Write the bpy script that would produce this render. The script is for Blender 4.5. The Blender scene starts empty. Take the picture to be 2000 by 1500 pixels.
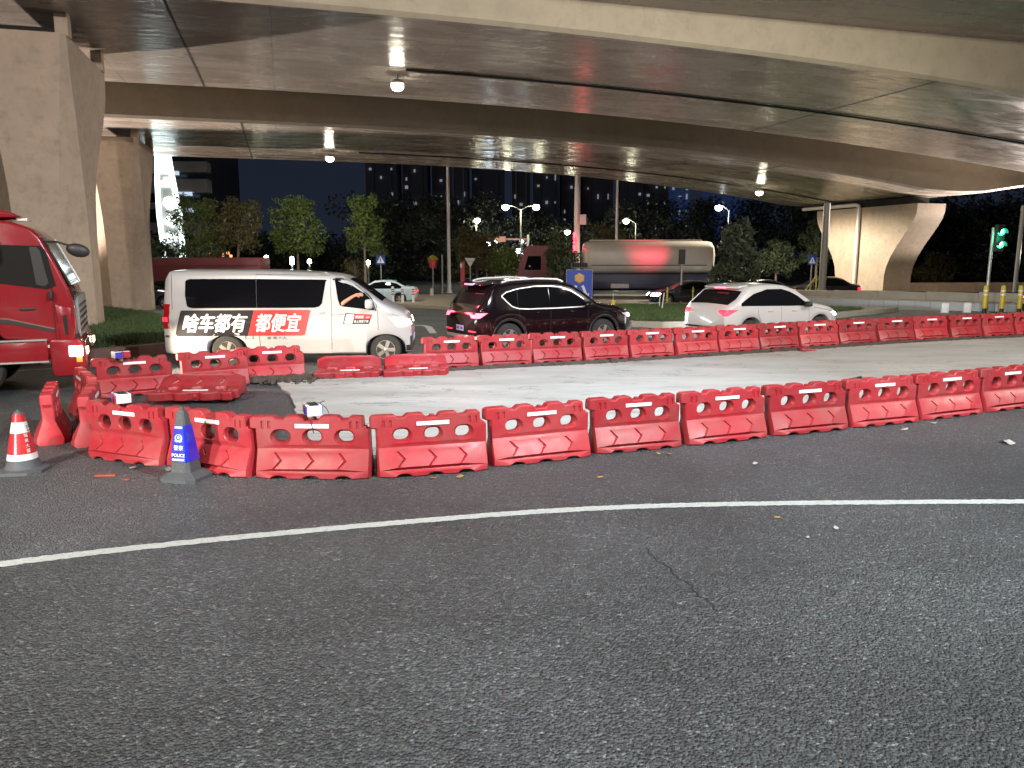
import bpy, bmesh, math, random
import numpy as np
from mathutils import Vector, Matrix
from mathutils.geometry import delaunay_2d_cdt

random.seed(7)
R = math.radians
SC = bpy.context.scene
COL = SC.collection

# ------------------------------------------------------------------ camera
cam = bpy.data.cameras.new("camera")
cam.sensor_width = 36.0
cam.lens = 36.0 * 1540.0 / 2000.0
cam.clip_end = 3000.0
cam.clip_start = 0.05
camo = bpy.data.objects.new("camera", cam)
COL.objects.link(camo)
camo.location = (0.0, 0.0, 2.3)
camo.rotation_euler = (R(90.0 - 9.2208), 0.0, 0.0)
SC.camera = camo

# ------------------------------------------------------------------ world, exposure
w = bpy.data.worlds.new("World")
SC.world = w
w.use_nodes = True
nt = w.node_tree
bg = nt.nodes["Background"]
tc = nt.nodes.new("ShaderNodeTexCoord")
sp = nt.nodes.new("ShaderNodeSeparateXYZ")
rm = nt.nodes.new("ShaderNodeMapRange")
rm.inputs[1].default_value, rm.inputs[2].default_value = -0.05, 0.6
mx = nt.nodes.new("ShaderNodeMixRGB")
mx.inputs[1].default_value = (0.0125, 0.0165, 0.029, 1)
mx.inputs[2].default_value = (0.0070, 0.0095, 0.0180, 1)
nt.links.new(tc.outputs["Generated"], sp.inputs[0])
nt.links.new(sp.outputs[2], rm.inputs[0])
nt.links.new(rm.outputs[0], mx.inputs[0])
nt.links.new(mx.outputs[0], bg.inputs[0])
bg.inputs[1].default_value = 1.0

SC.view_settings.view_transform = "Standard"
SC.view_settings.look = "None"
SC.view_settings.exposure = 0.0
SC.view_settings.gamma = 1.0
SC.view_settings.use_curve_mapping = False
SC.render.engine = "CYCLES"
cy = SC.cycles
cy.use_denoising = True
cy.max_bounces = 5
cy.diffuse_bounces = 3
cy.glossy_bounces = 3
cy.transmission_bounces = 3
cy.sample_clamp_indirect = 3.0
cy.sample_clamp_direct = 30.0
cy.use_light_tree = True
cy.caustics_reflective = False
cy.caustics_refractive = False


def light(name, kind, loc, power, color=(1, 1, 1), target=None, spot=120, blend=0.4, radius=0.15, parent=None):
    d = bpy.data.lights.new(name, kind)
    d.energy = power
    d.color = color
    if kind == "SPOT":
        d.spot_size = R(spot)
        d.spot_blend = blend
    if kind in ("SPOT", "POINT"):
        d.shadow_soft_size = radius
    o = bpy.data.objects.new(name, d)
    COL.objects.link(o)
    o.location = loc
    if target is not None:
        v = Vector(target) - Vector(loc)
        o.rotation_euler = v.to_track_quat("-Z", "Y").to_euler()
    if parent:
        o.parent = parent
    return o


# city glow: one weak, very soft lamp from behind the camera
sun = bpy.data.lights.new("city_glow", "SUN")
sun.energy = 0.05
sun.angle = R(40)
sun.color = (0.85, 0.9, 1.0)
suno = bpy.data.objects.new("city_glow", sun)
COL.objects.link(suno)
suno.rotation_euler = (R(58), 0, R(-25))

# the street lamps of the near carriageway, an added front fill, and the work light over the slab
light("street_and_fill_light", "SPOT", (8.5, 1.0, 10.5), 15500, (0.92, 0.98, 1.0), (2.2, 11.0, 0.0), 104, 0.9, 0.25)
light("street_and_fill_light", "SPOT", (-8.0, -4.5, 10.5), 14000, (1.0, 0.86, 0.72), (-6.0, 16.0, 4.0), 120, 0.6, 0.25)
light("street_and_fill_light", "SPOT", (22.0, 11.0, 10.5), 11500, (1.0, 0.92, 0.82), (13.5, 19.0, 0.0), 96, 0.8, 0.25)
light("street_and_fill_light", "SPOT", (11.0, 11.5, 10.6), 3800, (1.0, 0.94, 0.78), (9.5, 26.5, 9.3), 110, 0.9, 0.25)
light("street_and_fill_light", "SPOT", (1.0, -16.0, 9.5), 5500, (1.0, 0.95, 0.90), (1.5, 14.0, 2.5), 70, 0.9, 0.25)  # added front fill behind the camera, not a lamp of the road
light("work_light", "SPOT", (2.2, 12.4, 8.6), 3500, (0.74, 0.87, 1.0), (0.9, 13.6, 0.0), 84, 0.95, 0.12)
light("soffit_uplight", "SPOT", (-33.3, 37.5, 2.6), 30000, (1.0, 0.82, 0.66), (-10.0, 46.5, 14.5), 60, 0.4, 0.25)  # these four: added uplights out of view, brightening the deck undersides
light("soffit_uplight", "SPOT", (36.8, 53.8, 2.4), 20000, (1.0, 0.86, 0.74), (14.0, 52.0, 14.0), 60, 0.4, 0.25)
light("soffit_uplight", "SPOT", (-32.7, 34.3, 2.6), 42000, (1.0, 0.86, 0.74), (-8.0, 30.5, 15.5), 58, 0.35, 0.25)
light("soffit_uplight", "SPOT", (35.9, 53.2, 2.4), 30000, (1.0, 0.87, 0.78), (12.0, 33.5, 16.0), 60, 0.35, 0.25)
light("passing_headlamp", "SPOT", (-8.3, 0.4, 1.15), 4200, (1.0, 0.95, 0.88), (-4.2, 8.4, 0.35), 32, 0.35, 0.09)

# ------------------------------------------------------------------ helpers
def gz(y):
    t = min(1.0, max(0.0, (y - 27.0) / 21.0))
    return -0.6 * t * t * (3 - 2 * t)


class MB:
    """collects shapes and links them as ONE mesh object"""

    def __init__(self):
        self.v, self.f, self.m = [], [], []

    def add(self, vs, fs, mi=0):
        o = len(self.v)
        self.v += [tuple(p) for p in vs]
        self.f += [tuple(i + o for i in f) for f in fs]
        self.m += [mi] * len(fs)
        return self

    def box(self, c, s, rz=0.0, rx=0.0, ry=0.0, mi=0, taper=1.0):
        M = Matrix.Translation(c) @ Matrix.Rotation(rz, 4, "Z") @ Matrix.Rotation(ry, 4, "Y") @ Matrix.Rotation(rx, 4, "X")
        hx, hy, hz = s[0] / 2, s[1] / 2, s[2] / 2
        vs = [M @ Vector((x * (taper if z > 0 else 1), y * (taper if z > 0 else 1), z)) for z in (-hz, hz) for x, y in ((-hx, -hy), (hx, -hy), (hx, hy), (-hx, hy))]
        return self.add(vs, [(3, 2, 1, 0), (4, 5, 6, 7), (0, 1, 5, 4), (1, 2, 6, 5), (2, 3, 7, 6), (3, 0, 4, 7)], mi)

    def bbox(self, c, s, b=0.02, rz=0.0, rx=0.0, ry=0.0, mi=0):
        """box with bevelled edges"""
        bm = bmesh.new()
        bmesh.ops.create_cube(bm, size=1.0)
        for v in bm.verts:
            v.co = Vector((v.co.x * s[0], v.co.y * s[1], v.co.z * s[2]))
        bmesh.ops.bevel(bm, geom=bm.edges[:], offset=min(b, min(s) * 0.45), segments=2, affect="EDGES", profile=0.5)
        M = Matrix.Translation(c) @ Matrix.Rotation(rz, 4, "Z") @ Matrix.Rotation(ry, 4, "Y") @ Matrix.Rotation(rx, 4, "X")
        bm.verts.index_update()
        self.add([M @ v.co for v in bm.verts], [[v.index for v in f.verts] for f in bm.faces], mi)
        bm.free()
        return self

    def tube(self, pts, r, n=8, cap=True, mi=0):
        pts = [Vector(p) for p in pts]
        rs = r if isinstance(r, (list, tuple)) else [r] * len(pts)
        vs, fs = [], []
        up = None
        for i, p in enumerate(pts):
            t = (pts[min(i + 1, len(pts) - 1)] - pts[max(i - 1, 0)]).normalized()
            if up is None:
                a = Vector((0, 0, 1)) if abs(t.z) < 0.9 else Vector((1, 0, 0))
                up = t.cross(a).normalized()
            up = (up - t * up.dot(t)).normalized()
            b = t.cross(up)
            for k in range(n):
                an = 2 * math.pi * k / n
                vs.append(p + (up * math.cos(an) + b * math.sin(an)) * rs[i])
        for i in range(len(pts) - 1):
            for k in range(n):
                a, c = i * n + k, i * n + (k + 1) % n
                fs.append((a, c, c + n, a + n))
        if cap:
            fs.append(tuple(reversed(range(n))))
            fs.append(tuple((len(pts) - 1) * n + k for k in range(n)))
        return self.add(vs, fs, mi)

    def lathe(self, prof, n=24, M=None, mi=0):
        """prof: list of (r, z)"""
        M = M or Matrix.Identity(4)
        vs, fs = [], []
        for r_, z in prof:
            for k in range(n):
                a = 2 * math.pi * k / n
                vs.append(M @ Vector((r_ * math.cos(a), r_ * math.sin(a), z)))
        for i in range(len(prof) - 1):
            for k in range(n):
                a, c = i * n + k, i * n + (k + 1) % n
                fs.append((a, c, c + n, a + n))
        fs.append(tuple(reversed(range(n))))
        fs.append(tuple((len(prof) - 1) * n + k for k in range(n)))
        return self.add(vs, fs, mi)

    def prism(self, poly, a, b, M=None, mi=0, bev=0.0, seg=2):
        """polygon in (x, z), extruded along y from a to b"""
        bm = bmesh.new()
        vs = [bm.verts.new((x, a, z)) for x, z in poly]
        f = bm.faces.new(vs)
        r_ = bmesh.ops.extrude_face_region(bm, geom=[f])
        bmesh.ops.translate(bm, vec=(0, b - a, 0), verts=[g for g in r_["geom"] if isinstance(g, bmesh.types.BMVert)])
        bmesh.ops.recalc_face_normals(bm, faces=bm.faces[:])
        if bev:
            bmesh.ops.bevel(bm, geom=bm.edges[:], offset=bev, segments=seg, affect="EDGES", profile=0.5, clamp_overlap=True)
        if M is not None:
            bmesh.ops.transform(bm, matrix=M, verts=bm.verts[:])
        bm.verts.index_update()
        self.add([v.co.copy() for v in bm.verts], [[v.index for v in f.verts] for f in bm.faces], mi)
        bm.free()
        return self

    def grid(self, P, closed=False, mi=0, flip=False):
        """P: rows of points"""
        nr, nc = len(P), len(P[0])
        fs = []
        for i in range(nr - 1):
            for j in range(nc if closed else nc - 1):
                q = (i * nc + j, i * nc + (j + 1) % nc, (i + 1) * nc + (j + 1) % nc, (i + 1) * nc + j)
                fs.append(tuple(reversed(q)) if flip else q)
        return self.add([p for row in P for p in row], fs, mi)

    def disc(self, c, r, nrm, n=20, mi=0, sx=1.0):
        q = Vector(nrm).to_track_quat("Z", "Y").to_matrix().to_4x4()
        M = Matrix.Translation(c) @ q
        vs = [M @ Vector((r * sx * math.cos(2 * math.pi * k / n), r * math.sin(2 * math.pi * k / n), 0)) for k in range(n)]
        return self.add(vs, [tuple(range(n))], mi)

    def ball(self, c, r, n=10, sz=1.0, mi=0):
        prof = [(max(1e-4, r * math.sin(math.pi * i / n)), -r * sz * math.cos(math.pi * i / n)) for i in range(n + 1)]
        return self.lathe(prof, n * 2, Matrix.Translation(c), mi)

    def mesh(self, name, smooth=0):
        me = bpy.data.meshes.new(name)
        me.from_pydata(self.v, [], self.f)
        if any(self.m):
            me.polygons.foreach_set("material_index", self.m)
        if smooth:
            me.polygons.foreach_set("use_smooth", [True] * len(self.f))
            me.set_sharp_from_angle(angle=R(smooth))
        me.update()
        return me

    def build(self, name, mats, parent=None, smooth=0):
        me = self.mesh(name, smooth)
        for m_ in (mats if isinstance(mats, (list, tuple)) else [mats]):
            me.materials.append(m_)
        o = bpy.data.objects.new(name, me)
        COL.objects.link(o)
        if parent is not None:
            o.parent = parent
        return o


def tag(o, label=None, cat=None, group=None, kind=None):
    if label:
        o["label"] = label
    if cat:
        o["category"] = cat
    if group:
        o["group"] = group
    if kind:
        o["kind"] = kind
    return o


def thing(name, label, cat, loc=(0, 0, 0), rz=0.0, group=None):
    o = bpy.data.objects.new(name, None)
    COL.objects.link(o)
    o.empty_display_size = 0.2
    o.location = loc
    o.rotation_euler = (0, 0, rz)
    return tag(o, label, cat, group)


def copy_tree(o, parent=None):
    c = o.copy()
    COL.objects.link(c)
    if parent is not None:
        c.parent = parent
    for ch in list(o.children):
        copy_tree(ch, c)
    return c


def inst(name, me, parent, loc=(0, 0, 0), rot=(0, 0, 0)):
    o = bpy.data.objects.new(name, me)
    COL.objects.link(o)
    o.parent = parent
    o.location = loc
    o.rotation_euler = rot
    return o


def setmat(me, *ms):
    for m_ in ms:
        me.materials.append(m_)
    return me


# ------------------------------------------------------------------ materials
def mat(name, col, rough=0.5, metal=0.0, var=0.0, vscale=6.0, bump=0.0, bscale=40.0, coat=0.0, emit=None, estr=0.0, spec=0.5, sample=False, stretch=None, rvar=0.0, dirt=None):
    m = bpy.data.materials.new(name)
    m.use_nodes = True
    n, l = m.node_tree.nodes, m.node_tree.links
    b = n["Principled BSDF"]
    c4 = (*col, 1)
    b.inputs["Base Color"].default_value = c4
    b.inputs["Roughness"].default_value = rough
    b.inputs["Metallic"].default_value = metal
    b.inputs["Specular IOR Level"].default_value = spec
    if coat:
        b.inputs["Coat Weight"].default_value = coat
        b.inputs["Coat Roughness"].default_value = 0.05
    if emit:
        b.inputs["Emission Color"].default_value = (*emit, 1)
        b.inputs["Emission Strength"].default_value = estr
    if not sample:
        m.cycles.emission_sampling = "NONE" if emit else "AUTO"
    if var or bump or rvar or dirt:
        t = n.new("ShaderNodeTexCoord")
        src = t.outputs["Object"]
        if stretch:
            mp = n.new("ShaderNodeMapping")
            mp.inputs["Scale"].default_value = stretch
            l.new(src, mp.inputs[0])
            src = mp.outputs[0]
        if var or rvar or dirt:
            no = n.new("ShaderNodeTexNoise")
            no.inputs["Scale"].default_value = vscale
            no.inputs["Detail"].default_value = 6
            no.inputs["Roughness"].default_value = 0.62
            l.new(src, no.inputs["Vector"])
        if var:
            rp = n.new("ShaderNodeMapRange")
            rp.inputs[1].default_value, rp.inputs[2].default_value = 0.25, 0.75
            rp.inputs[3].default_value, rp.inputs[4].default_value = 1 - var, 1 + var
            l.new(no.outputs[0], rp.inputs[0])
            mu = n.new("ShaderNodeVectorMath")
            mu.operation = "SCALE"
            mu.inputs[0].default_value = col
            l.new(rp.outputs[0], mu.inputs["Scale"])
            out = mu.outputs[0]
            if dirt:
                n2 = n.new("ShaderNodeTexNoise")
                n2.inputs["Scale"].default_value = vscale * 2.7
                n2.inputs["Detail"].default_value = 8
                n2.inputs["Roughness"].default_value = 0.7
                l.new(src, n2.inputs["Vector"])
                r2 = n.new("ShaderNodeMapRange")
                r2.inputs[1].default_value, r2.inputs[2].default_value = 0.5, 0.72
                r2.inputs[4].default_value = dirt[3]
                l.new(n2.outputs[0], r2.inputs[0])
                mi = n.new("ShaderNodeMixRGB")
                mi.inputs[2].default_value = (*dirt[:3], 1)
                l.new(r2.outputs[0], mi.inputs[0])
                l.new(out, mi.inputs[1])
                out = mi.outputs[0]
            l.new(out, b.inputs["Base Color"])
        if rvar:
            rr = n.new("ShaderNodeMapRange")
            rr.inputs[1].default_value, rr.inputs[2].default_value = 0.3, 0.7
            rr.inputs[3].default_value, rr.inputs[4].default_value = max(0.03, rough - rvar), rough + rvar
            l.new(no.outputs[0], rr.inputs[0])
            l.new(rr.outputs[0], b.inputs["Roughness"])
        if bump:
            nb = n.new("ShaderNodeTexNoise")
            nb.inputs["Scale"].default_value = bscale
            nb.inputs["Detail"].default_value = 5
            l.new(src, nb.inputs["Vector"])
            bu = n.new("ShaderNodeBump")
            bu.inputs["Strength"].default_value = bump
            bu.inputs["Distance"].default_value = 0.02
            l.new(nb.outputs[0], bu.inputs["Height"])
            l.new(bu.outputs[0], b.inputs["Normal"])
    return m


def emat(name, col, s, sample=False):
    return mat(name, (0.02, 0.02, 0.02), 0.4, emit=col, estr=s, sample=sample)


M = {}
M["white_paint"] = mat("white_paint", (0.41, 0.40, 0.40), 0.28, coat=0.6, var=0.03, vscale=2)
M["dark_paint"] = mat("maroon_black_paint", (0.006, 0.003, 0.004), 0.14, coat=1.0)
M["silver_paint"] = mat("pale_blue_paint", (0.50, 0.62, 0.68), 0.3, coat=0.6)
M["grey_paint"] = mat("grey_paint", (0.42, 0.40, 0.38), 0.3, coat=0.5)
M["black_paint"] = mat("black_paint", (0.012, 0.012, 0.016), 0.22, coat=0.8)
M["red_paint"] = mat("red_truck_paint", (0.22, 0.008, 0.014), 0.25, coat=0.8, var=0.08, vscale=3, dirt=(0.12, 0.04, 0.035, 0.35))
M["glass"] = mat("tinted_glass", (0.005, 0.005, 0.006), 0.015, spec=0.10)
M["glass_clear"] = mat("cab_glass", (0.022, 0.020, 0.019), 0.05, spec=0.6)
M["rubber"] = mat("tyre_rubber", (0.022, 0.021, 0.020), 0.85, var=0.25, vscale=8, bump=0.2, bscale=60)
M["rim"] = mat("alloy_rim", (0.42, 0.38, 0.34), 0.35, metal=0.7)
M["chrome"] = mat("chrome", (0.80, 0.80, 0.80), 0.25, metal=0.45)
M["black_trim"] = mat("black_trim", (0.018, 0.018, 0.018), 0.5)
M["seam"] = mat("panel_gap", (0.05, 0.05, 0.05), 0.8)
M["tail_on"] = emat("tail_lamp_lit", (1.0, 0.012, 0.035), 5.0)
M["tail_hot"] = emat("tail_lamp_hot", (1.0, 0.10, 0.16), 6.0)
M["tail_off"] = mat("tail_lamp_lens", (0.30, 0.008, 0.012), 0.12, coat=0.5)
M["head_on"] = emat("headlamp_lit", (1.0, 0.95, 0.85), 16.0)
M["head_white"] = emat("headlamp_white", (0.85, 0.92, 1.0), 50.0)
M["head_warm"] = emat("headlamp_warm", (1.0, 0.80, 0.50), 14.0)
M["head_lens"] = mat("headlamp_lens", (0.55, 0.52, 0.5), 0.12, coat=0.6)
M["under"] = mat("underbody", (0.012, 0.012, 0.012), 0.9)
M["plate"] = mat("blue_number_plate", (0.50, 0.58, 0.85), 0.4)
M["plate_mark"] = mat("plate_marks", (0.10, 0.14, 0.40), 0.4)
M["decal_black"] = mat("decal_charcoal", (0.016, 0.013, 0.018), 0.35)
M["decal_red"] = mat("decal_red", (0.62, 0.035, 0.035), 0.35)
M["decal_white"] = mat("decal_letter", (0.72, 0.70, 0.70), 0.4)
M["barrier"] = mat("red_barrier_plastic", (0.355, 0.021, 0.031), 0.46, var=0.10, vscale=5, bump=0.06, bscale=90, rvar=0.08, dirt=(0.26, 0.05, 0.045, 0.35), spec=0.45)
M["strip"] = mat("reflective_strip", (0.80, 0.80, 0.84), 0.35, var=0.05, vscale=30)
M["steel"] = mat("galvanised_steel", (0.42, 0.42, 0.41), 0.4, metal=0.5, var=0.1, vscale=8)
M["white_steel"] = mat("white_pole_paint", (0.62, 0.60, 0.58), 0.4, var=0.08, vscale=4)
M["grey_steel"] = mat("grey_pole_paint", (0.30, 0.29, 0.27), 0.45, var=0.1, vscale=4)
M["concrete"] = mat("pier_concrete", (0.41, 0.325, 0.255), 0.75, var=0.14, vscale=1.3, bump=0.12, bscale=14, dirt=(0.20, 0.155, 0.12, 0.5))
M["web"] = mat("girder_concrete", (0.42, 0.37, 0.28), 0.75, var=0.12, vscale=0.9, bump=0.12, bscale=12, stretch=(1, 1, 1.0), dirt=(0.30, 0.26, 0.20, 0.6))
M["web_shaded"] = mat("shaded_girder_concrete", (0.27, 0.235, 0.19), 0.8, var=0.14, vscale=0.9, bump=0.12, bscale=12, dirt=(0.19, 0.165, 0.135, 0.6))  # girder concrete with the far deck's shade put into its colour
M["kerb_red"] = mat("red_granite", (0.20, 0.105, 0.085), 0.7, var=0.25, vscale=9, bump=0.3, bscale=50)
M["kerb"] = mat("kerb_granite", (0.33, 0.30, 0.25), 0.75, var=0.15, vscale=8, bump=0.25, bscale=50)
M["paving"] = mat("pavement", (0.24, 0.21, 0.17), 0.8, var=0.15, vscale=2.5, bump=0.2, bscale=30)
M["wall_tile"] = mat("wall_tile", (0.54, 0.57, 0.58), 0.5, var=0.08, vscale=3)
M["wall_cap"] = mat("wall_concrete", (0.40, 0.37, 0.30), 0.8, var=0.12, vscale=2.5, bump=0.2, bscale=25)
M["soil"] = mat("dark_soil", (0.07, 0.055, 0.045), 0.95, var=0.4, vscale=6, bump=0.9, bscale=18)
M["bark"] = mat("bark", (0.17, 0.14, 0.11), 0.9, var=0.2, vscale=9, bump=0.5, bscale=30)
M["grass"] = mat("grass_blade", (0.060, 0.100, 0.030), 0.8, var=0.35, vscale=1.6)
M["turf"] = mat("turf_soil", (0.035, 0.050, 0.018), 0.95, var=0.4, vscale=3, bump=0.6, bscale=25)
M["line"] = mat("road_paint", (0.42, 0.45, 0.44), 0.6, var=0.12, vscale=14, dirt=(0.12, 0.125, 0.125, 0.75), bump=0.3, bscale=150)
M["lamp"] = emat("lamp_lens", (1.0, 0.93, 0.74), 60.0)
M["lamp_far"] = emat("street_lamp_lens", (1.0, 0.96, 0.70), 90.0)
M["lamp_cool"] = emat("cool_lamp_lens", (0.80, 0.90, 1.0), 80.0)
M["window_lit"] = emat("lit_window", (0.80, 0.88, 1.0), 0.24)
M["window_warm"] = emat("lit_window_warm", (1.0, 0.90, 0.78), 0.22)
M["tower"] = mat("tower_concrete", (0.20, 0.19, 0.21), 0.9, var=0.1, vscale=0.2)
M["tower_light"] = mat("tower_render", (0.42, 0.41, 0.43), 0.9, var=0.1, vscale=0.2)
M["tower_blue"] = mat("floodlit_facade", (0.2, 0.2, 0.25), 0.9, emit=(0.10, 0.22, 0.75), estr=0.055)  # blue floodlighting put into the wall as a faint emission
M["green_on"] = emat("green_signal", (0.02, 1.0, 0.42), 7.0)
M["green_hot"] = emat("green_signal_core", (0.55, 1.0, 0.85), 9.0)
M["red_on"] = emat("red_signal", (1.0, 0.03, 0.05), 12.0)
M["yellow"] = mat("yellow_paint", (0.62, 0.47, 0.03), 0.4, var=0.08)
M["cone_blue"] = mat("blue_sleeve", (0.012, 0.022, 0.46), 0.25, coat=0.4, var=0.08, vscale=10)
M["cone_grey"] = mat("grey_rubber", (0.055, 0.062, 0.070), 0.7, var=0.2, vscale=14, dirt=(0.14, 0.13, 0.12, 0.5))
M["cone_red"] = mat("cone_red", (0.42, 0.022, 0.03), 0.25, coat=0.3, var=0.12, vscale=12, dirt=(0.22, 0.06, 0.06, 0.4))
M["cone_white"] = mat("cone_white", (0.62, 0.62, 0.60), 0.35, var=0.12, vscale=14, dirt=(0.35, 0.33, 0.31, 0.5))
M["sign_blue"] = mat("sign_blue", (0.012, 0.06, 0.50), 0.35, var=0.05)
M["sign_white"] = mat("sign_white", (0.78, 0.78, 0.78), 0.4)
M["amber"] = mat("amber_lens", (0.75, 0.42, 0.10), 0.3, coat=0.5)
M["solar"] = mat("solar_cell", (0.035, 0.035, 0.04), 0.18)
M["lamp_box"] = mat("lamp_box_white", (0.66, 0.66, 0.66), 0.45, var=0.05)
M["lens_blue"] = mat("blue_lens", (0.05, 0.035, 0.42), 0.2, coat=0.5)
M["lens_red"] = mat("red_lens", (0.40, 0.015, 0.03), 0.2, coat=0.5)
M["cable"] = mat("black_cable", (0.012, 0.012, 0.012), 0.6)
M["led"] = emat("led_white", (0.86, 1.0, 0.98), 4.0)
M["skin"] = mat("skin", (0.45, 0.22, 0.15), 0.5)
M["cloth_dark"] = mat("dark_cloth", (0.03, 0.03, 0.035), 0.9)
M["cloth_white"] = mat("white_cloth", (0.7, 0.7, 0.72), 0.9)
M["cloth_blue"] = mat("faded_denim", (0.30, 0.38, 0.50), 0.9)
M["office_band"] = mat("office_spandrel", (0.42, 0.39, 0.36), 0.8, var=0.08, vscale=0.5)
M["office_glass"] = mat("office_glass", (0.03, 0.04, 0.055), 0.15)
M["office_pale"] = mat("pale_column", (0.55, 0.44, 0.26), 0.8)
M["red_container"] = mat("red_tipper", (0.12, 0.020, 0.026), 0.5, var=0.12, vscale=1.5, stretch=(0.3, 1, 1))
M["tank"] = mat("tank_cream", (0.36, 0.33, 0.29), 0.4, var=0.08, vscale=0.8)
M["skirt"] = mat("navy_skirt", (0.018, 0.018, 0.045), 0.5, var=0.15, vscale=1)
M["pipe_black"] = mat("black_pipe", (0.015, 0.015, 0.015), 0.4)
M["paper"] = mat("pale_scrap", (0.36, 0.35, 0.33), 0.8, var=0.15, vscale=20)
M["leaf_yellow"] = mat("fallen_leaf_yellow", (0.30, 0.20, 0.05), 0.7, var=0.2, vscale=30)
M["leaf_brown"] = mat("fallen_leaf_brown", (0.20, 0.11, 0.05), 0.8, var=0.2, vscale=30)
M["brick_red"] = mat("orange_red_scrap", (0.26, 0.06, 0.035), 0.7, var=0.2, vscale=25)


def leafmat(name, a, b_):
    m = mat(name, a, 0.6, spec=0.4)
    n, l = m.node_tree.nodes, m.node_tree.links
    oi = n.new("ShaderNodeNewGeometry")
    mi = n.new("ShaderNodeMixRGB")
    mi.inputs[1].default_value = (*a, 1)
    mi.inputs[2].default_value = (*b_, 1)
    l.new(oi.outputs["Random Per Island"], mi.inputs[0])
    l.new(mi.outputs[0], n["Principled BSDF"].inputs["Base Color"])
    return m


M["leaf_green"] = leafmat("leaf_green", (0.075, 0.115, 0.026), (0.13, 0.17, 0.04))
M["leaf_olive"] = leafmat("leaf_olive", (0.085, 0.075, 0.028), (0.14, 0.115, 0.04))
M["leaf_wood"] = leafmat("leaf_wood", (0.022, 0.026, 0.018), (0.040, 0.045, 0.028))
M["leaf_dark"] = leafmat("leaf_dark", (0.035, 0.05, 0.022), (0.07, 0.09, 0.04))
M["leaf_grey"] = leafmat("leaf_grey", (0.05, 0.065, 0.045), (0.10, 0.12, 0.075))


def asphalt():
    m = bpy.data.materials.new("asphalt")
    m.use_nodes = True
    n, l = m.node_tree.nodes, m.node_tree.links
    b = n["Principled BSDF"]
    t = n.new("ShaderNodeTexCoord")
    o = t.outputs["Object"]
    v = n.new("ShaderNodeTexVoronoi")
    v.inputs["Scale"].default_value = 54.0
    v.inputs["Randomness"].default_value = 1.0
    l.new(o, v.inputs["Vector"])
    big = n.new("ShaderNodeTexNoise")
    big.inputs["Scale"].default_value = 0.45
    big.inputs["Detail"].default_value = 5
    big.inputs["Roughness"].default_value = 0.55
    l.new(o, big.inputs["Vector"])
    fine = n.new("ShaderNodeTexNoise")
    fine.inputs["Scale"].default_value = 26.0
    fine.inputs["Detail"].default_value = 4
    fine.inputs["Roughness"].default_value = 0.75
    l.new(o, fine.inputs["Vector"])
    # stone colour: a few pale chips, mostly dark
    sx = n.new("ShaderNodeSeparateColor")
    l.new(v.outputs["Color"], sx.inputs[0])
    cr = n.new("ShaderNodeValToRGB")
    e = cr.color_ramp.elements
    e[0].position, e[0].color = 0.0, (0.055, 0.068, 0.076, 1)
    e[1].position, e[1].color = 1.0, (0.27, 0.29, 0.30, 1)
    for p_, c_ in ((0.5, 0.094), (0.88, 0.126), (0.97, 0.18)):
        q = e.new(p_)
        q.color = (c_ * 0.90, c_ * 1.03, c_ * 1.11, 1)
    l.new(sx.outputs[0], cr.inputs[0])
    mr = n.new("ShaderNodeMapRange")
    mr.inputs[1].default_value, mr.inputs[2].default_value = 0.3, 0.7
    mr.inputs[3].default_value, mr.inputs[4].default_value = 0.66, 1.25
    l.new(big.outputs[0], mr.inputs[0])
    sc = n.new("ShaderNodeVectorMath")
    sc.operation = "SCALE"
    l.new(cr.outputs[0], sc.inputs[0])
    l.new(mr.outputs[0], sc.inputs["Scale"])
    mf = n.new("ShaderNodeMapRange")
    mf.inputs[1].default_value, mf.inputs[2].default_value = 0.3, 0.7
    mf.inputs[3].default_value, mf.inputs[4].default_value = 0.72, 1.28
    l.new(fine.outputs[0], mf.inputs[0])
    s2 = n.new("ShaderNodeVectorMath")
    s2.operation = "SCALE"
    l.new(sc.outputs[0], s2.inputs[0])
    l.new(mf.outputs[0], s2.inputs["Scale"])
    l.new(s2.outputs[0], b.inputs["Base Color"])
    b.inputs["Roughness"].default_value = 0.50
    b.inputs["Specular IOR Level"].default_value = 0.5
    # relief: rounded stones plus noise
    mp = n.new("ShaderNodeMapRange")
    mp.inputs[1].default_value, mp.inputs[2].default_value = 0.0, 0.8
    mp.inputs[3].default_value, mp.inputs[4].default_value = 1.0, 0.0
    l.new(v.outputs["Distance"], mp.inputs[0])
    ad = n.new("ShaderNodeMath")
    ad.operation = "ADD"
    l.new(mp.outputs[0], ad.inputs[0])
    l.new(fine.outputs[0], ad.inputs[1])
    bu = n.new("ShaderNodeBump")
    bu.inputs["Strength"].default_value = 1.0
    bu.inputs["Distance"].default_value = 0.042
    l.new(ad.outputs[0], bu.inputs["Height"])
    l.new(bu.outputs[0], b.inputs["Normal"])
    return m


M["asphalt"] = asphalt()


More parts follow.
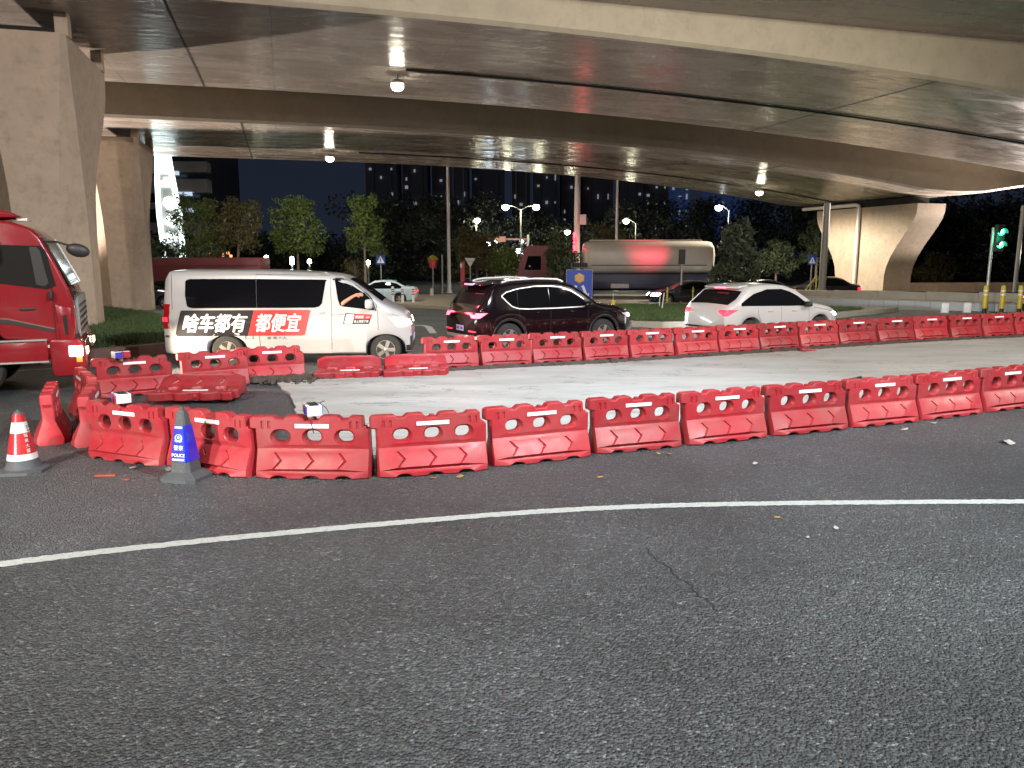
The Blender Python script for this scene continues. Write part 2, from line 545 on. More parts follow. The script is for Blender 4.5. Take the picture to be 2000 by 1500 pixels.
def slabmat():
    m = mat("slab_concrete", (0.46, 0.45, 0.43), 0.6)
    n, l = m.node_tree.nodes, m.node_tree.links
    b = n["Principled BSDF"]
    t = n.new("ShaderNodeTexCoord")
    mp = n.new("ShaderNodeMapping")
    mp.inputs["Rotation"].default_value = (0, 0, R(-24))
    mp.inputs["Scale"].default_value = (0.30, 1.0, 1)
    l.new(t.outputs["Object"], mp.inputs[0])
    a = n.new("ShaderNodeTexNoise")
    a.inputs["Scale"].default_value = 1.5
    a.inputs["Detail"].default_value = 7
    a.inputs["Roughness"].default_value = 0.6
    a.inputs["Distortion"].default_value = 0.5
    l.new(mp.outputs[0], a.inputs["Vector"])
    # thin wandering dark wrinkles where the noise crosses its middle
    s = n.new("ShaderNodeMath")
    s.operation = "SUBTRACT"
    s.inputs[1].default_value = 0.5
    l.new(a.outputs[0], s.inputs[0])
    ab = n.new("ShaderNodeMath")
    ab.operation = "ABSOLUTE"
    l.new(s.outputs[0], ab.inputs[0])
    r1 = n.new("ShaderNodeMapRange")
    r1.inputs[1].default_value, r1.inputs[2].default_value = 0.0, 0.011
    r1.inputs[3].default_value, r1.inputs[4].default_value = 0.85, 0.0
    l.new(ab.outputs[0], r1.inputs[0])
    br = n.new("ShaderNodeTexNoise")
    br.inputs["Scale"].default_value = 0.8
    br.inputs["Detail"].default_value = 3
    l.new(t.outputs["Object"], br.inputs["Vector"])
    r2 = n.new("ShaderNodeMapRange")
    r2.inputs[1].default_value, r2.inputs[2].default_value = 0.40, 0.56
    l.new(br.outputs[0], r2.inputs[0])
    mu = n.new("ShaderNodeMath")
    mu.operation = "MULTIPLY"
    l.new(r1.outputs[0], mu.inputs[0])
    l.new(r2.outputs[0], mu.inputs[1])
    st = n.new("ShaderNodeTexNoise")
    st.inputs["Scale"].default_value = 1.1
    st.inputs["Detail"].default_value = 8
    st.inputs["Roughness"].default_value = 0.65
    l.new(mp.outputs[0], st.inputs["Vector"])
    c0 = n.new("ShaderNodeValToRGB")
    c0.color_ramp.elements[0].position = 0.3
    c0.color_ramp.elements[0].color = (0.30, 0.285, 0.26, 1)
    c0.color_ramp.elements[1].position = 0.62
    c0.color_ramp.elements[1].color = (0.43, 0.42, 0.405, 1)
    l.new(st.outputs[0], c0.inputs[0])
    mi = n.new("ShaderNodeMixRGB")
    mi.inputs[2].default_value = (0.10, 0.095, 0.09, 1)
    l.new(mu.outputs[0], mi.inputs[0])
    l.new(c0.outputs[0], mi.inputs[1])
    l.new(mi.outputs[0], b.inputs["Base Color"])
    bu = n.new("ShaderNodeBump")
    bu.inputs["Strength"].default_value = 0.5
    bu.inputs["Distance"].default_value = 0.03
    l.new(st.outputs[0], bu.inputs["Height"])
    l.new(bu.outputs[0], b.inputs["Normal"])
    return m


M["slab"] = slabmat()


def weather_barrier(m):
    """every barrier gets its own fading, dust and scuffs"""
    n, l = m.node_tree.nodes, m.node_tree.links
    b = n["Principled BSDF"]
    src = b.inputs["Base Color"].links[0].from_socket
    oi = n.new("ShaderNodeObjectInfo")
    tc_ = n.new("ShaderNodeTexCoord")
    off = n.new("ShaderNodeVectorMath")
    off.operation = "MULTIPLY_ADD"
    off.inputs[1].default_value = (1, 1, 1)
    cmb = n.new("ShaderNodeCombineXYZ")
    sc_ = n.new("ShaderNodeMath")
    sc_.operation = "MULTIPLY"
    sc_.inputs[1].default_value = 60.0
    l.new(oi.outputs["Random"], sc_.inputs[0])
    l.new(sc_.outputs[0], cmb.inputs[0])
    l.new(sc_.outputs[0], cmb.inputs[2])
    l.new(tc_.outputs["Object"], off.inputs[0])
    l.new(cmb.outputs[0], off.inputs[2])
    du = n.new("ShaderNodeTexNoise")
    du.inputs["Scale"].default_value = 2.6
    du.inputs["Detail"].default_value = 9
    du.inputs["Roughness"].default_value = 0.72
    l.new(off.outputs[0], du.inputs["Vector"])
    r1_ = n.new("ShaderNodeMapRange")
    r1_.inputs[1].default_value, r1_.inputs[2].default_value = 0.44, 0.70
    r1_.inputs[4].default_value = 0.60
    l.new(du.outputs[0], r1_.inputs[0])
    m1 = n.new("ShaderNodeMixRGB")
    m1.inputs[2].default_value = (0.27, 0.085, 0.080, 1)
    l.new(r1_.outputs[0], m1.inputs[0])
    l.new(src, m1.inputs[1])
    mp_ = n.new("ShaderNodeMapping")
    mp_.inputs["Scale"].default_value = (2.0, 2.0, 14.0)
    mp_.inputs["Rotation"].default_value = (0, R(14), 0)
    l.new(off.outputs[0], mp_.inputs[0])
    scf = n.new("ShaderNodeTexNoise")
    scf.inputs["Scale"].default_value = 2.5
    scf.inputs["Detail"].default_value = 3
    l.new(mp_.outputs[0], scf.inputs["Vector"])
    r2_ = n.new("ShaderNodeMapRange")
    r2_.inputs[1].default_value, r2_.inputs[2].default_value = 0.68, 0.74
    r2_.inputs[4].default_value = 0.55
    l.new(scf.outputs[0], r2_.inputs[0])
    m2_ = n.new("ShaderNodeMixRGB")
    m2_.inputs[2].default_value = (0.10, 0.035, 0.035, 1)
    l.new(r2_.outputs[0], m2_.inputs[0])
    l.new(m1.outputs[0], m2_.inputs[1])
    br_ = n.new("ShaderNodeMapRange")
    br_.inputs[3].default_value, br_.inputs[4].default_value = 0.76, 1.12
    l.new(oi.outputs["Random"], br_.inputs[0])
    vs_ = n.new("ShaderNodeVectorMath")
    vs_.operation = "SCALE"
    l.new(m2_.outputs[0], vs_.inputs[0])
    l.new(br_.outputs[0], vs_.inputs["Scale"])
    l.new(vs_.outputs[0], b.inputs["Base Color"])


weather_barrier(M["barrier"])


def soffitmat():
    """sealed concrete, board marked: object x runs along the deck, y across"""
    m = mat("soffit_concrete", (0.30, 0.25, 0.21), 0.3)
    n, l = m.node_tree.nodes, m.node_tree.links
    b = n["Principled BSDF"]
    t = n.new("ShaderNodeTexCoord")
    o = t.outputs["Object"]
    mp = n.new("ShaderNodeMapping")
    mp.inputs["Scale"].default_value = (0.30, 0.85, 0.3)
    l.new(o, mp.inputs[0])
    a = n.new("ShaderNodeTexNoise")
    a.inputs["Scale"].default_value = 1.2
    a.inputs["Detail"].default_value = 7
    a.inputs["Roughness"].default_value = 0.6
    a.inputs["Distortion"].default_value = 0.6
    l.new(mp.outputs[0], a.inputs["Vector"])
    c0 = n.new("ShaderNodeValToRGB")
    c0.color_ramp.elements[0].position = 0.28
    c0.color_ramp.elements[0].color = (0.35, 0.30, 0.265, 1)
    c0.color_ramp.elements[1].position = 0.72
    c0.color_ramp.elements[1].color = (0.47, 0.415, 0.37, 1)
    l.new(a.outputs[0], c0.inputs[0])
    # board joints: long boards along the deck, cross joints every few metres
    br = n.new("ShaderNodeTexBrick")
    br.offset = 0.0
    br.inputs["Scale"].default_value = 1.0
    br.inputs["Mortar Size"].default_value = 0.022
    br.inputs["Mortar Smooth"].default_value = 0.4
    br.inputs["Brick Width"].default_value = 5.6
    br.inputs["Row Height"].default_value = 1.15
    br.inputs["Color1"].default_value = (1, 1, 1, 1)
    br.inputs["Color2"].default_value = (0.80, 0.80, 0.80, 1)
    br.inputs["Mortar"].default_value = (0.42, 0.42, 0.42, 1)
    wob = n.new("ShaderNodeTexNoise")
    wob.inputs["Scale"].default_value = 1.3
    l.new(o, wob.inputs["Vector"])
    mxw = n.new("ShaderNodeMixRGB")
    mxw.blend_type = "ADD"
    mxw.inputs[0].default_value = 0.07
    l.new(o, mxw.inputs[1])
    l.new(wob.outputs["Color"], mxw.inputs[2])
    l.new(mxw.outputs[0], br.inputs["Vector"])
    mu = n.new("ShaderNodeMixRGB")
    mu.blend_type = "MULTIPLY"
    mu.inputs[0].default_value = 0.6
    l.new(c0.outputs[0], mu.inputs[1])
    l.new(br.outputs["Color"], mu.inputs[2])
    l.new(mu.outputs[0], b.inputs["Base Color"])
    rr = n.new("ShaderNodeMapRange")
    rr.inputs[1].default_value, rr.inputs[2].default_value = 0.3, 0.7
    rr.inputs[3].default_value, rr.inputs[4].default_value = 0.12, 0.40
    l.new(a.outputs[0], rr.inputs[0])
    l.new(rr.outputs[0], b.inputs["Roughness"])
    b.inputs["Specular IOR Level"].default_value = 0.55
    mp2 = n.new("ShaderNodeMapping")
    mp2.inputs["Scale"].default_value = (0.6, 2.2, 0.6)
    l.new(o, mp2.inputs[0])
    rip = n.new("ShaderNodeTexNoise")
    rip.inputs["Scale"].default_value = 1.5
    rip.inputs["Detail"].default_value = 4
    l.new(mp2.outputs[0], rip.inputs["Vector"])
    ad = n.new("ShaderNodeMath")
    ad.operation = "MULTIPLY_ADD"
    ad.inputs[1].default_value = 0.5
    l.new(br.outputs["Fac"], ad.inputs[0])
    ad.inputs[1].default_value = -0.35
    l.new(rip.outputs[0], ad.inputs[2])
    bu = n.new("ShaderNodeBump")
    bu.inputs["Strength"].default_value = 0.5
    bu.inputs["Distance"].default_value = 0.05
    l.new(ad.outputs[0], bu.inputs["Height"])
    l.new(bu.outputs[0], b.inputs["Normal"])
    return m


M["soffit"] = soffitmat()
# ================================================================== SETTING
# ground: one sheet to the horizon, a little lower beyond the junction
xs = [-900, -300, -120, -60, -30, -15, 0, 15, 30, 60, 120, 300, 900]
ys = [-300, -60, -10, 0, 10, 20, 27] + [27 + 21 * i / 10 for i in range(1, 11)] + [60, 100, 200, 500, 1500]
g = MB().grid([[(x, y, gz(y)) for x in xs] for y in ys], flip=True)
tag(g.build("ground", M["asphalt"]), kind="structure")


def ribbon(pts, wid, z=0.004):
    """flat painted band following pts on the ground"""
    P = []
    for i, p in enumerate(pts):
        a, b = Vector(pts[max(i - 1, 0)]), Vector(pts[min(i + 1, len(pts) - 1)])
        d = (b - a).normalized()
        nn = Vector((-d.y, d.x))
        P.append([(p[0] - nn.x * wid / 2, p[1] - nn.y * wid / 2, gz(p[1]) + z), (p[0] + nn.x * wid / 2, p[1] + nn.y * wid / 2, gz(p[1]) + z)])
    return P


def smooth_path(pts, n=10):
    """Catmull-Rom through the points"""
    P = [Vector((*p, 0)[:3]) for p in pts]
    out = []
    for i in range(len(P) - 1):
        a, b, c, d = P[max(i - 1, 0)], P[i], P[i + 1], P[min(i + 2, len(P) - 1)]
        for k in range(n):
            t = k / n
            out.append(0.5 * ((2 * b) + (c - a) * t + (2 * a - 5 * b + 4 * c - d) * t * t + (3 * b - a - 3 * c + d) * t ** 3))
    out.append(P[-1])
    return [(p.x, p.y) for p in out]


edge = smooth_path([(-7.5, 3.9), (-5.6, 4.85), (-3.86, 5.66), (-2.69, 6.10), (-1.32, 6.51), (0, 6.85), (1.19, 7.05), (2.41, 7.14), (3.63, 7.18), (4.85, 7.20), (7, 7.2), (10, 7.1)], 46)
wj = random.Random(5)
edge = [(x, y + wj.uniform(-0.004, 0.004)) for x, y in edge]
worn = ribbon(edge, 0.125)
for r_2 in worn:
    for k_ in (0, 1):
        r_2[k_] = (r_2[k_][0], r_2[k_][1] + wj.uniform(-0.007, 0.007), r_2[k_][2])
tag(MB().grid(worn, flip=True).build("lane_line", M["line"]), kind="structure")
tag(MB().grid(ribbon([(-3.7, 26.55), (-2.95, 26.35), (-2.75, 25.9), (-2.37, 23.7)], 0.22), flip=True).build("lane_line", M["line"]), kind="structure")
tag(MB().grid(ribbon([(-14.5, 13.6), (-11.0, 15.2), (-8.8, 16.6)], 0.14), flip=True).build("lane_line", M["line"]), kind="structure")

crk = [(1.07, 6.0), (1.10, 5.75), (1.17, 5.62), (1.19, 5.42), (1.26, 5.30), (1.27, 5.14), (1.33, 5.0), (1.335, 4.86)]
tag(MB().grid(ribbon([(x + 0.012 * math.sin(i * 2.3), y) for i, (x, y) in enumerate(smooth_path(crk, 4))], 0.012, 0.0035), flip=True).build("road_crack", M["under"]), kind="structure")

# concrete slab in the closed lane
slab_xy = [(-4.25, 14.1), (-3.7, 12.9), (-3.3, 11.8), (-2.9, 10.3), (-2.55, 8.95), (-1.2, 8.75), (0, 9.05), (1.0, 9.55), (2.2, 10.05), (3.5, 10.6), (4.7, 11.2), (7.0, 12.2), (12, 14.6), (18, 17.6), (24, 21),
           (24, 27.2), (15, 22.55), (12.4, 21.55), (9.9, 20.5), (7.4, 19.3), (5.0, 18.15), (3.8, 17.6), (1.6, 16.6), (0.4, 16.2), (-1.3, 15.55), (-2.6, 14.95), (-4.0, 14.45)]
fine = []
rs = random.Random(3)
for i, p in enumerate(slab_xy):
    q = slab_xy[(i + 1) % len(slab_xy)]
    k = max(2, int(math.dist(p, q) / 0.22))
    for j in range(k):
        t = j / k
        fine.append((p[0] + (q[0] - p[0]) * t + rs.uniform(-0.03, 0.03), p[1] + (q[1] - p[1]) * t + rs.uniform(-0.03, 0.03)))
sb = MB()
sb.add([(x, y, 0.035) for x, y in fine] + [(x, y, -0.01) for x, y in fine], [tuple(range(len(fine)))] + [(i, i + len(fine), (i + 1) % len(fine) + len(fine), (i + 1) % len(fine)) for i in range(len(fine))])
tag(sb.build("concrete_slab", M["slab"]), kind="structure")

# dark strip of broken soil along the back edge of the slab
sd = MB()
base = smooth_path([(-5.2, 14.2), (-4.2, 14.45), (-2.6, 15.15), (-1.3, 15.75), (0.4, 16.4), (1.6, 16.8), (3.8, 17.8), (5.0, 18.35), (7.4, 19.5), (9.9, 20.7), (12.4, 21.75), (15, 22.75), (24, 27.4)], 26)
rows = []
for i, (x, y) in enumerate(base):
    h = 0.05 + 0.04 * rs.random() + (0.06 if x < -3.4 else 0)
    wv = 0.12 + 0.12 * rs.random()
    rows.append([(x + 0.1, y - wv, 0.036), (x, y - 0.03, h), (x - 0.08, y + 0.12, h * 0.9), (x - 0.15, y + 0.35, 0.0)])
tag(sd.grid(rows).build("soil_strip", M["soil"], smooth=40), kind="stuff")
rb = MB()
for i in range(120):
    t = rs.random()
    if rs.random() < 0.55:
        x, y = -5.3 + 1.7 * rs.random(), 13.9 + 0.8 * rs.random()
    else:
        x, y = base[int(t * (len(base) - 1))]
        y -= 0.25 * rs.random()
    s = rs.uniform(0.015, 0.07)
    rb.box((x, y, 0.03 + s * 0.4), (s * rs.uniform(0.8, 2), s * rs.uniform(0.8, 1.6), s), rs.uniform(0, 3), rs.uniform(-0.5, 0.5), rs.uniform(-0.5, 0.5))
tag(rb.build("rubble", M["soil"]), kind="stuff")


# kerbs: a piece of the setting whose stones are its parts
def kerb(name, pts, h, wid, m, stone=0.9, back=1):
    root = thing(name, None, None)
    root["kind"] = "structure"
    path = smooth_path(pts, 14)
    acc, cur, segs = 0, [path[0]], []
    for a, b in zip(path, path[1:]):
        acc += math.dist(a, b)
        cur.append(b)
        if acc >= stone:
            segs.append(cur)
            cur, acc = [b], 0
    if len(cur) > 1:
        segs.append(cur)
    for sg in segs:
        a, b = Vector(sg[0]), Vector(sg[-1])
        d = b - a
        ln = d.length
        mid = (a + b) / 2
        nn = Vector((-d.y, d.x)).normalized() * back
        c = mid + nn * wid / 2
        o = MB().bbox((0, 0, 0), (ln - 0.014, wid, h + 0.1), 0.02).build("kerb_stone", m, root)
        o.location = (c.x, c.y, gz(mid.y) + h / 2 - 0.05 + rs.uniform(-0.005, 0.005))
        o.rotation_euler = (0, 0, math.atan2(d.y, d.x) + rs.uniform(-0.006, 0.006))
    return root


kerb("red_kerb", [(-22, 12.6), (-15.5, 14.2), (-11.5, 16.0), (-9.46, 17.35), (-8.35, 18.7), (-7.6, 20.4), (-8.2, 22.6), (-10.5, 25.5)], 0.24, 0.30, M["kerb_red"], 0.95)
kerb("island_kerb", [(-14, 50.5), (-7.7, 46.7), (-6.1, 44.8), (-3.43, 40.7), (0, 32.4), (2.69, 27.7), (4.0, 25.75), (5.45, 25.5), (7.83, 26.8), (11.26, 28.9), (15.1, 33.2), (18.2, 37.2)], 0.2, 0.18, M["kerb"], 1.0)


def sheet(name, poly, z, m, kind="structure", hz=None):
    bm = bmesh.new()
    vs = [bm.verts.new((x, y, 0)) for x, y in poly]
    f = bm.faces.new(vs)
    if f.normal.z < 0 or True:
        bmesh.ops.recalc_face_normals(bm, faces=bm.faces[:])
    bmesh.ops.triangulate(bm, faces=bm.faces[:])
    for _ in range(3):
        bmesh.ops.subdivide_edges(bm, edges=[e for e in bm.edges if e.calc_length() > 1.6], cuts=1)
        bmesh.ops.triangulate(bm, faces=bm.faces[:])
    for v in bm.verts:
        v.co.z = (hz(v.co.x, v.co.y) if hz else gz(v.co.y)) + z
    for f in bm.faces:
        f.normal_update()
        if f.normal.z < 0:
            f.normal_flip()
    me = bpy.data.meshes.new(name)
    bm.to_mesh(me)
    bm.free()
    me.materials.append(m)
    o = bpy.data.objects.new(name, me)
    COL.objects.link(o)
    return tag(o, kind=kind)


island = [(-13.9, 50.8), (-7.5, 46.9), (-5.9, 45.0), (-3.2, 40.8), (0.2, 32.5), (2.85, 27.85), (4.05, 25.95), (5.4, 25.7), (7.7, 27.0), (11.1, 29.1), (14.9, 33.4), (18.0, 37.3), (15.0, 45.0), (12.8, 55.0), (5.5, 57.5), (-5, 57.0), (-14, 56.0)]
sheet("pavement", island, 0.185, M["paving"])
lawn = [(1.6, 30.6), (2.95, 28.0), (4.1, 26.1), (5.35, 25.85), (7.6, 27.15), (11.0, 29.25), (14.7, 33.5), (15.6, 35.0), (14.3, 42.0), (11.0, 43.5), (6.0, 43.0), (2.6, 38.5), (1.2, 33.5)]
sheet("turf", lawn, 0.20, M["turf"])
median = [(-22, 12.95), (-15.6, 14.55), (-11.7, 16.3), (-9.7, 17.6), (-8.7, 18.9), (-7.95, 20.4), (-8.5, 22.4), (-10.8, 25.3), (-16.0, 33.0), (-24.0, 44.0), (-40, 48), (-40, 20)]
sheet("turf", median, 0.19, M["turf"])
bed_z = lambda x, y: 0.33 + (-0.30 - 0.33) * max(0, min(1, (y - 45.5 + (x - 16) * 1.4) / 14.0)) if True else 0
bed = [(16.2, 45.75), (27.4, 33.3), (45, 33.3), (45, 64), (16, 64), (14.5, 52)]
sheet("planting_bed", bed, 0.0, M["turf"], hz=lambda x, y: max(gz(y) + 0.15, 0.34 + 0.28 * max(0, min(1, (x - 16.2) / 8)) - 0.055 * max(0, (y - 45.75) * 0.67 + (x - 16.2) * 0.74)))


def blades(name, poly, n, z, hmin, hmax, m, seed, hz=None, near=None):
    r_ = np.random.default_rng(seed)
    P = np.array(poly)
    lo, hi = P.min(0), P.max(0)
    out = []
    while len(out) < n:
        q = lo + (hi - lo) * r_.random((4000, 2))
        ins = np.zeros(len(q), bool)
        for i in range(len(P)):
            a, b = P[i], P[(i + 1) % len(P)]
            c = ((a[1] > q[:, 1]) != (b[1] > q[:, 1])) & (q[:, 0] < (b[0] - a[0]) * (q[:, 1] - a[1]) / (b[1] - a[1] + 1e-9) + a[0])
            ins ^= c
        out += list(q[ins])
    q = np.array(out[:n])
    an = r_.random(n) * 6.283
    h = hmin + (hmax - hmin) * r_.random(n) ** 1.5
    wd = 0.010 + 0.012 * r_.random(n)
    le = (r_.random((n, 2)) - 0.5) * h[:, None] * 0.9
    zz = np.array([(hz(a, b) if hz else gz(b)) for a, b in q]) + z
    dx, dy = np.cos(an) * wd, np.sin(an) * wd
    V = np.empty((n, 3, 3))
    V[:, 0] = np.stack([q[:, 0] - dx, q[:, 1] - dy, zz], 1)
    V[:, 1] = np.stack([q[:, 0] + dx, q[:, 1] + dy, zz], 1)
    V[:, 2] = np.stack([q[:, 0] + le[:, 0], q[:, 1] + le[:, 1], zz + h], 1)
    me = bpy.data.meshes.new(name)
    me.from_pydata(V.reshape(-1, 3).tolist(), [], [(3 * i, 3 * i + 1, 3 * i + 2) for i in range(n)])
    me.materials.append(m)
    o = bpy.data.objects.new(name, me)
    COL.objects.link(o)
    return tag(o, kind="stuff")


blades("grass", [(-15.4, 15.0), (-11.7, 16.35), (-9.7, 17.65), (-8.7, 18.95), (-8.0, 20.4), (-8.5, 22.3), (-10.8, 25.2), (-13, 29), (-21, 40), (-24, 40), (-20, 28)], 42000, 0.17, 0.05, 0.16, M["grass"], 5)
blades("grass", lawn, 42000, 0.19, 0.05, 0.15, M["grass"], 6)

# ------------------------------------------------------------------ overpasses
DK = R(16.0)
DX, DY = (math.cos(DK), math.sin(DK)), (-math.sin(DK), math.cos(DK))


def dk(s, n, z=0.0):
    return Vector((s * DX[0] + n * DY[0], s * DX[1] + n * DY[1], z))


def p1(s):
    u = s - 0.0
    if u > 41:
        u = max(0, 82 - u)
    return 9.05 - 2.3 * (max(0, u) / 41.0) ** 2


def p2(s):
    u = s
    if u > 38:
        u = 38 if u < 41.5 else max(0, 79.5 - u)
    return 8.4 - 2.3 * (max(0, u) / 38.0) ** 2.5


def deck(name, label, n0, n1, wing, zt, pf, lamp_n):
    root = thing(name, label, "overpass", (0, 0, 0), DK, "overpass decks crossing the junction")
    ss = [-60, -40, -25, -15] + list(np.linspace(-8, 60, 46)) + [75, 95]
    zw = zt
    # each part its own mesh: soffit, near web, far web, wings with slab, parapets
    sof = MB().grid([[(s, n0 + 0.12, pf(s)), (s, n0 + 0.5, pf(s)), (s, (n0 + n1) / 2, pf(s) + 0.001), (s, n1 - 0.5, pf(s)), (s, n1 - 0.12, pf(s))] for s in ss])
    sof.build("soffit", M["soffit"], root)
    for nm, na, sg in (("girder_web", n0, 1), ("girder_web", n1, -1)):
        MB().grid([[(s, na + 0.12 * sg, pf(s)), (s, na, pf(s) + 0.12), (s, na, (pf(s) + zw) / 2), (s, na, zw + 0.0)] for s in ss], flip=sg > 0).build(nm, M["web_shaded" if n0 > 30 else "web"], root)
    for na, nb in ((n0, n0 - wing), (n1, n1 + wing)):
        sg = 1 if nb < na else -1
        MB().grid([[(s, na + 0.003 * sg, zw), (s, na - 0.5 * sg, zw + 0.02), (s, nb + 0.3 * sg, zw + 0.14), (s, nb, zw + 0.14), (s, nb, zw + 0.42), (s, na + 0.3 * sg, zw + 0.45)] for s in ss], flip=sg > 0).build("wing_slab", M["soffit"], root)
        MB().grid([[(s, nb + 0.02 * sg, zw + 0.40), (s, nb - 0.02 * sg, zw + 0.10), (s, nb - 0.10 * sg, zw + 0.10), (s, nb - 0.10 * sg, zw + 1.35), (s, nb + 0.08 * sg, zw + 1.35), (s, nb + 0.14 * sg, zw + 0.46)] for s in ss], flip=sg > 0).build("parapet", M["web"], root)
    MB().grid([[(s, n0 + 0.2, zw + 0.44), (s, n1 - 0.2, zw + 0.44)] for s in ss], flip=True).build("carriageway", M["asphalt"], root)
    # cable duct along the middle of the soffit
    sl = list(np.linspace(4.6, 60, 40))
    MB().tube([(s, lamp_n, pf(s) - 0.05) for s in sl], 0.045, 8).build("cable_duct", M["black_trim"], root)
    return root


deck("near_overpass_deck", "near concrete overpass deck with pale sunless fascia arching over the whole scene", 23.7, 35.6, 3.3, 9.88, p1, 30.0)
bpy.data.objects["near_overpass_deck"]["label"] = "nearest concrete overpass deck with a pale lit fascia and glossy brown underside"
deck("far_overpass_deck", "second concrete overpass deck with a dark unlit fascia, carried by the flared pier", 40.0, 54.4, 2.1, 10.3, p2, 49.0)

# transverse joints cut into the undersides (dark recessed bands)
for root_n, n0, n1, pf, sl in (("near_overpass_deck", 23.8, 35.5, p1, (-2.75, 22.4)), ("far_overpass_deck", 40.1, 54.3, p2, (-1.6, 27.6))):
    for s in sl:
        j = MB().box((s, (n0 + n1) / 2, pf(s) - 0.004), (0.07, n1 - n0, 0.012))
        j.build("expansion_joint", M["seam"], bpy.data.objects[root_n])


def loft(rings):
    mb = MB().grid(rings, closed=True)
    n_ = len(rings[0])
    mb.f.append(tuple(range(n_ - 1, -1, -1)))
    mb.f.append(tuple((len(rings) - 1) * n_ + k for k in range(n_)))
    mb.m += [0, 0]
    return mb


def pier_section(s0, s1, n0, n1, z, ch, chf):
    """octagon: near corners cut by ch, far corners by chf"""
    return [(s0 + ch, n0, z), (s1 - ch, n0, z), (s1, n0 + ch * 1.6, z), (s1, n1 - chf, z), (s1 - chf, n1, z), (s0 + chf, n1, z), (s0, n1 - chf, z), (s0, n0 + ch * 1.6, z)]


def left_pier(name, label, ds, dn, top, soff):
    root = thing(name, label, "bridge pier", dk(ds, dn, 0), DK, "overpass piers")
    L_ = [(-0.7, 0, 2.15, 0.62), (0.4, 0, 2.1, 0.60), (1.6, 0.0, 2.05, 0.58), (3.0, -0.02, 2.05, 0.55), (4.2, -0.05, 2.3, 0.5), (5.0, -0.08, 2.8, 0.44), (5.8, -0.1, 3.5, 0.36), (6.7, -0.12, 4.4, 0.26), (7.5, -0.15, 5.0, 0.18), (8.0, -0.15, 5.15, 0.14), (top, -0.15, 5.2, 0.12)]
    loft([pier_section(-2.3 - 0.0, 0.0, a, b, z, c, 0.12) for z, a, b, c in L_]).build("column", M["concrete"], root, smooth=25)
    MB().bbox((-1.15, 2.5, top + 0.10), (1.7, 4.6, 0.2), 0.02).build("bearing_plinth", M["under"], root)
    for n_ in (0.3, 4.7):
        MB().bbox((-0.12, n_, (top + soff) / 2 + 0.1), (0.35, 0.42, soff - top + 0.25), 0.03).build("bearing_block", M["concrete"], root)
    return root


left_pier("bridge_pier", "tall tan concrete pier beside the red truck cab carrying the nearest deck", -5.6, 26.0, 8.45, 9.05)
left_pier("bridge_pier", "grey concrete pier in shade behind the tan pier, by the white glowing sign", -6.6, 43.4, 7.75, 8.4)

rp = thing("bridge_pier", "flared hourglass concrete pier with a drainpipe behind the low wall", "bridge pier", dk(38.7, 46.9, 0), DK, "overpass piers")
Lr = [(-0.7, 2.45), (0.9, 2.45), (1.6, 2.6), (2.3, 2.95), (3.0, 3.45), (3.6, 3.95), (4.2, 4.45), (4.7, 4.78), (5.1, 4.92), (5.6, 4.95)]
loft([[(0, -a, z), (2.2, -a, z), (2.2, a, z), (0, a, z)] for z, a in Lr]).build("column", M["concrete"], rp, smooth=25)
MB().box((1.1, -2.42, 0.8), (0.5, 0.05, 1.9)).build("base_rib", M["concrete"], rp)
MB().bbox((1.1, 0, 5.82), (1.7, 7.6, 0.46), 0.02).build("bearing_plinth", M["under"], rp)
MB().tube([(-0.16, 0.2, -0.2), (-0.16, 0.2, 5.55), (-0.16, 0.25, 5.72), (-0.16, 0.6, 5.8), (-0.16, 6.4, 5.82)], 0.13, 10).build("drainpipe", M["white_steel"], rp, smooth=40)

# floodlights hung under the decks
for s, n_, z, pw, lab in ((4.4, 30.9, p1(4.4), 1500, "bright floodlight hung under the nearest overpass deck, above the white van"),
                          (2.9, 49.0, p2(3), 2200, "bright floodlight hung under the second deck, above the roadside trees"),
                          (31.3, 48.2, p2(31.3), 9000, "bright floodlight under the second deck next to the flared pier")):
    p = dk(s, n_, z)
    fl = thing("floodlight", lab, "floodlight", p, DK, "floodlights under the decks")
    MB().tube([(0, 0, 0), (0, 0, -0.22)], 0.035, 8).build("bracket", M["grey_steel"], fl)
    MB().lathe([(0.10, -0.20), (0.22, -0.24), (0.27, -0.36), (0.24, -0.38)], 16).build("housing", M["grey_steel"], fl, smooth=30)
    MB().lathe([(0.20, -0.372), (0.23, -0.42), (0.23, -0.50), (0.18, -0.58), (0.09, -0.62), (0.001, -0.63)], 16).build("lens", M["lamp"], fl, smooth=60)
    light("floodlight_beam", "SPOT", (0, 0, -0.8), pw, (1.0, 0.90, 0.70), None, 170 if s > 20 else 138, 0.35, 0.16, fl)

# ================================================================== BARRIERS
BL, BH = 1.27, 0.65


def barrier_hw(x, z):
    if z <= 0.075:
        h = 0.205
    elif z <= 0.30:
        h = 0.205 + (0.082 - 0.205) * (z - 0.075) / 0.225
    else:
        h = 0.082 - 0.014 * (z - 0.30) / 0.35
    e = (abs(x - 0.03) - 0.52) / 0.085
    if e > 0 and z < 0.34:
        h -= min(1, e) * 0.07 * (1 - max(0, (z - 0.2)) / 0.14)
    return max(0.055, h)


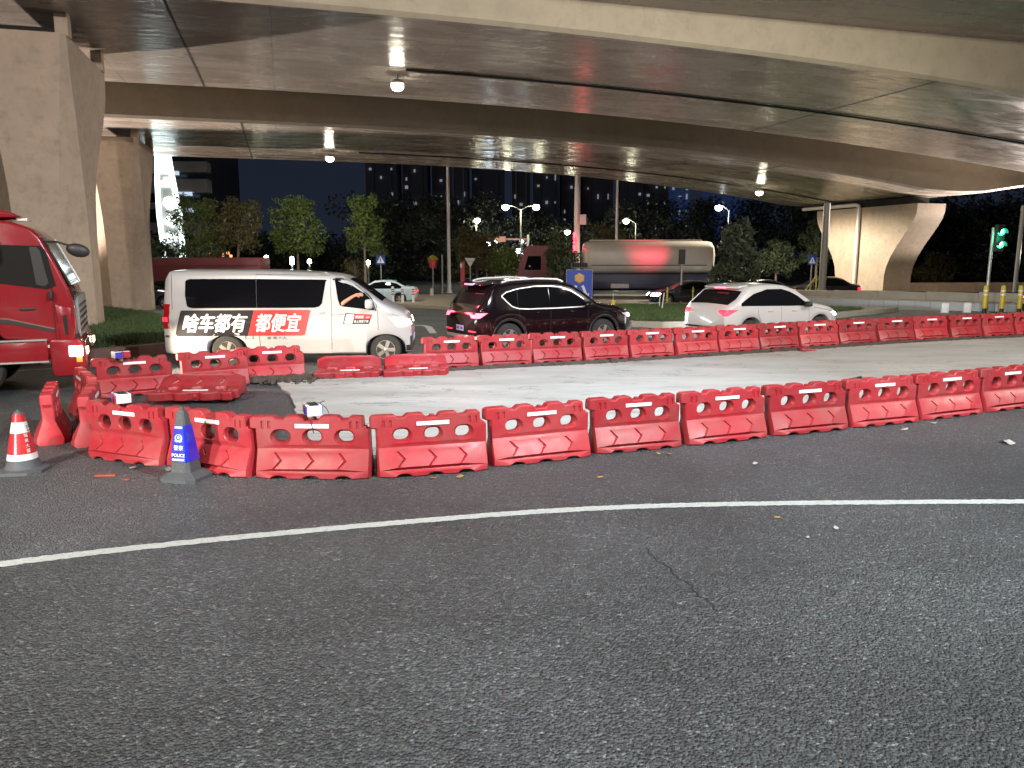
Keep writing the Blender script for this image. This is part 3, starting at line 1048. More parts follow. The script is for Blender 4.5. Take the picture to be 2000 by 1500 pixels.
def barrier_mesh():
    out = [(-0.575, 0.0)]
    for cx in (-0.31, 0.03, 0.37):
        for a in range(0, 7):
            t = math.pi * (1 - a / 6)
            out.append((cx + 0.085 * math.cos(t), 0.035 * math.sin(t)))
    out += [(0.635, 0.0), (0.635, 0.075), (0.635, 0.30), (0.63, 0.505), (0.595, 0.515), (0.592, 0.535), (0.565, 0.535), (0.560, 0.63), (0.545, 0.642), (0.43, 0.645), (0.395, 0.615), (0.33, 0.612), (0.29, 0.648), (0.15, 0.65), (0.115, 0.64), (0.085, 0.602),
            (-0.04, 0.602), (-0.07, 0.64), (-0.10, 0.65), (-0.24, 0.648), (-0.285, 0.612), (-0.35, 0.615), (-0.39, 0.645), (-0.60, 0.645), (-0.632, 0.63), (-0.64, 0.60), (-0.638, 0.515), (-0.578, 0.505), (-0.575, 0.30), (-0.575, 0.075)]
    n0 = len(out)
    # inset loop
    ins = []
    for i, p in enumerate(out):
        a, b = Vector(out[i - 1]), Vector(out[(i + 1) % n0])
        d1, d2 = (Vector(p) - a).normalized(), (b - Vector(p)).normalized()
        n1, n2 = Vector((-d1.y, d1.x)), Vector((-d2.y, d2.x))
        nn = (n1 + n2)
        nn = nn.normalized() if nn.length > 1e-4 else n1
        k = 0.013 / max(0.5, nn.dot(n1))
        ins.append((p[0] + nn.x * k, p[1] + nn.y * k))
    verts, edges, feat = [], [], []
    holes = []

    def loop(pts, depth, closed=True):
        o = len(verts)
        verts.extend(pts)
        feat.extend([depth] * len(pts))
        for i in range(len(pts) if closed else len(pts) - 1):
            edges.append((o + i, o + (i + 1) % len(pts)))
        return list(range(o, o + len(pts)))

    OUT = loop(out, 0.016)
    INS = loop(ins, 0.0)
    # fold lines across the face
    for z in (0.075, 0.30):
        l_ = [i for i, p in zip(INS, out) if abs(p[1] - z) < 1e-6]
        edges.append((l_[0], l_[1]))
    k = len(out) - 1

    def stad(cx, cz, hx, hz, n=8):
        r_ = min(hx, hz)
        pts = []
        for side, sg in ((0, 1), (1, -1)):
            for a in range(n + 1):
                t = -math.pi / 2 + math.pi * a / n
                pts.append((cx + sg * ((hx - r_) + r_ * math.cos(t)), cz + sg * r_ * math.sin(t)))
        res = []
        for p in pts:
            if not res or math.dist(p, res[-1]) > 1e-5:
                res.append(p)
        if math.dist(res[0], res[-1]) < 1e-5:
            res.pop()
        return res

    inner = []
    for cx in (-0.31, 0.03, 0.37):
        loop(stad(cx, 0.425, 0.112, 0.085), 0.0)
        loop(stad(cx, 0.425, 0.106, 0.079), 0.012)
        h = stad(cx, 0.425, 0.085, 0.062)
        inner.append(loop(h, 0.042))
        holes.append(h)
        # raised chevron on the sloping foot: V groove with a sharp middle
        c = cx - 0.02
        og = [(c - 0.05, 0.262), (c - 0.022, 0.262), (c + 0.052, 0.185), (c - 0.022, 0.108), (c - 0.05, 0.108), (c + 0.018, 0.185)]
        loop(og, 0.0)
        loop([(c - 0.035, 0.257), (c + 0.036, 0.185), (c - 0.035, 0.113)], 0.020, False)
    for cx in (-0.50, -0.43, 0.44, 0.51):
        loop([(cx - 0.016, 0.515), (cx + 0.016, 0.515), (cx + 0.016, 0.595), (cx - 0.016, 0.595)], 0.0)
        loop([(cx - 0.010, 0.522), (cx + 0.010, 0.522), (cx + 0.010, 0.588), (cx - 0.010, 0.588)], 0.014)
    res = delaunay_2d_cdt([Vector(v) for v in verts], edges, [], 0, 1e-6)
    V, F, OV = res[0], res[2], res[3]

    def inside(p, poly):
        c = False
        for i in range(len(poly)):
            a, b = poly[i], poly[(i + 1) % len(poly)]
            if (a[1] > p[1]) != (b[1] > p[1]) and p[0] < (b[0] - a[0]) * (p[1] - a[1]) / (b[1] - a[1]) + a[0]:
                c = not c
        return c

    dep = []
    for i, v in enumerate(V):
        d = max((feat[j] for j in OV[i]), default=0.0)
        dep.append(d)
    faces = []
    for f in F:
        c = (V[f[0]] + V[f[1]] + V[f[2]]) / 3
        if inside(c, out) and not any(inside(c, h) for h in holes):
            faces.append(tuple(f))
    nv = len(V)
    front = [(v.x, -(barrier_hw(v.x, v.y) - dep[i]), v.y) for i, v in enumerate(V)]
    back = [(v.x, (barrier_hw(v.x, v.y) - dep[i]), v.y) for i, v in enumerate(V)]
    fs = []
    for f in faces:
        a, b, c = (V[i] for i in f)
        ccw = (b - a).cross(c - a) > 0
        q = f if ccw else tuple(reversed(f))
        fs.append(q)
        fs.append(tuple(i + nv for i in reversed(q)))
    # boundary edges -> walls
    cnt = {}
    for f in fs[0::2]:
        for i in range(3):
            e = (f[i], f[(i + 1) % 3])
            cnt[e] = 1
    for (a, b) in list(cnt):
        if (b, a) not in cnt:
            fs.append((b, a, a + nv, b + nv))
    me = bpy.data.meshes.new("water_barrier")
    me.from_pydata(front + back, [], fs)
    me.polygons.foreach_set("use_smooth", [True] * len(fs))
    me.set_sharp_from_angle(angle=R(32))
    me.validate()
    me.materials.append(M["barrier"])
    return me


BME = barrier_mesh()
STRIP = MB().box((0.03, -0.0815, 0.545), (0.36, 0.008, 0.042)).mesh("reflective_strip")
STRIP.materials.append(M["strip"])
CAPM = MB().lathe([(0.030, 0.598), (0.030, 0.622), (0.022, 0.628)], 14, Matrix.Translation((0.03, 0, 0))).mesh("filler_cap", 40)
CAPM.materials.append(M["barrier"])


def barrier(label, group, loc, rot, sx=1.0, both=True):
    o = bpy.data.objects.new("water_barrier", BME)
    COL.objects.link(o)
    o.location = loc
    o.rotation_euler = rot
    o.scale = (sx, 1, 1)
    tag(o, label, "traffic barrier", group)
    inst("reflective_strip", STRIP, o)
    if both:
        inst("reflective_strip", STRIP, o, (0.06, 0, 0), (0, 0, math.pi))
    inst("filler_cap", CAPM, o)
    return o


ORD = ["first", "second", "third", "fourth", "fifth", "sixth", "seventh", "eighth", "ninth", "tenth", "eleventh", "twelfth", "thirteenth", "fourteenth", "fifteenth"]


def row(pts, gap, labels, group, jit):
    """pts: ground points of the near foot edge, one barrier between neighbours"""
    rj = random.Random(jit)
    for i, (a, b) in enumerate(pts):
        a, b = Vector(a), Vector(b)
        d = b - a
        yaw = math.atan2(d.y, d.x) + rj.uniform(-0.035, 0.035)
        nn = Vector((-math.sin(yaw), math.cos(yaw)))
        c = (a + b) / 2 + nn * (0.20 + rj.uniform(-0.035, 0.035))
        barrier(labels[i], group, (c.x, c.y, 0.0), (rj.uniform(-0.012, 0.012), 0, yaw), min(1.09, max(0.93, d.length / BL * gap)))


near = [(-4.98, 8.86), (-3.94, 8.42)], [(-3.93, 8.5), (-2.80, 7.95)], [(-2.76, 7.95), (-1.49, 7.94)], [(-1.45, 7.97), (-0.24, 8.30)], [(-0.22, 8.34), (0.95, 8.88)], [(0.97, 8.90), (2.11, 9.35)], [(2.13, 9.36), (3.32, 9.84)], [(3.34, 9.85), (4.55, 10.36)], [(4.57, 10.38), (5.74, 10.85)], [(5.76, 10.87), (7.0, 11.42)], [(7.02, 11.43), (8.25, 12.0)]
nl = ["red water barrier at the corner with a lamp box on it, beside the blue cone",
      "red water barrier partly hidden by the blue police cone",
      "red water barrier with a lamp box tied on top, standing just past the blue cone",
      "red water barrier with an open gap beside it, next after the lamp-box barrier"]
nl += ["%s red water barrier after the open gap in the near row" % ORD[i] for i in range(1, 8)]
row(near, 0.995, nl, "red barriers along the near side of the slab", 11)

far = [(-1.81, 16.0), (-0.66, 16.40), (0.44, 16.84), (1.60, 17.28), (2.69, 17.73), (3.82, 18.25), (4.99, 18.76), (6.15, 19.30), (7.37, 19.92), (8.62, 20.52), (9.90, 21.13), (11.16, 21.68), (12.40, 22.20), (13.60, 22.66), (14.9, 23.2), (16.1, 23.75)]
fl_ = ["red water barrier of the far row below the black car's bumper, next to the gap"] + ["%s red water barrier of the far row counted from the gap" % ORD[i] for i in range(1, 15)]
row([(a, b) for a, b in zip(far, far[1:])], 0.985, fl_, "red barriers along the far side of the slab", 12)

row([((-6.75, 12.55), (-5.72, 13.2)), ((-5.72, 13.42), (-4.70, 13.98)), ((-4.98, 14.12), (-3.86, 14.62))], 0.99,
    ["red water barrier with a lamp box at its end, below the red granite kerb", "red water barrier in front of the van's rear wheel, middle of three", "red water barrier in front of the van's sliding door, beside the fallen pair"],
    "red barriers behind the fallen barrier", 13)


def bar2(label, a, b, group):
    a, b = Vector(a), Vector(b)
    d = b - a
    c = (a + b) / 2
    barrier(label, group, (c.x, c.y, 0), (0, 0, math.atan2(d.y, d.x)), 1.0)


G3 = "red barriers closing the end of the slab"
bar2("red water barrier seen end-on, standing apart in front of the red truck", (-5.62, 9.35), (-6.25, 10.6), G3)
bar2("red water barrier seen end-on, running back from the corner barrier", (-5.14, 9.30), (-5.62, 10.48), G3)
bar2("red water barrier seen end-on, furthest back towards the truck", (-5.85, 10.85), (-6.62, 11.9), G3)
# barriers lying flat: foot to the back, back side up
G4 = "red barriers lying flat on the ground"
barrier("red water barrier lying flat in front of the van, touching the standing barrier row", G4, (-3.2, 15.25, 0.20), (R(90 + 11), 0, R(12)), 1.0)
barrier("red water barrier lying flat on the slab edge below the van's front wheel", G4, (-1.96, 15.50, 0.20), (R(90 + 11), 0, R(14)), 1.0)
barrier("dusty red water barrier lying flat on the soil inside the corner", G4, (-5.05, 12.75, 0.215), (R(90 + 8), 0, R(5)), 1.07)
# ================================================================== VEHICLES
def smoothed(pts, x, wdt=0.05):
    px, pz = [p[0] for p in pts], [p[1] for p in pts]
    a = np.interp([x + k * wdt / 3 for k in (-3, -2, -1, 0, 1, 2, 3)], px, pz)
    return float((a * np.array([1, 2, 3, 4, 3, 2, 1])).sum() / 16)


class Car:
    """body lofted along its length; every window, lamp and trim is a piece of its own following the body's surface.
    local axes: x forward from the rear end, y to the left, z up"""

    def __init__(s, root, L, W, top, sill, belt, wheels, wr, tum=0.15, r=0.10, tapr=(0.35, 0.14), tapf=(0.6, 0.22), arch=1.25, bump_r=0.42, bump_f=0.30, flat=False, archk=0.98):
        s.root, s.L, s.W, s.top, s.sill, s.belt, s.wheels, s.wr, s.tum, s.r = root, L, W / 2, top, sill, belt, wheels, wr, tum, r
        s.tapr, s.tapf, s.ar = tapr, tapf, wr * arch
        s.bump_r, s.bump_f, s.flat, s.archk = bump_r, bump_f, flat, archk
        s.zmax = max(p[1] for p in top)

    def half(s, x):
        w_ = s.W
        if x < s.tapr[0]:
            w_ -= s.tapr[1] * (1 - x / s.tapr[0]) ** 2
        if x > s.L - s.tapf[0]:
            w_ -= s.tapf[1] * ((x - s.L + s.tapf[0]) / s.tapf[0]) ** 2
        return w_

    def zb(s, x):
        z = s.sill
        if x < 0.35:
            z += (s.bump_r - s.sill) * max(0, 1 - x / 0.35)
        if x > s.L - 0.4:
            z += (s.bump_f - s.sill) * max(0, (x - s.L + 0.4) / 0.4)
        for wx in s.wheels:
            d = abs(x - wx)
            if d < s.ar:
                z = max(z, s.wr + math.sqrt(s.ar ** 2 - d * d) * s.archk)
        return z

    def ring(s, x):
        w_ = s.half(x)
        zt = smoothed(s.top, x, 0.04)
        zb = s.zb(x)
        bl = float(np.interp(x, [p[0] for p in s.belt], [p[1] for p in s.belt]))
        r = min(s.r, (zt - zb) * 0.3)
        zs = zt - r
        zl = min(bl, zs - 0.02)
        zb = min(zb, zl - 0.05)
        wt = w_ * (1 - s.tum * min(1.0, max(0, (zs - zl) / (s.zmax - bl))))
        h = zl - zb
        f3, f5, f6 = (1.0, 1.0, 0.996) if s.flat else (0.99, 0.998, 0.982)
        return [(0, zb), (w_ * 0.8, zb), (w_ * 0.965, zb + min(0.03, h * 0.1)), (w_ * f3, zb + min(0.10, h * 0.3)), (w_, zb + h * 0.55), (w_ * f5, zb + h * 0.8), (w_ * f6, zl), ((w_ * f6 + wt) / 2 + 0.012, (zl + zs) / 2), (wt, zs),
                (wt - 0.18 * r, zs + 0.45 * r), (wt - 0.55 * r, zs + 0.80 * r), (wt - 1.2 * r, zs + 0.97 * r), (wt * 0.5, zt + 0.012), (0, zt + 0.02)]

    def stations(s):
        xs = set(np.round(np.linspace(0.0, s.L, 64), 4))
        xs |= {0.015, 0.04, 0.08, s.L - 0.015, s.L - 0.04, s.L - 0.09}
        for wx in s.wheels:
            for k in np.linspace(0, math.pi, 25):
                xs.add(round(wx + s.ar * math.cos(k) * 0.9999, 4))
            xs |= {round(wx - s.ar - 0.004, 4), round(wx + s.ar + 0.004, 4)}
        xs |= {round(p[0], 4) for p in s.top if 0 <= p[0] <= s.L}
        return sorted(x for x in xs if 0 <= x <= s.L)

    def body(s, m):
        P = []
        for x in s.stations():
            q = s.ring(x)
            P.append([(x, -y, z) for y, z in q] + [(x, y, z) for y, z in reversed(q[1:-1])])
        mb = loft(P)
        mb.f = [tuple(reversed(f)) for f in mb.f]
        o = mb.build("body", m, s.root, smooth=42)
        u = MB()
        u.box((s.L / 2, 0, s.sill + 0.12), (s.L - 0.5, s.W * 1.5, 0.3))
        for wx in s.wheels:
            u.box((wx, 0, s.wr + 0.1), (s.ar * 2.0, s.W * 1.25, s.ar * 1.3))
        u.build("underbody", M["under"], s.root)
        return o

    def y_at(s, x, z):
        q = s.ring(min(max(x, 0), s.L))[2:]
        zz = [p[1] for p in q]
        yy = [p[0] for p in q]
        return float(np.interp(z, zz, yy))

    def side(s, name, m, lo, up, off=0.004, both=True, parent=None, nx=22, nz=7):
        """patch between a lower and an upper line, on the near (right) side and the far side"""
        x0, x1 = max(lo[0][0], up[0][0]), min(lo[-1][0], up[-1][0])
        xs = sorted(set(list(np.linspace(x0, x1, nx)) + [p[0] for p in lo + up if x0 <= p[0] <= x1]))
        res = []
        for sg in ((-1, 1) if both else (-1,)):
            P = []
            for x in xs:
                a, b = np.interp(x, *zip(*lo)), np.interp(x, *zip(*up))
                b = max(b, a + 0.0005)
                P.append([(x, sg * (s.y_at(x, a + (b - a) * k / nz) + off), a + (b - a) * k / nz) for k in range(nz + 1)])
            res.append(MB().grid(P, flip=sg > 0).build(name, m, parent or s.root, smooth=40))
        return res[0]

    def line(s, name, m, pts, wid=0.012, off=0.003, both=True, parent=None):
        res = None
        dense = []
        for a, b in zip(pts, pts[1:]):
            k = max(2, int(math.dist(a, b) / 0.06))
            dense += [(a[0] + (b[0] - a[0]) * i / k, a[1] + (b[1] - a[1]) * i / k) for i in range(k)]
        dense.append(pts[-1])
        for sg in ((-1, 1) if both else (-1,)):
            P = []
            for i, p in enumerate(dense):
                a, b = Vector(dense[max(0, i - 1)]), Vector(dense[min(len(dense) - 1, i + 1)])
                d = (b - a).normalized()
                nn = Vector((-d.y, d.x)) * wid / 2
                P.append([(p[0] + k * nn.x, sg * (s.y_at(p[0] + k * nn.x, p[1] + k * nn.y) + (off if abs(k) < 1 else off * 0.2)), p[1] + k * nn.y) for k in (-1, -0.6, 0.6, 1)])
            o = MB().grid(P, flip=sg < 0).build(name, m, parent or s.root)
            res = res or o
        return res

    def over(s, name, m, x0, x1, f=0.86, off=0.006):
        """glass lying on the sloping ends of the roof"""
        P = []
        for x in np.linspace(x0, x1, 14):
            q = s.ring(x)[8:]
            yy, zz = [p[0] for p in q][::-1], [p[1] for p in q][::-1]
            ym = q[3][0] * f + 0.03
            e = 0.01
            sl = (smoothed(s.top, x + e) - smoothed(s.top, x - e)) / (2 * e)
            nn = Vector((-sl, 0, 1)).normalized() * off
            P.append([(x + nn.x, y, float(np.interp(abs(y), yy, zz)) + nn.z) for y in np.linspace(-ym, ym, 11)])
        return MB().grid(P, flip=True).build(name, m, s.root, smooth=50)

    def xend(s, z, front):
        xs = np.linspace(0, s.L * 0.45, 120)
        if front:
            xs = s.L - xs
        for x in xs:
            if smoothed(s.top, x, 0.04) + 0.012 >= z:
                return float(x)
        return float(xs[-1])

    def wrap(s, name, m, ua, ub, z0, z1, front=False, off=0.008, sides=(-1, 1), n=18, lean=0.0, parent=None):
        """patch bent round a corner: u < 0 on the end face (-1 = middle), u > 0 metres along the side. ua and ub may be (bottom, top) pairs"""
        ua = ua if isinstance(ua, tuple) else (ua, ua)
        ub = ub if isinstance(ub, tuple) else (ub, ub)
        o = None
        sgx = 1 if front else -1
        for sd in sides:
            P = []
            for k in range(7):
                t = k / 6
                z = z0 + (z1 - z0) * t
                xe = s.xend(z, front)
                row_ = []
                for i in range(n + 1):
                    u = (ua[0] + (ua[1] - ua[0]) * t) * (1 - i / n) + (ub[0] + (ub[1] - ub[0]) * t) * i / n
                    if u <= 0:
                        yc = s.y_at(xe, z)
                        row_.append((xe + sgx * off, sd * (yc * (1 + u) + (off if u > -0.03 else 0)), z))
                    else:
                        x = xe - sgx * u
                        row_.append((x, sd * (s.y_at(x, z) + off), z))
                P.append(row_)
            fl = (sd < 0) != front
            q = MB().grid(P, flip=fl).build(name, m, parent or s.root, smooth=50)
            o = o or q
        return o

    def wheel_set(s, rim="rim", spokes=5, inset=0.02, wide=0.21):
        r = s.wr
        ty = MB().lathe([(r * 0.62, -wide / 2), (r * 0.93, -wide / 2), (r, -wide * 0.34), (r, wide * 0.34), (r * 0.93, wide / 2), (r * 0.62, wide / 2), (r * 0.60, wide * 0.2), (r * 0.6, -wide * 0.2)], 36).mesh("wheel", 35)
        setmat(ty, M["rubber"])
        rb_ = MB()
        rb_.lathe([(r * 0.64, wide * 0.42), (r * 0.58, wide * 0.40), (r * 0.56, wide * 0.1), (r * 0.2, wide * 0.12)], 32, mi=1)
        rb_.lathe([(r * 0.645, wide * 0.36), (r * 0.645, wide * 0.47), (r * 0.585, wide * 0.47), (r * 0.575, wide * 0.36)], 32)
        rb_.lathe([(r * 0.19, wide * 0.2), (r * 0.18, wide * 0.42), (r * 0.06, wide * 0.47), (0.001, wide * 0.47)], 20)
        for k in range(spokes):
            a = 2 * math.pi * k / spokes
            for da in ((-0.13, 0.13) if spokes == 5 else (0,)):
                c, sn = math.cos(a + da), math.sin(a + da)
                rb_.box((c * r * 0.37, sn * r * 0.37, wide * 0.38), (r * 0.46, r * 0.13, wide * 0.16), a + da * 0.4)
            rb_.lathe([(r * 0.028, wide * 0.42), (r * 0.022, wide * 0.49)], 6, Matrix.Translation((math.cos(a + 0.63) * r * 0.13, math.sin(a + 0.63) * r * 0.13, 0)), mi=1)
        rm_ = rb_.mesh("rim", 30)
        setmat(rm_, M[rim], M["black_trim"])
        for wx in s.wheels:
            for sd in (-1, 1):
                o = inst("wheel", ty, s.root, (wx, sd * (s.half(wx) - wide / 2 - inset), r), (R(90) if sd < 0 else R(-90), 0, 0))
                inst("rim", rm_, o)

    def mirror(s, x, z, m, sz=(0.14, 0.20, 0.15)):
        for sd in (-1, 1):
            y = s.y_at(x, z)
            MB().bbox((x, sd * (y + sz[1] / 2 + 0.03), z + 0.03), sz, 0.045).box((x + 0.02, sd * (y + 0.03), z - 0.03), (0.05, 0.1, 0.03)).build("mirror", m, s.root, smooth=50)

    def handle(s, x, z, m, ln=0.18):
        for sd in (-1, 1):
            y = s.y_at(x, z)
            MB().bbox((x, sd * (y + 0.022), z), (ln, 0.02, 0.028), 0.009).box((x - ln * 0.42, sd * (y + 0.008), z), (0.02, 0.03, 0.02)).box((x + ln * 0.42, sd * (y + 0.008), z), (0.02, 0.03, 0.02)).build("door_handle", m, s.root, smooth=40)

    def flatbox(s, name, m, c, sz, b=0.01):
        return MB().bbox(c, sz, b).build(name, m, s.root, smooth=40)

    def lettering(s, name, text, m, x0, x1, z0, z1, shear=0.2, bold=0.02, off=0.013):
        """flat lettering laid on the near side"""
        me = text_mesh(text, 0.0)
        co = np.empty(len(me.vertices) * 3)
        me.vertices.foreach_get("co", co)
        co = co.reshape(-1, 3)
        lo, hi = co.min(0), co.max(0)
        V, Fc = [], []
        hgt = z1 - z0
        # heavier strokes: the outline laid again a little to either side
        for k, (ddx, ddz) in enumerate(((0, 0), (bold, 0), (-bold, 0), (0, bold * 0.6), (0, -bold * 0.6)) if bold else ((0, 0),)):
            base_ = len(V)
            for x, z, _ in co:
                u, v = (x - lo[0]) / (hi[0] - lo[0]), (z - lo[1]) / (hi[1] - lo[1])
                xx = x0 + (x1 - x0) * u + shear * hgt * v + ddx * hgt
                zz = z0 + hgt * v + ddz * hgt
                V.append((xx, -(s.y_at(xx, zz) + off + 0.0006 * k), zz))
            Fc += [tuple(i + base_ for i in p.vertices) for p in me.polygons]
        m2 = bpy.data.meshes.new(name)
        m2.from_pydata(V, [], Fc)
        m2.materials.append(m)
        o = bpy.data.objects.new(name, m2)
        COL.objects.link(o)
        o.parent = s.root
        bpy.data.meshes.remove(me)
        return o


def text_mesh(text, bold=0.0):
    c = bpy.data.curves.new("lettering", "FONT")
    c.body = text
    c.offset = bold
    c.resolution_u = 3
    o = bpy.data.objects.new("lettering", c)
    COL.objects.link(o)
    bpy.context.view_layer.update()
    me = bpy.data.meshes.new_from_object(o.evaluated_get(bpy.context.evaluated_depsgraph_get()))
    bpy.data.objects.remove(o)
    bpy.data.curves.remove(c)
    return me


# ------------------------------------------------------------------ white van
van = thing("van", "white passenger van with a black and red advertising strip along its side", "van", (-7.30, 17.22, 0), R(4.0))
van.scale = (0.967, 1.0, 0.985)
V = Car(van, 5.28, 1.80, [(0, 1.0), (0.02, 1.35), (0.08, 1.96), (0.16, 2.02), (0.5, 2.035), (2.2, 2.03), (3.2, 1.985), (3.6, 1.95), (3.8, 1.905), (4.08, 1.77), (4.38, 1.555), (4.68, 1.33), (4.82, 1.26), (5.05, 1.16), (5.18, 1.07), (5.25, 0.92), (5.28, 0.75)],
        0.24, [(0, 1.22), (3.4, 1.22), (4.5, 1.17), (5.3, 1.0)], (1.32, 4.72), 0.335, tum=0.10, r=0.11, tapr=(0.22, 0.07), tapf=(0.75, 0.26), arch=1.27, bump_r=0.28, bump_f=0.26, flat=True, archk=0.74)
V.body(M["white_paint"])
V.wheel_set()
V.side("rear_side_window", M["glass"], [(0.50, 1.50), (0.53, 1.30), (0.57, 1.265), (0.66, 1.25), (1.985, 1.25)], [(0.50, 1.60), (0.51, 1.80), (0.54, 1.845), (0.62, 1.86), (1.985, 1.858)])
V.side("sliding_door_window", M["glass"], [(1.997, 1.25), (3.22, 1.25), (3.32, 1.275), (3.38, 1.34), (3.47, 1.80), (3.50, 1.82)], [(1.997, 1.858), (3.40, 1.842), (3.47, 1.836), (3.50, 1.822)])
V.side("front_door_window", M["glass"], [(3.66, 1.84), (3.72, 1.42), (3.76, 1.30), (3.82, 1.275), (4.50, 1.19)], [(3.66, 1.845), (3.70, 1.852), (3.9, 1.835), (4.02, 1.79), (4.22, 1.64), (4.42, 1.43), (4.50, 1.20)])
V.line("window_trim", M["black_trim"], [(3.62, 1.835), (3.70, 1.868), (3.9, 1.852), (4.03, 1.805), (4.23, 1.655), (4.44, 1.44), (4.53, 1.18)], 0.03, 0.006)
V.over("windshield", M["glass"], 3.95, 4.64, 0.74)
V.over("rear_window", M["glass"], 0.022, 0.074, 0.9)
for pts in ([(3.56, 1.92), (3.58, 1.3), (3.56, 0.30)], [(1.99, 1.95), (3.56, 1.93)], [(1.99, 1.95), (1.99, 1.25)], [(2.02, 0.66), (2.04, 0.28)], [(3.56, 0.28), (4.28, 0.29)], [(4.545, 1.30), (4.57, 1.1), (4.57, 0.70)], [(0.22, 1.96), (0.22, 1.22)], [(2.04, 0.27), (3.56, 0.27)]):
    V.line("door_gap", M["seam"], pts, 0.010, 0.002)
V.line("slide_rail", M["seam"], [(0.75, 0.955), (2.02, 0.955)], 0.014, 0.011, both=False)
V.line("fuel_flap_gap", M["seam"], [(1.72, 0.74), (1.72, 0.60), (1.88, 0.60), (1.88, 0.74), (1.72, 0.74)], 0.007, 0.0105, both=False)
V.line("sill_trim", M["black_trim"], [(1.78, 0.262), (4.26, 0.262)], 0.03, 0.004)
V.side("decal_panel", M["decal_black"], [(0.26, 0.72), (0.275, 0.675), (0.31, 0.66), (1.83, 0.66), (1.94, 1.2)], [(0.26, 0.73), (0.385, 1.18), (0.41, 1.205), (1.93, 1.205), (1.94, 1.203)], 0.0055, both=False)
V.side("decal_panel", M["decal_red"], [(1.78, 0.66), (2.93, 0.66), (2.99, 0.68), (3.12, 1.16), (3.14, 1.19)], [(1.78, 0.664), (1.93, 1.205), (3.10, 1.205), (3.14, 1.195)], 0.0065, both=False)
V.lettering("decal_lettering", "啥车都有", M["decal_white"], 0.40, 1.70, 0.745, 1.13, 0.26, 0.030)
V.lettering("decal_lettering", "都便宜", M["decal_white"], 1.93, 2.86, 0.745, 1.13, 0.22, 0.030)
V.lettering("capacity_lettering", "准 乘 7 人", M["decal_black"], 2.18, 2.60, 0.585, 0.645, 0.0, 0.0, 0.005)
V.side("door_sign", M["decal_black"], [(3.82, 0.90), (4.37, 0.90), (4.45, 1.09)], [(3.82, 0.91), (3.875, 1.13), (4.44, 1.10), (4.45, 1.095)], 0.005, both=False)
V.side("door_sign_band", M["decal_red"], [(4.055, 1.010), (4.415, 1.005), (4.44, 1.09)], [(4.055, 1.012), (4.085, 1.108), (4.435, 1.092), (4.44, 1.091)], 0.0065, both=False)
V.side("door_sign_blank", M["strip"], [(3.845, 0.915), (4.02, 0.915), (4.065, 1.095)], [(3.845, 0.918), (3.90, 1.105), (4.06, 1.10), (4.065, 1.096)], 0.0065, both=False)
V.lettering("door_sign_lettering", "货拉拉", M["decal_white"], 4.08, 4.26, 1.02, 1.085, 0.25, 0.02)
V.lettering("door_sign_lettering", "APP", M["decal_white"], 4.31, 4.39, 1.025, 1.055, 0.15, 0.0)
V.lettering("door_sign_lettering", "码上找我下单", M["decal_white"], 4.05, 4.36, 0.925, 0.985, 0.2, 0.02)
V.handle(3.32, 1.135, M["white_paint"], 0.22)
V.handle(3.70, 1.115, M["white_paint"], 0.22)
V.mirror(4.40, 1.30, M["white_paint"], (0.16, 0.20, 0.20))
V.wrap("tail_lamp", M["tail_off"], -0.16, 0.14, 0.82, 1.34)
V.wrap("tail_lamp", M["tail_on"], -0.14, 0.10, 0.97, 1.06, off=0.014)
V.wrap("headlamp", M["head_lens"], (-0.42, -0.30), (0.30, 0.42), 0.80, 1.05, front=True)
V.wrap("headlamp_bulb", M["head_on"], (-0.34, -0.26), (0.04, 0.10), 0.86, 0.98, front=True, off=0.014)
V.wrap("grille", M["black_trim"], -0.99, -0.45, 0.80, 0.93, front=True)
V.wrap("bumper_trim", M["black_trim"], -0.9, 0.12, 0.30, 0.42, front=True)
V.wrap("fog_lamp_surround", M["black_trim"], -0.10, 0.03, 0.42, 0.62, front=True)
V.flatbox("number_plate", M["plate"], (5.30, 0, 0.55), (0.012, 0.44, 0.14))
V.wrap("tailgate_handle", M["black_trim"], -0.99, -0.75, 0.90, 0.96)
V.line("rear_bumper_mark", M["seam"], [(0.02, 0.66), (0.12, 0.66)], 0.05, 0.003)
MB().bbox((4.62, -0.80, 1.325), (0.30, 0.05, 0.02), 0.008, ry=R(38)).build("wiper", M["black_trim"], van)
light("headlamp_beam", "SPOT", (5.36, -0.55, 0.90), 420, (1.0, 0.93, 0.80), None, 70, 0.7, 0.06, van).rotation_euler = (R(86), 0, R(-90))
light("headlamp_beam", "SPOT", (5.36, 0.55, 0.90), 420, (1.0, 0.93, 0.80), None, 70, 0.7, 0.06, van).rotation_euler = (R(86), 0, R(-90))

# ------------------------------------------------------------------ black SUV
suv = thing("suv", "dark maroon-black SUV with chrome window line and glowing tail lamps", "car", (-1.25, 19.05, 0), R(30))
S = Car(suv, 4.66, 1.88, [(0, 0.93), (0.03, 1.0), (0.10, 1.12), (0.30, 1.36), (0.46, 1.58), (0.40, 1.62), (0.62, 1.665), (1.0, 1.71), (1.7, 1.735), (2.3, 1.71), (2.7, 1.62), (3.05, 1.42), (3.42, 1.16), (3.6, 1.115), (4.1, 1.05), (4.42, 0.95), (4.58, 0.82), (4.66, 0.62)],
        0.27, [(0, 1.0), (0.8, 1.06), (1.6, 1.03), (3.2, 0.99), (4.6, 0.8)], (0.86, 3.62), 0.36, tum=0.19, r=0.10, tapr=(0.5, 0.18), tapf=(0.7, 0.26), arch=1.18)
S.top = sorted([p for p in S.top if p != (0.40, 1.62)])
S.body(M["dark_paint"])
S.wheel_set()
S.side("quarter_window", M["glass"], [(0.70, 1.35), (0.86, 1.15), (1.08, 1.085)], [(0.70, 1.37), (0.80, 1.44), (1.08, 1.50)])
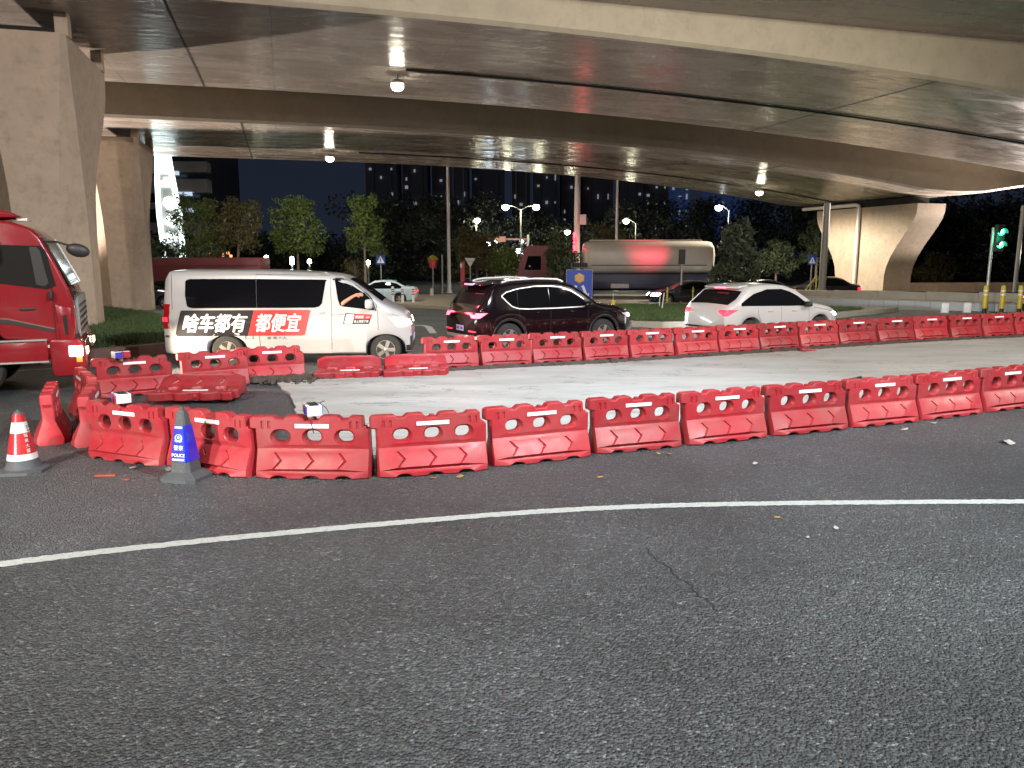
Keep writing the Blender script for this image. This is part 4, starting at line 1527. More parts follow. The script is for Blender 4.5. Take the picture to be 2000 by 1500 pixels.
S.side("rear_door_window", M["glass"], [(1.095, 1.085), (1.4, 1.065), (1.98, 1.06)], [(1.095, 1.50), (1.6, 1.555), (1.98, 1.56)])
S.side("front_door_window", M["glass"], [(1.995, 1.06), (2.9, 1.07), (3.12, 1.10)], [(1.995, 1.56), (2.3, 1.535), (2.6, 1.45), (2.85, 1.32), (3.12, 1.12)])
S.line("chrome_trim", M["chrome"], [(0.66, 1.36), (0.78, 1.24), (0.92, 1.12), (1.10, 1.062), (1.4, 1.045), (2.2, 1.043), (3.12, 1.06)], 0.032, 0.010)
S.line("chrome_trim", M["chrome"], [(0.66, 1.37), (0.80, 1.455), (1.1, 1.525), (1.6, 1.58), (2.05, 1.58), (2.35, 1.55), (2.65, 1.46), (3.0, 1.24)], 0.024, 0.010)
for sd in (-1, 1):
    P = [(x, sd * (S.y_at(x, smoothed(S.top, x) - 0.04) - 0.02), smoothed(S.top, x) + 0.028 - (0.028 if i in (0, 11) else 0)) for i, x in enumerate(np.linspace(0.72, 2.45, 12))]
    MB().tube(P, 0.027, 8).build("roof_rail", M["chrome"], suv, smooth=60)
S.over("windshield", M["glass"], 2.75, 3.38)
S.over("rear_window", M["glass"], 0.13, 0.44, 0.92)
MB().bbox((0.44, 0, 1.645), (0.40, 1.28, 0.05), 0.02, ry=R(-6)).build("spoiler", M["dark_paint"], suv, smooth=40)
MB().bbox((0.235, 0, 1.628), (0.03, 0.42, 0.035), 0.01).build("high_brake_lamp", M["tail_hot"], suv)
S.wrap("tail_lamp", M["tail_hot"], (-0.20, -0.30), (0.10, 0.26), 0.86, 0.98, off=0.012)
S.wrap("tail_lamp_bar", M["tail_on"], -0.48, -0.22, 0.93, 0.965, off=0.011)
S.wrap("tail_lamp_bar", M["tail_off"], -0.99, -0.48, 0.935, 0.96, off=0.010)
S.wrap("bumper_reflector", M["tail_on"], -0.42, 0.02, 0.53, 0.555, off=0.010)
S.wrap("bumper_skid", M["grey_paint"], -0.99, 0.05, 0.36, 0.44, off=0.012)
S.wrap("number_plate", M["plate"], -0.99, -0.74, 0.53, 0.66, off=0.015)
S.wrap("plate_marks", M["plate_mark"], -0.95, -0.78, 0.56, 0.63, off=0.018)
S.wrap("headlamp", M["head_lens"], (-0.35, -0.28), (0.22, 0.36), 0.74, 0.86, front=True)
S.wrap("headlamp_bulb", M["head_white"], (-0.28, -0.2), (0.10, 0.18), 0.76, 0.84, front=True, off=0.014)
S.wrap("grille", M["chrome"], -0.99, -0.40, 0.52, 0.78, front=True)
S.mirror(3.02, 1.09, M["dark_paint"], (0.16, 0.20, 0.14))
S.handle(1.62, 0.965, M["dark_paint"])
S.handle(2.62, 0.955, M["dark_paint"])
for pts in ([(2.0, 1.04), (2.0, 0.34)], [(1.1, 1.05), (1.12, 0.82), (1.26, 0.6), (1.3, 0.36)], [(3.1, 1.04), (3.12, 0.70), (3.08, 0.35)], [(1.3, 0.34), (3.08, 0.34)]):
    S.line("door_gap", M["under"], pts, 0.010, 0.002)
for wx in S.wheels:
    a = [(wx + (S.ar + 0.03) * math.cos(t), max(0.30, S.wr + (S.ar + 0.03) * math.sin(t))) for t in np.linspace(0.05, math.pi - 0.05, 18)]
    S.line("arch_trim", M["black_trim"], a, 0.06, 0.008)
light("headlamp_beam", "SPOT", (4.76, -0.55, 0.80), 2600, (0.95, 0.97, 1.0), None, 60, 0.7, 0.05, suv).rotation_euler = (R(88), 0, R(-90))
light("headlamp_beam", "SPOT", (4.76, 0.55, 0.80), 2600, (0.95, 0.97, 1.0), None, 60, 0.7, 0.05, suv).rotation_euler = (R(88), 0, R(-90))
light("tail_lamp_glow", "POINT", (-0.28, -0.66, 1.0), 34, (1.0, 0.06, 0.12), radius=0.06, parent=suv)
light("tail_lamp_glow", "POINT", (-0.16, -0.2, 1.50), 16, (1.0, 0.06, 0.12), radius=0.06, parent=suv)

# ------------------------------------------------------------------ white crossover
cro = thing("crossover", "white crossover with dark windows and red brake lamps, ahead of the black car", "car", (4.98, 20.45, 0), R(29))
X = Car(cro, 4.28, 1.80, [(0, 0.90), (0.03, 0.98), (0.10, 1.06), (0.40, 1.24), (0.62, 1.43), (0.80, 1.53), (1.2, 1.575), (1.7, 1.58), (2.1, 1.545), (2.45, 1.44), (2.8, 1.24), (3.05, 1.09), (3.2, 1.05), (3.7, 0.96), (4.0, 0.86), (4.18, 0.74), (4.28, 0.58)],
        0.26, [(0, 0.95), (0.8, 1.02), (1.6, 1.0), (2.9, 0.96), (4.3, 0.75)], (0.80, 3.36), 0.34, tum=0.19, r=0.10, tapr=(0.5, 0.17), tapf=(0.7, 0.26), arch=1.2)
X.body(M["white_paint"])
X.wheel_set()
X.side("side_window", M["glass"], [(0.42, 1.05), (0.8, 1.045), (2.0, 1.015), (2.72, 1.0), (2.86, 1.0)], [(0.42, 1.12), (0.62, 1.22), (0.9, 1.35), (1.4, 1.455), (1.9, 1.455), (2.2, 1.385), (2.5, 1.25), (2.86, 1.02)])
X.over("windshield", M["glass"], 2.28, 2.98)
X.over("rear_window", M["glass"], 0.13, 0.60, 0.95)
MB().bbox((0.70, 0, 1.525), (0.36, 1.22, 0.05), 0.02, ry=R(-10)).build("spoiler", M["white_paint"], cro, smooth=40)
MB().bbox((0.515, 0, 1.488), (0.025, 0.40, 0.035), 0.01).build("high_brake_lamp", M["tail_hot"], cro)
X.wrap("tail_lamp", M["tail_on"], (-0.02, -0.34), (0.06, 0.30), 0.80, 0.96, off=0.010)
X.wrap("bumper_trim", M["black_trim"], -0.99, 0.0, 0.47, 0.52, off=0.008)
X.wrap("headlamp", M["head_white"], (-0.30, -0.26), (0.20, 0.34), 0.70, 0.80, front=True, off=0.012)
X.mirror(2.70, 1.02, M["black_trim"], (0.15, 0.20, 0.14))
X.handle(1.42, 0.90, M["white_paint"])
X.handle(2.30, 0.89, M["white_paint"])
for pts in ([(1.84, 1.0), (1.84, 0.34)], [(0.98, 1.0), (1.02, 0.8), (1.18, 0.55), (1.2, 0.36)], [(2.86, 0.96), (2.88, 0.6), (2.84, 0.35)], [(1.2, 0.33), (2.84, 0.33)]):
    X.line("door_gap", M["seam"], pts, 0.010, 0.002)
light("tail_lamp_glow", "POINT", (0.20, -0.3, 1.46), 5, (1.0, 0.06, 0.12), radius=0.05, parent=cro)
light("headlamp_beam", "SPOT", (4.38, -0.5, 0.74), 260, (0.95, 0.97, 1.0), None, 70, 0.7, 0.05, cro).rotation_euler = (R(86), 0, R(-90))


# ------------------------------------------------------------------ other cars on the cross road
def sedan(name, label, loc, rz, paint, L=4.6, W=1.78, H=1.45, rear_on=True, head_on=True, z=0.0, cat="car", wheels=True):
    root = thing(name, label, cat, (loc[0], loc[1], gz(loc[1]) + z), rz, "cars passing on the cross road")
    k = H / 1.45
    c = Car(root, L, W, [(0, 0.78 * k), (0.04, 0.95 * k), (0.12, 1.02 * k), (0.6, 1.08 * k), (1.1, 1.34 * k), (1.45, 1.43 * k), (2.0, 1.45 * k), (2.5, 1.40 * k), (2.9, 1.2 * k), (3.25, 0.98 * k), (3.9, 0.88 * k), (L - 0.22, 0.76 * k), (L, 0.55 * k)],
            0.22, [(0, 0.9 * k), (2.5, 0.92 * k), (L, 0.75 * k)], (0.95, L - 0.92), 0.32, tum=0.2, r=0.09, tapr=(0.4, 0.16), tapf=(0.6, 0.24))
    c.body(paint)
    if wheels:
        c.wheel_set()
    c.side("side_window", M["glass"], [(0.72, 1.0 * k), (1.0, 0.95 * k), (2.9, 0.95 * k), (3.05, 0.97 * k)], [(0.72, 1.02 * k), (1.12, 1.26 * k), (1.5, 1.345 * k), (2.0, 1.36 * k), (2.45, 1.31 * k), (2.8, 1.14 * k), (3.05, 0.98 * k)])
    c.over("windshield", M["glass"], 2.5, 3.22)
    c.over("rear_window", M["glass"], 0.64, 1.2)
    c.wrap("tail_lamp", M["tail_on"] if rear_on else M["tail_off"], -0.36, 0.22, 0.72 * k, 0.86 * k)
    c.wrap("headlamp", M["head_white"] if head_on else M["head_lens"], -0.34, 0.34, 0.56 * k, 0.72 * k, front=True)
    c.line("door_gap", M["seam"], [(1.95, 0.93 * k), (1.95, 0.3)], 0.012, 0.002)
    c.handle(1.6, 0.84 * k, paint)
    c.mirror(2.95, 0.97 * k, paint, (0.12, 0.18, 0.12))
    return c


sedan("sedan", "pale blue car passing behind the bonnet of the white van", (-5.85, 48.8), R(180), M["silver_paint"], rear_on=True)
light("floodlit", "SPOT", (-9.0, 40.0, 6.5), 900, (0.80, 0.95, 1.0), (-8.0, 48.5, 0.3), 40, 0.6, 0.2)
sedan("sedan", "dark car with a lit headlamp seen between the shaded pier and the van", (-22.3, 42.6), R(8), M["black_paint"])
sedan("sedan", "silver car with red tail lamps far off behind the flared pier", (50.8, 96.0), R(24), M["grey_paint"], head_on=False)
sedan("sedan", "black car passing under the tail of the tanker with a white headlamp", (12.8, 48.2), R(186), M["black_paint"])
sedan("sedan", "black car with a dazzling headlamp behind the white crossover's rear", (17.6, 50.0), R(184), M["black_paint"])
sedan("sedan", "car facing the junction, both headlamps lit, beside the flared pier's foot", (31.2, 67.5), R(232), M["grey_paint"], rear_on=False)
sedan("sedan", "dark car glittering with reflections beyond the roof of the white crossover", (22.0, 50.5), R(172), M["black_paint"], H=1.6, head_on=False)

mb = thing("minibus", "small white minibus seen from behind above the roof of the dark SUV", "minibus", (-0.6, 62.0, gz(62)), R(90))
Q = Car(mb, 4.8, 1.72, [(0, 1.1), (0.05, 1.7), (0.15, 1.95), (0.5, 2.02), (3.4, 2.0), (4.0, 1.75), (4.6, 1.15), (4.8, 0.8)], 0.25, [(0, 1.15), (4.8, 1.0)], (0.9, 3.9), 0.32, tum=0.14, r=0.12)
Q.body(M["white_paint"])
Q.wheel_set()
Q.wrap("rear_window", M["glass"], -0.99, -0.1, 1.2, 1.72)
Q.side("side_window", M["glass"], [(0.4, 1.2), (3.6, 1.2)], [(0.4, 1.8), (3.6, 1.8)])
Q.wrap("tail_lamp", M["tail_off"], -0.12, 0.1, 0.8, 1.15)

# ------------------------------------------------------------------ red tipper truck at the left edge
trk = thing("truck", "red heavy truck with a lit headlamp at the pier, only its cab in view", "truck", (-7.80, 14.20, 0), R(25))
trk.scale = (1.03, 1.03, 1.035)
ZT = 2.50
hw = 1.16
cabp = [(0.0, 0.62), (0.03, 1.05), (0.02, 1.50), (-0.03, 1.72), (-0.20, 2.16), (-0.36, 2.52), (-0.50, 2.66), (-0.75, 2.75), (-1.3, 2.82), (-2.2, 2.84), (-2.2, 0.95), (-1.93, 0.95), (-1.86, 1.10), (-1.72, 1.24), (-1.5, 1.32), (-1.28, 1.24), (-1.10, 1.08), (-0.98, 0.92), (-0.62, 0.90), (-0.40, 0.62)]
MB().prism(cabp, -hw, hw, bev=0.05, seg=3).build("cab", M["red_paint"], trk, smooth=40)
MB().prism([(-1.0, 2.80), (-0.62, 2.82), (-0.80, 2.92), (-1.2, 3.0), (-2.0, 3.02), (-2.1, 2.82)], -0.9, 0.9, bev=0.05).build("roof_fairing", M["red_paint"], trk, smooth=40)
MB().bbox((-0.62, -0.72, 2.79), (0.16, 0.16, 0.06), 0.02).build("marker_lamp", M["chrome"], trk)
for k in (-1, 1):
    MB().prism([(-0.36, 2.38), (-0.30, 2.30), (-0.22, 1.86), (-0.20, 1.76), (-0.32, 1.70), (-1.30, 1.86), (-1.36, 2.34), (-1.30, 2.40)], k * (hw - 0.03), k * (hw + 0.008)).build("door_window", M["glass_clear"], trk)
    MB().prism([(-0.42, 2.36), (-0.38, 2.30), (-0.30, 1.80), (-0.36, 1.75), (-0.47, 1.78), (-0.52, 2.36)], k * (hw + 0.0085), k * (hw + 0.016)).build("quarter_pillar", M["black_trim"], trk)
    MB().prism([(-0.02, 1.40), (-0.02, 0.86), (-0.20, 0.86), (-0.24, 1.46)], k * (hw - 0.02), k * (hw + 0.02), bev=0.012).build("corner_vane", M["red_paint"], trk, smooth=40)
    MB().prism([(-0.15, 1.28), (-0.13, 0.98), (-0.08, 0.98), (-0.09, 1.30)], k * (hw + 0.02), k * (hw + 0.026)).build("vane_slot", M["under"], trk)
    MB().prism([(-0.28, 1.06), (-0.30, 1.02), (-0.9, 1.18), (-2.2, 1.26), (-2.2, 1.34), (-0.9, 1.24)], k * (hw + 0.001), k * (hw + 0.012)).build("side_stripe", M["leaf_brown"] if False else M["black_trim"], trk)
    MB().prism([(-0.26, 1.082), (-0.30, 1.072), (-0.9, 1.242), (-2.2, 1.345), (-2.2, 1.36), (-0.9, 1.26)], k * (hw + 0.002), k * (hw + 0.010)).build("side_stripe", M["kerb_red"], trk)
    MB().bbox((-0.75, k * (hw + 0.0), 0.72), (0.72, 0.09, 0.34), 0.02).build("step_panel", M["red_paint"], trk, smooth=40)
    for z in (0.905, 0.56):
        MB().bbox((-0.76, k * (hw + 0.035), z), (0.74, 0.08, 0.03), 0.01).build("step_tread", M["grey_steel"], trk)
    MB().bbox((-0.62, k * (hw + 0.015), 1.40), (0.22, 0.03, 0.035), 0.012).build("door_handle", M["black_trim"], trk)
    MB().bbox((-0.40, k * (hw + 0.01), 0.80), (0.16, 0.016, 0.045), 0.006).build("badge", M["chrome"], trk)
    for x0 in (-0.26, -1.40):
        MB().box((x0, k * (hw + 0.003), 1.30), (0.012, 0.006, 0.95)).build("door_gap", M["under"], trk)
MB().prism([(0.0, 1.76), (-0.165, 2.12), (-0.335, 2.50), (-0.345, 2.50), (-0.19, 2.12), (-0.03, 1.74)], -1.06, 1.06).build("windshield", M["glass_clear"], trk)
for y, m_ in ((-1.075, "black_trim"), (1.075, "chrome")):
    MB().tube([(0.0, y, 1.76), (-0.17, y, 2.14), (-0.345, y, 2.52)], 0.018, 6).build("windshield_trim", M[m_], trk)
MB().bbox((0.05, 0, 1.24), (0.06, 1.9, 0.66), 0.02).build("grille", M["grey_steel"], trk, smooth=40)
for z in (1.02, 1.12, 1.22, 1.32, 1.42):
    MB().box((0.083, 0, z), (0.012, 1.8, 0.04)).build("grille_bar", M["black_trim"], trk)
MB().prism([(0.13, 0.34), (0.15, 0.50), (0.13, 0.82), (0.06, 0.92), (-0.34, 0.92), (-0.38, 0.86), (-0.36, 0.34), (-0.30, 0.30), (0.06, 0.30)], -hw - 0.03, hw + 0.03, bev=0.05, seg=3).build("bumper", M["red_paint"], trk, smooth=40)
MB().box((-0.1, 0, 0.945), (0.32, 2.3, 0.05)).build("bumper_gap", M["under"], trk)
for k in (-1, 1):
    MB().bbox((0.10, k * 0.98, 0.66), (0.10, 0.34, 0.20), 0.035).build("headlamp_housing", M["head_lens"], trk, smooth=40)
    MB().bbox((0.0, k * (hw + 0.028), 0.71), (0.20, 0.03, 0.17), 0.014).build("headlamp", M["head_warm"], trk, smooth=40)
    MB().bbox((0.155, k * 0.98, 0.70), (0.02, 0.22, 0.11), 0.009).build("headlamp", M["head_warm"], trk, smooth=40)
    MB().bbox((0.04, k * (hw + 0.026), 0.575), (0.09, 0.03, 0.10), 0.014).build("indicator_lamp", M["amber"], trk, smooth=40)
    # mirrors
    if k > 0:
        continue
    MB().tube([(-0.30, k * hw, 2.44), (-0.12, k * (hw + 0.12), 2.44), (0.06, k * (hw + 0.16), 2.38)], 0.018, 6).build("mirror_arm", M["black_trim"], trk)
    o = MB().ball((0, 0, 0), 1.0, 8).build("mirror", M["black_trim"], trk, smooth=60)
    o.location, o.scale, o.rotation_euler = (0.16, k * (hw + 0.16), 2.31), (0.17, 0.06, 0.105), (0, R(14), 0)
    MB().bbox((-1.14, k * (hw + 0.16), 2.30), (0.36, 0.10, 0.24), 0.04).tube([(-0.9, k * hw, 2.42), (-1.0, k * (hw + 0.16), 2.40)], 0.016, 6).build("mirror", M["black_trim"], trk, smooth=40)
    MB().bbox((-0.28, k * (hw + 0.06), 1.62), (0.05, 0.12, 0.14), 0.02).build("window_mount", M["black_trim"], trk)
MB().tube([(0.02, -1.0, 1.70), (0.08, -1.02, 1.64), (0.02, -1.04, 1.52)], 0.02, 6).build("grab_handle", M["black_trim"], trk)
MB().box((-2.2, 0, 0.65), (4.0, 0.9, 0.28)).box((-1.5, 0, 0.56), (0.2, 1.9, 0.16)).build("chassis", M["under"], trk)
r = 0.50
tyre = MB().lathe([(r * 0.62, -0.15), (r * 0.93, -0.15), (r, -0.10), (r, 0.10), (r * 0.93, 0.15), (r * 0.62, 0.15), (r * 0.58, 0.08), (r * 0.58, -0.08)], 36)
tym = setmat(tyre.mesh("wheel", 35), M["rubber"])
rmm = setmat(MB().lathe([(r * 0.64, 0.13), (r * 0.58, 0.14), (r * 0.52, 0.06), (r * 0.30, 0.02), (r * 0.26, 0.10), (r * 0.18, 0.14), (0.001, 0.145)], 28).mesh("rim", 35), M["grey_steel"])
for k in (-1, 1):
    o = inst("wheel", tym, trk, (-1.5, k * (hw - 0.17), r), (R(90) if k < 0 else R(-90), 0, 0))
    inst("rim", rmm, o)
MB().bbox((-3.75, 0, 1.9), (2.7, 2.4, 1.9), 0.06).build("tipper_body", M["red_paint"], trk, smooth=40)
for x in (-3.1, -4.4):
    for k in (-1, 1):
        o = inst("wheel", tym, trk, (x, k * (hw - 0.17), r), (R(90) if k < 0 else R(-90), 0, 0))
        inst("rim", rmm, o)
light("headlamp_beam", "SPOT", (0.28, -0.95, 0.72), 1500, (1.0, 0.84, 0.60), None, 60, 0.8, 0.06, trk).rotation_euler = (R(80), 0, R(-90))
light("headlamp_beam", "SPOT", (0.28, 0.95, 0.72), 1500, (1.0, 0.84, 0.60), None, 60, 0.8, 0.06, trk).rotation_euler = (R(80), 0, R(-90))
light("headlamp_glow", "POINT", (0.12, -1.36, 0.74), 3.0, (1.0, 0.8, 0.5), radius=0.05, parent=trk)

# ------------------------------------------------------------------ tanker passing on the cross road
tk = thing("tanker_truck", "cream tank truck with a dark blue skirt and red cab passing on the cross road", "tanker truck", (0.3, 53.5, gz(53.5)), R(0))
MB().prism([(0.0, 0.55), (0.0, 1.5), (0.25, 2.6), (0.55, 3.45), (0.9, 3.6), (3.0, 3.6), (3.0, 0.8), (2.3, 0.8), (2.2, 1.15), (1.7, 1.38), (1.2, 1.15), (1.1, 0.8), (0.7, 0.55)], -1.2, 1.2, bev=0.06, seg=3).build("cab", M["red_container"], tk, smooth=40)
for k in (-1, 1):
    MB().prism([(0.5, 2.0), (0.75, 2.9), (1.6, 2.9), (1.6, 2.0)], k * 1.17, k * 1.21).build("door_window", M["glass"], tk)
MB().prism([(0.10, 1.75), (0.46, 3.05), (0.40, 3.08), (0.04, 1.75)], -1.08, 1.08).build("windshield", M["glass"], tk)
for z, x in ((3.25, 0.44), (2.62, 0.20), (1.6, -0.03), (1.1, -0.03)):
    MB().bbox((x, 0, z), (0.08, 2.2, 0.06), 0.02).build("cab_trim", M["chrome"], tk)
MB().bbox((0.6, -1.25, 1.35), (0.6, 0.03, 0.5), 0.01).build("door_poster", M["sign_blue"], tk)
prof = []
for x, sc in ((4.4, 0.55), (4.46, 0.80), (4.62, 0.94), (4.95, 1.0), (12.6, 1.0), (12.9, 0.94), (13.05, 0.75), (13.1, 0.5)):
    prof.append([(x, 1.22 * sc * math.copysign(abs(math.cos(a)) ** 0.7, math.cos(a)), 2.78 + 1.10 * sc * math.copysign(abs(math.sin(a)) ** 0.7, math.sin(a))) for a in np.linspace(0, 2 * math.pi, 28, endpoint=False)])
loft(prof).build("tank", M["tank"], tk, smooth=40)
MB().bbox((8.6, 0, 3.93), (7.4, 0.6, 0.08), 0.02).build("walkway", M["tank"], tk)
MB().box((8.7, -1.235, 2.30), (7.6, 0.02, 0.05)).build("tank_band", M["black_trim"], tk)
MB().bbox((8.9, 0, 1.25), (7.9, 2.36, 0.95), 0.04).build("skirt", M["skirt"], tk, smooth=40)
MB().box((7.0, 0, 0.75), (13.2, 0.9, 0.25)).build("chassis", M["under"], tk)
for x in (1.7, 4.6, 9.9, 11.2, 12.4):
    for k in (-1, 1):
        o = inst("wheel", tym, tk, (x, k * 1.0, r), (R(90) if k < 0 else R(-90), 0, 0))
        inst("rim", rmm, o)
MB().bbox((4.42, -1.1, 3.35), (0.10, 0.3, 0.08), 0.02).build("marker_lamp", M["tail_on"], tk)
MB().bbox((6.8, -1.2, 0.95), (1.2, 0.1, 0.3), 0.03).build("tool_box", M["grey_steel"], tk)

# red trailer crossing behind the shaded pier
tr = thing("trailer_truck", "long dark red tipper trailer crossing behind the shaded pier and the van roof", "truck", (-27.5, 52.0, gz(52)), R(2))
MB().bbox((5.5, 0, 2.05), (11.6, 2.4, 1.5), 0.05).build("tipper_body", M["red_container"], tr, smooth=40)
MB().box((5.5, -1.215, 2.30), (11.4, 0.03, 0.08)).box((5.5, -1.215, 1.85), (11.4, 0.03, 0.06)).build("side_rib", M["red_container"], tr)
MB().box((5.5, -1.0, 1.2), (11.0, 0.1, 0.12)).box((5.5, 0, 0.95), (11.0, 0.9, 0.4)).build("chassis", M["under"], tr)
for x in (1.2, 2.5, 3.8, 9.5):
    for k in (-1, 1):
        o = inst("wheel", tym, tr, (x, k * 1.0, r), (R(90) if k < 0 else R(-90), 0, 0))
        inst("rim", rmm, o)
# ================================================================== CONES AND LAMP BOXES
def flat_text(name, text, m, parent, Mx, size, bold=0.0, center=True):
    """flat lettering standing in the local x-z plane of Mx"""
    me = text_mesh(text, bold if text.isascii() else 0.0)
    xs_ = [v.co.x for v in me.vertices]
    ys_ = [v.co.y for v in me.vertices]
    cx, cy_ = (min(xs_) + max(xs_)) / 2, (min(ys_) + max(ys_)) / 2
    k = size / (max(ys_) - min(ys_))
    V_ = [Mx @ Vector(((v.co.x - cx) * k, 0, (v.co.y - cy_) * k)) for v in me.vertices]
    m2 = bpy.data.meshes.new(name)
    m2.from_pydata(V_, [], [tuple(p.vertices) for p in me.polygons])
    m2.materials.append(m)
    bpy.data.meshes.remove(me)
    o = bpy.data.objects.new(name, m2)
    COL.objects.link(o)
    o.parent = parent
    return o


def square_ring(h, c, z):
    """square with cut corners"""
    return [(h - c, -h, z), (h, -h + c, z), (h, h - c, z), (h - c, h, z), (-h + c, h, z), (-h, h - c, z), (-h, -h + c, z), (-h + c, -h, z)]


# police cone: square tapered body, blue sleeve
pc = thing("traffic_cone", "dark traffic cone in a blue POLICE sleeve in front of the red barriers", "traffic cone", (-3.42, 8.02, 0), R(-14))
loft([square_ring(0.215, 0.07, 0.0), square_ring(0.215, 0.07, 0.035), square_ring(0.13, 0.035, 0.085)]).build("base", M["cone_grey"], pc, smooth=20)
ph = lambda z: 0.122 + (0.050 - 0.122) * (z - 0.085) / 0.60
loft([square_ring(ph(z), ph(z) * 0.28, z) for z in (0.08, 0.3, 0.5, 0.69)] + [square_ring(0.030, 0.009, 0.73), square_ring(0.018, 0.005, 0.735), square_ring(0.018, 0.005, 0.765)]).build("body", M["cone_grey"], pc, smooth=20)
loft([square_ring(ph(z) + 0.005, ph(z) * 0.26, z) for z in (0.20, 0.30, 0.45, 0.575)]).build("sleeve", M["cone_blue"], pc, smooth=20)
tilt = math.atan2(0.122 - 0.050, 0.60)


def onface(z, off=0.007):
    return Matrix.Translation((0, -(ph(z) + off), z)) @ Matrix.Rotation(-tilt, 4, "X")


flat_text("sleeve_lettering", "POLICE", M["sign_white"], pc, onface(0.268), 0.034, 0.012)
flat_text("sleeve_lettering", "警察", M["sign_white"], pc, onface(0.345), 0.052, 0.02)
E0 = MB()
Me = onface(0.445)
badge = [(0.046 * math.cos(a) * (1.0 if math.sin(a) > -0.3 else 0.95), 0, 0.042 * math.sin(a)) for a in np.linspace(0, 2 * math.pi, 24, endpoint=False)]
o_ = [tuple(Me @ Vector(p)) for p in badge]
mid = [tuple(Me @ Vector((p[0] * 0.62, -0.001, p[2] * 0.66 + 0.006))) for p in badge]
E0.add(o_ + mid, [(i, (i + 1) % 24, (i + 1) % 24 + 24, i + 24) for i in range(24)])
pent = [(0.020 * math.cos(a), -0.002, 0.020 * math.sin(a) + 0.007) for a in np.linspace(math.pi / 2, 2.5 * math.pi, 5, endpoint=False)]
E0.add([tuple(Me @ Vector(p)) for p in pent], [(0, 1, 2, 3, 4)])
for k in (-1, 1):
    E0.add([tuple(Me @ Vector((k * a, -0.0015, b))) for a, b in ((0.012, -0.040), (0.040, -0.018), (0.047, -0.030), (0.020, -0.047))], [(0, 1, 2, 3)])
E0.build("sleeve_emblem", mat("emblem_print", (0.30, 0.42, 0.72), 0.4), pc)
for zc in (0.222, 0.555):
    ch = MB()
    Mx = onface(zc)
    wv = ph(zc) * 0.70
    n_ = 11
    for i in range(n_):
        x = -wv + 2 * wv * (i + 0.5) / n_
        for k in (-1, 1):
            ch.add([tuple(Mx @ Vector((x + a * wv / n_, 0, k * 0.006 + b))) for a, b in ((-0.9, -0.006 * k), (0.1, -0.006 * k), (0.9, 0.006 * k), (-0.1, 0.006 * k))], [(0, 1, 2, 3)])
    ch.build("sleeve_pattern", M["sign_white"], pc)

# red and white cone
rc = thing("traffic_cone", "worn red and white traffic cone on a dirty black base at the left edge", "traffic cone", (-5.30, 8.30, 0), R(8))
rc["label"] = "worn red and white traffic cone on a dirty black base before the truck wheel"
loft([square_ring(0.235, 0.10, 0.0), square_ring(0.235, 0.10, 0.03), square_ring(0.20, 0.09, 0.045)]).build("base", M["cone_grey"], rc, smooth=20)
cr_ = lambda z: 0.170 + (0.048 - 0.170) * (z - 0.04) / 0.62
MB().lathe([(cr_(0.04) + 0.02, 0.04), (cr_(0.06), 0.07), (cr_(0.14), 0.14)], 28).build("collar", M["cone_grey"], rc, smooth=40)
for nm, a, b, m_ in (("band", 0.14, 0.205, "cone_white"), ("band", 0.205, 0.43, "cone_red"), ("band", 0.43, 0.545, "cone_white"), ("band", 0.545, 0.63, "cone_red")):
    MB().lathe([(cr_(a), a), (cr_((a + b) / 2), (a + b) / 2), (cr_(b), b)], 28).build(nm, M[m_], rc, smooth=40)
MB().lathe([(0.045, 0.628), (0.040, 0.655), (0.020, 0.66), (0.020, 0.675)], 16).build("tip", M["cone_grey"], rc, smooth=40)
MB().tube([(0.075, -0.02, 0.50), (0.115, -0.03, 0.49), (0.112, -0.03, 0.455), (0.085, -0.02, 0.45)], 0.006, 6).build("hook", M["black_trim"], rc)
for i, chs in enumerate("福来大厦"):
    z = 0.405 - i * 0.055
    a = R(-38)
    Mx = Matrix.Rotation(a + R(90), 4, "Z") @ Matrix.Translation((0, -cr_(z) - 0.004, z)) @ Matrix.Rotation(-math.atan2(0.122, 0.62), 4, "X")
    flat_text("cone_lettering", chs, M["cone_white"], rc, Mx, 0.040, 0.02)


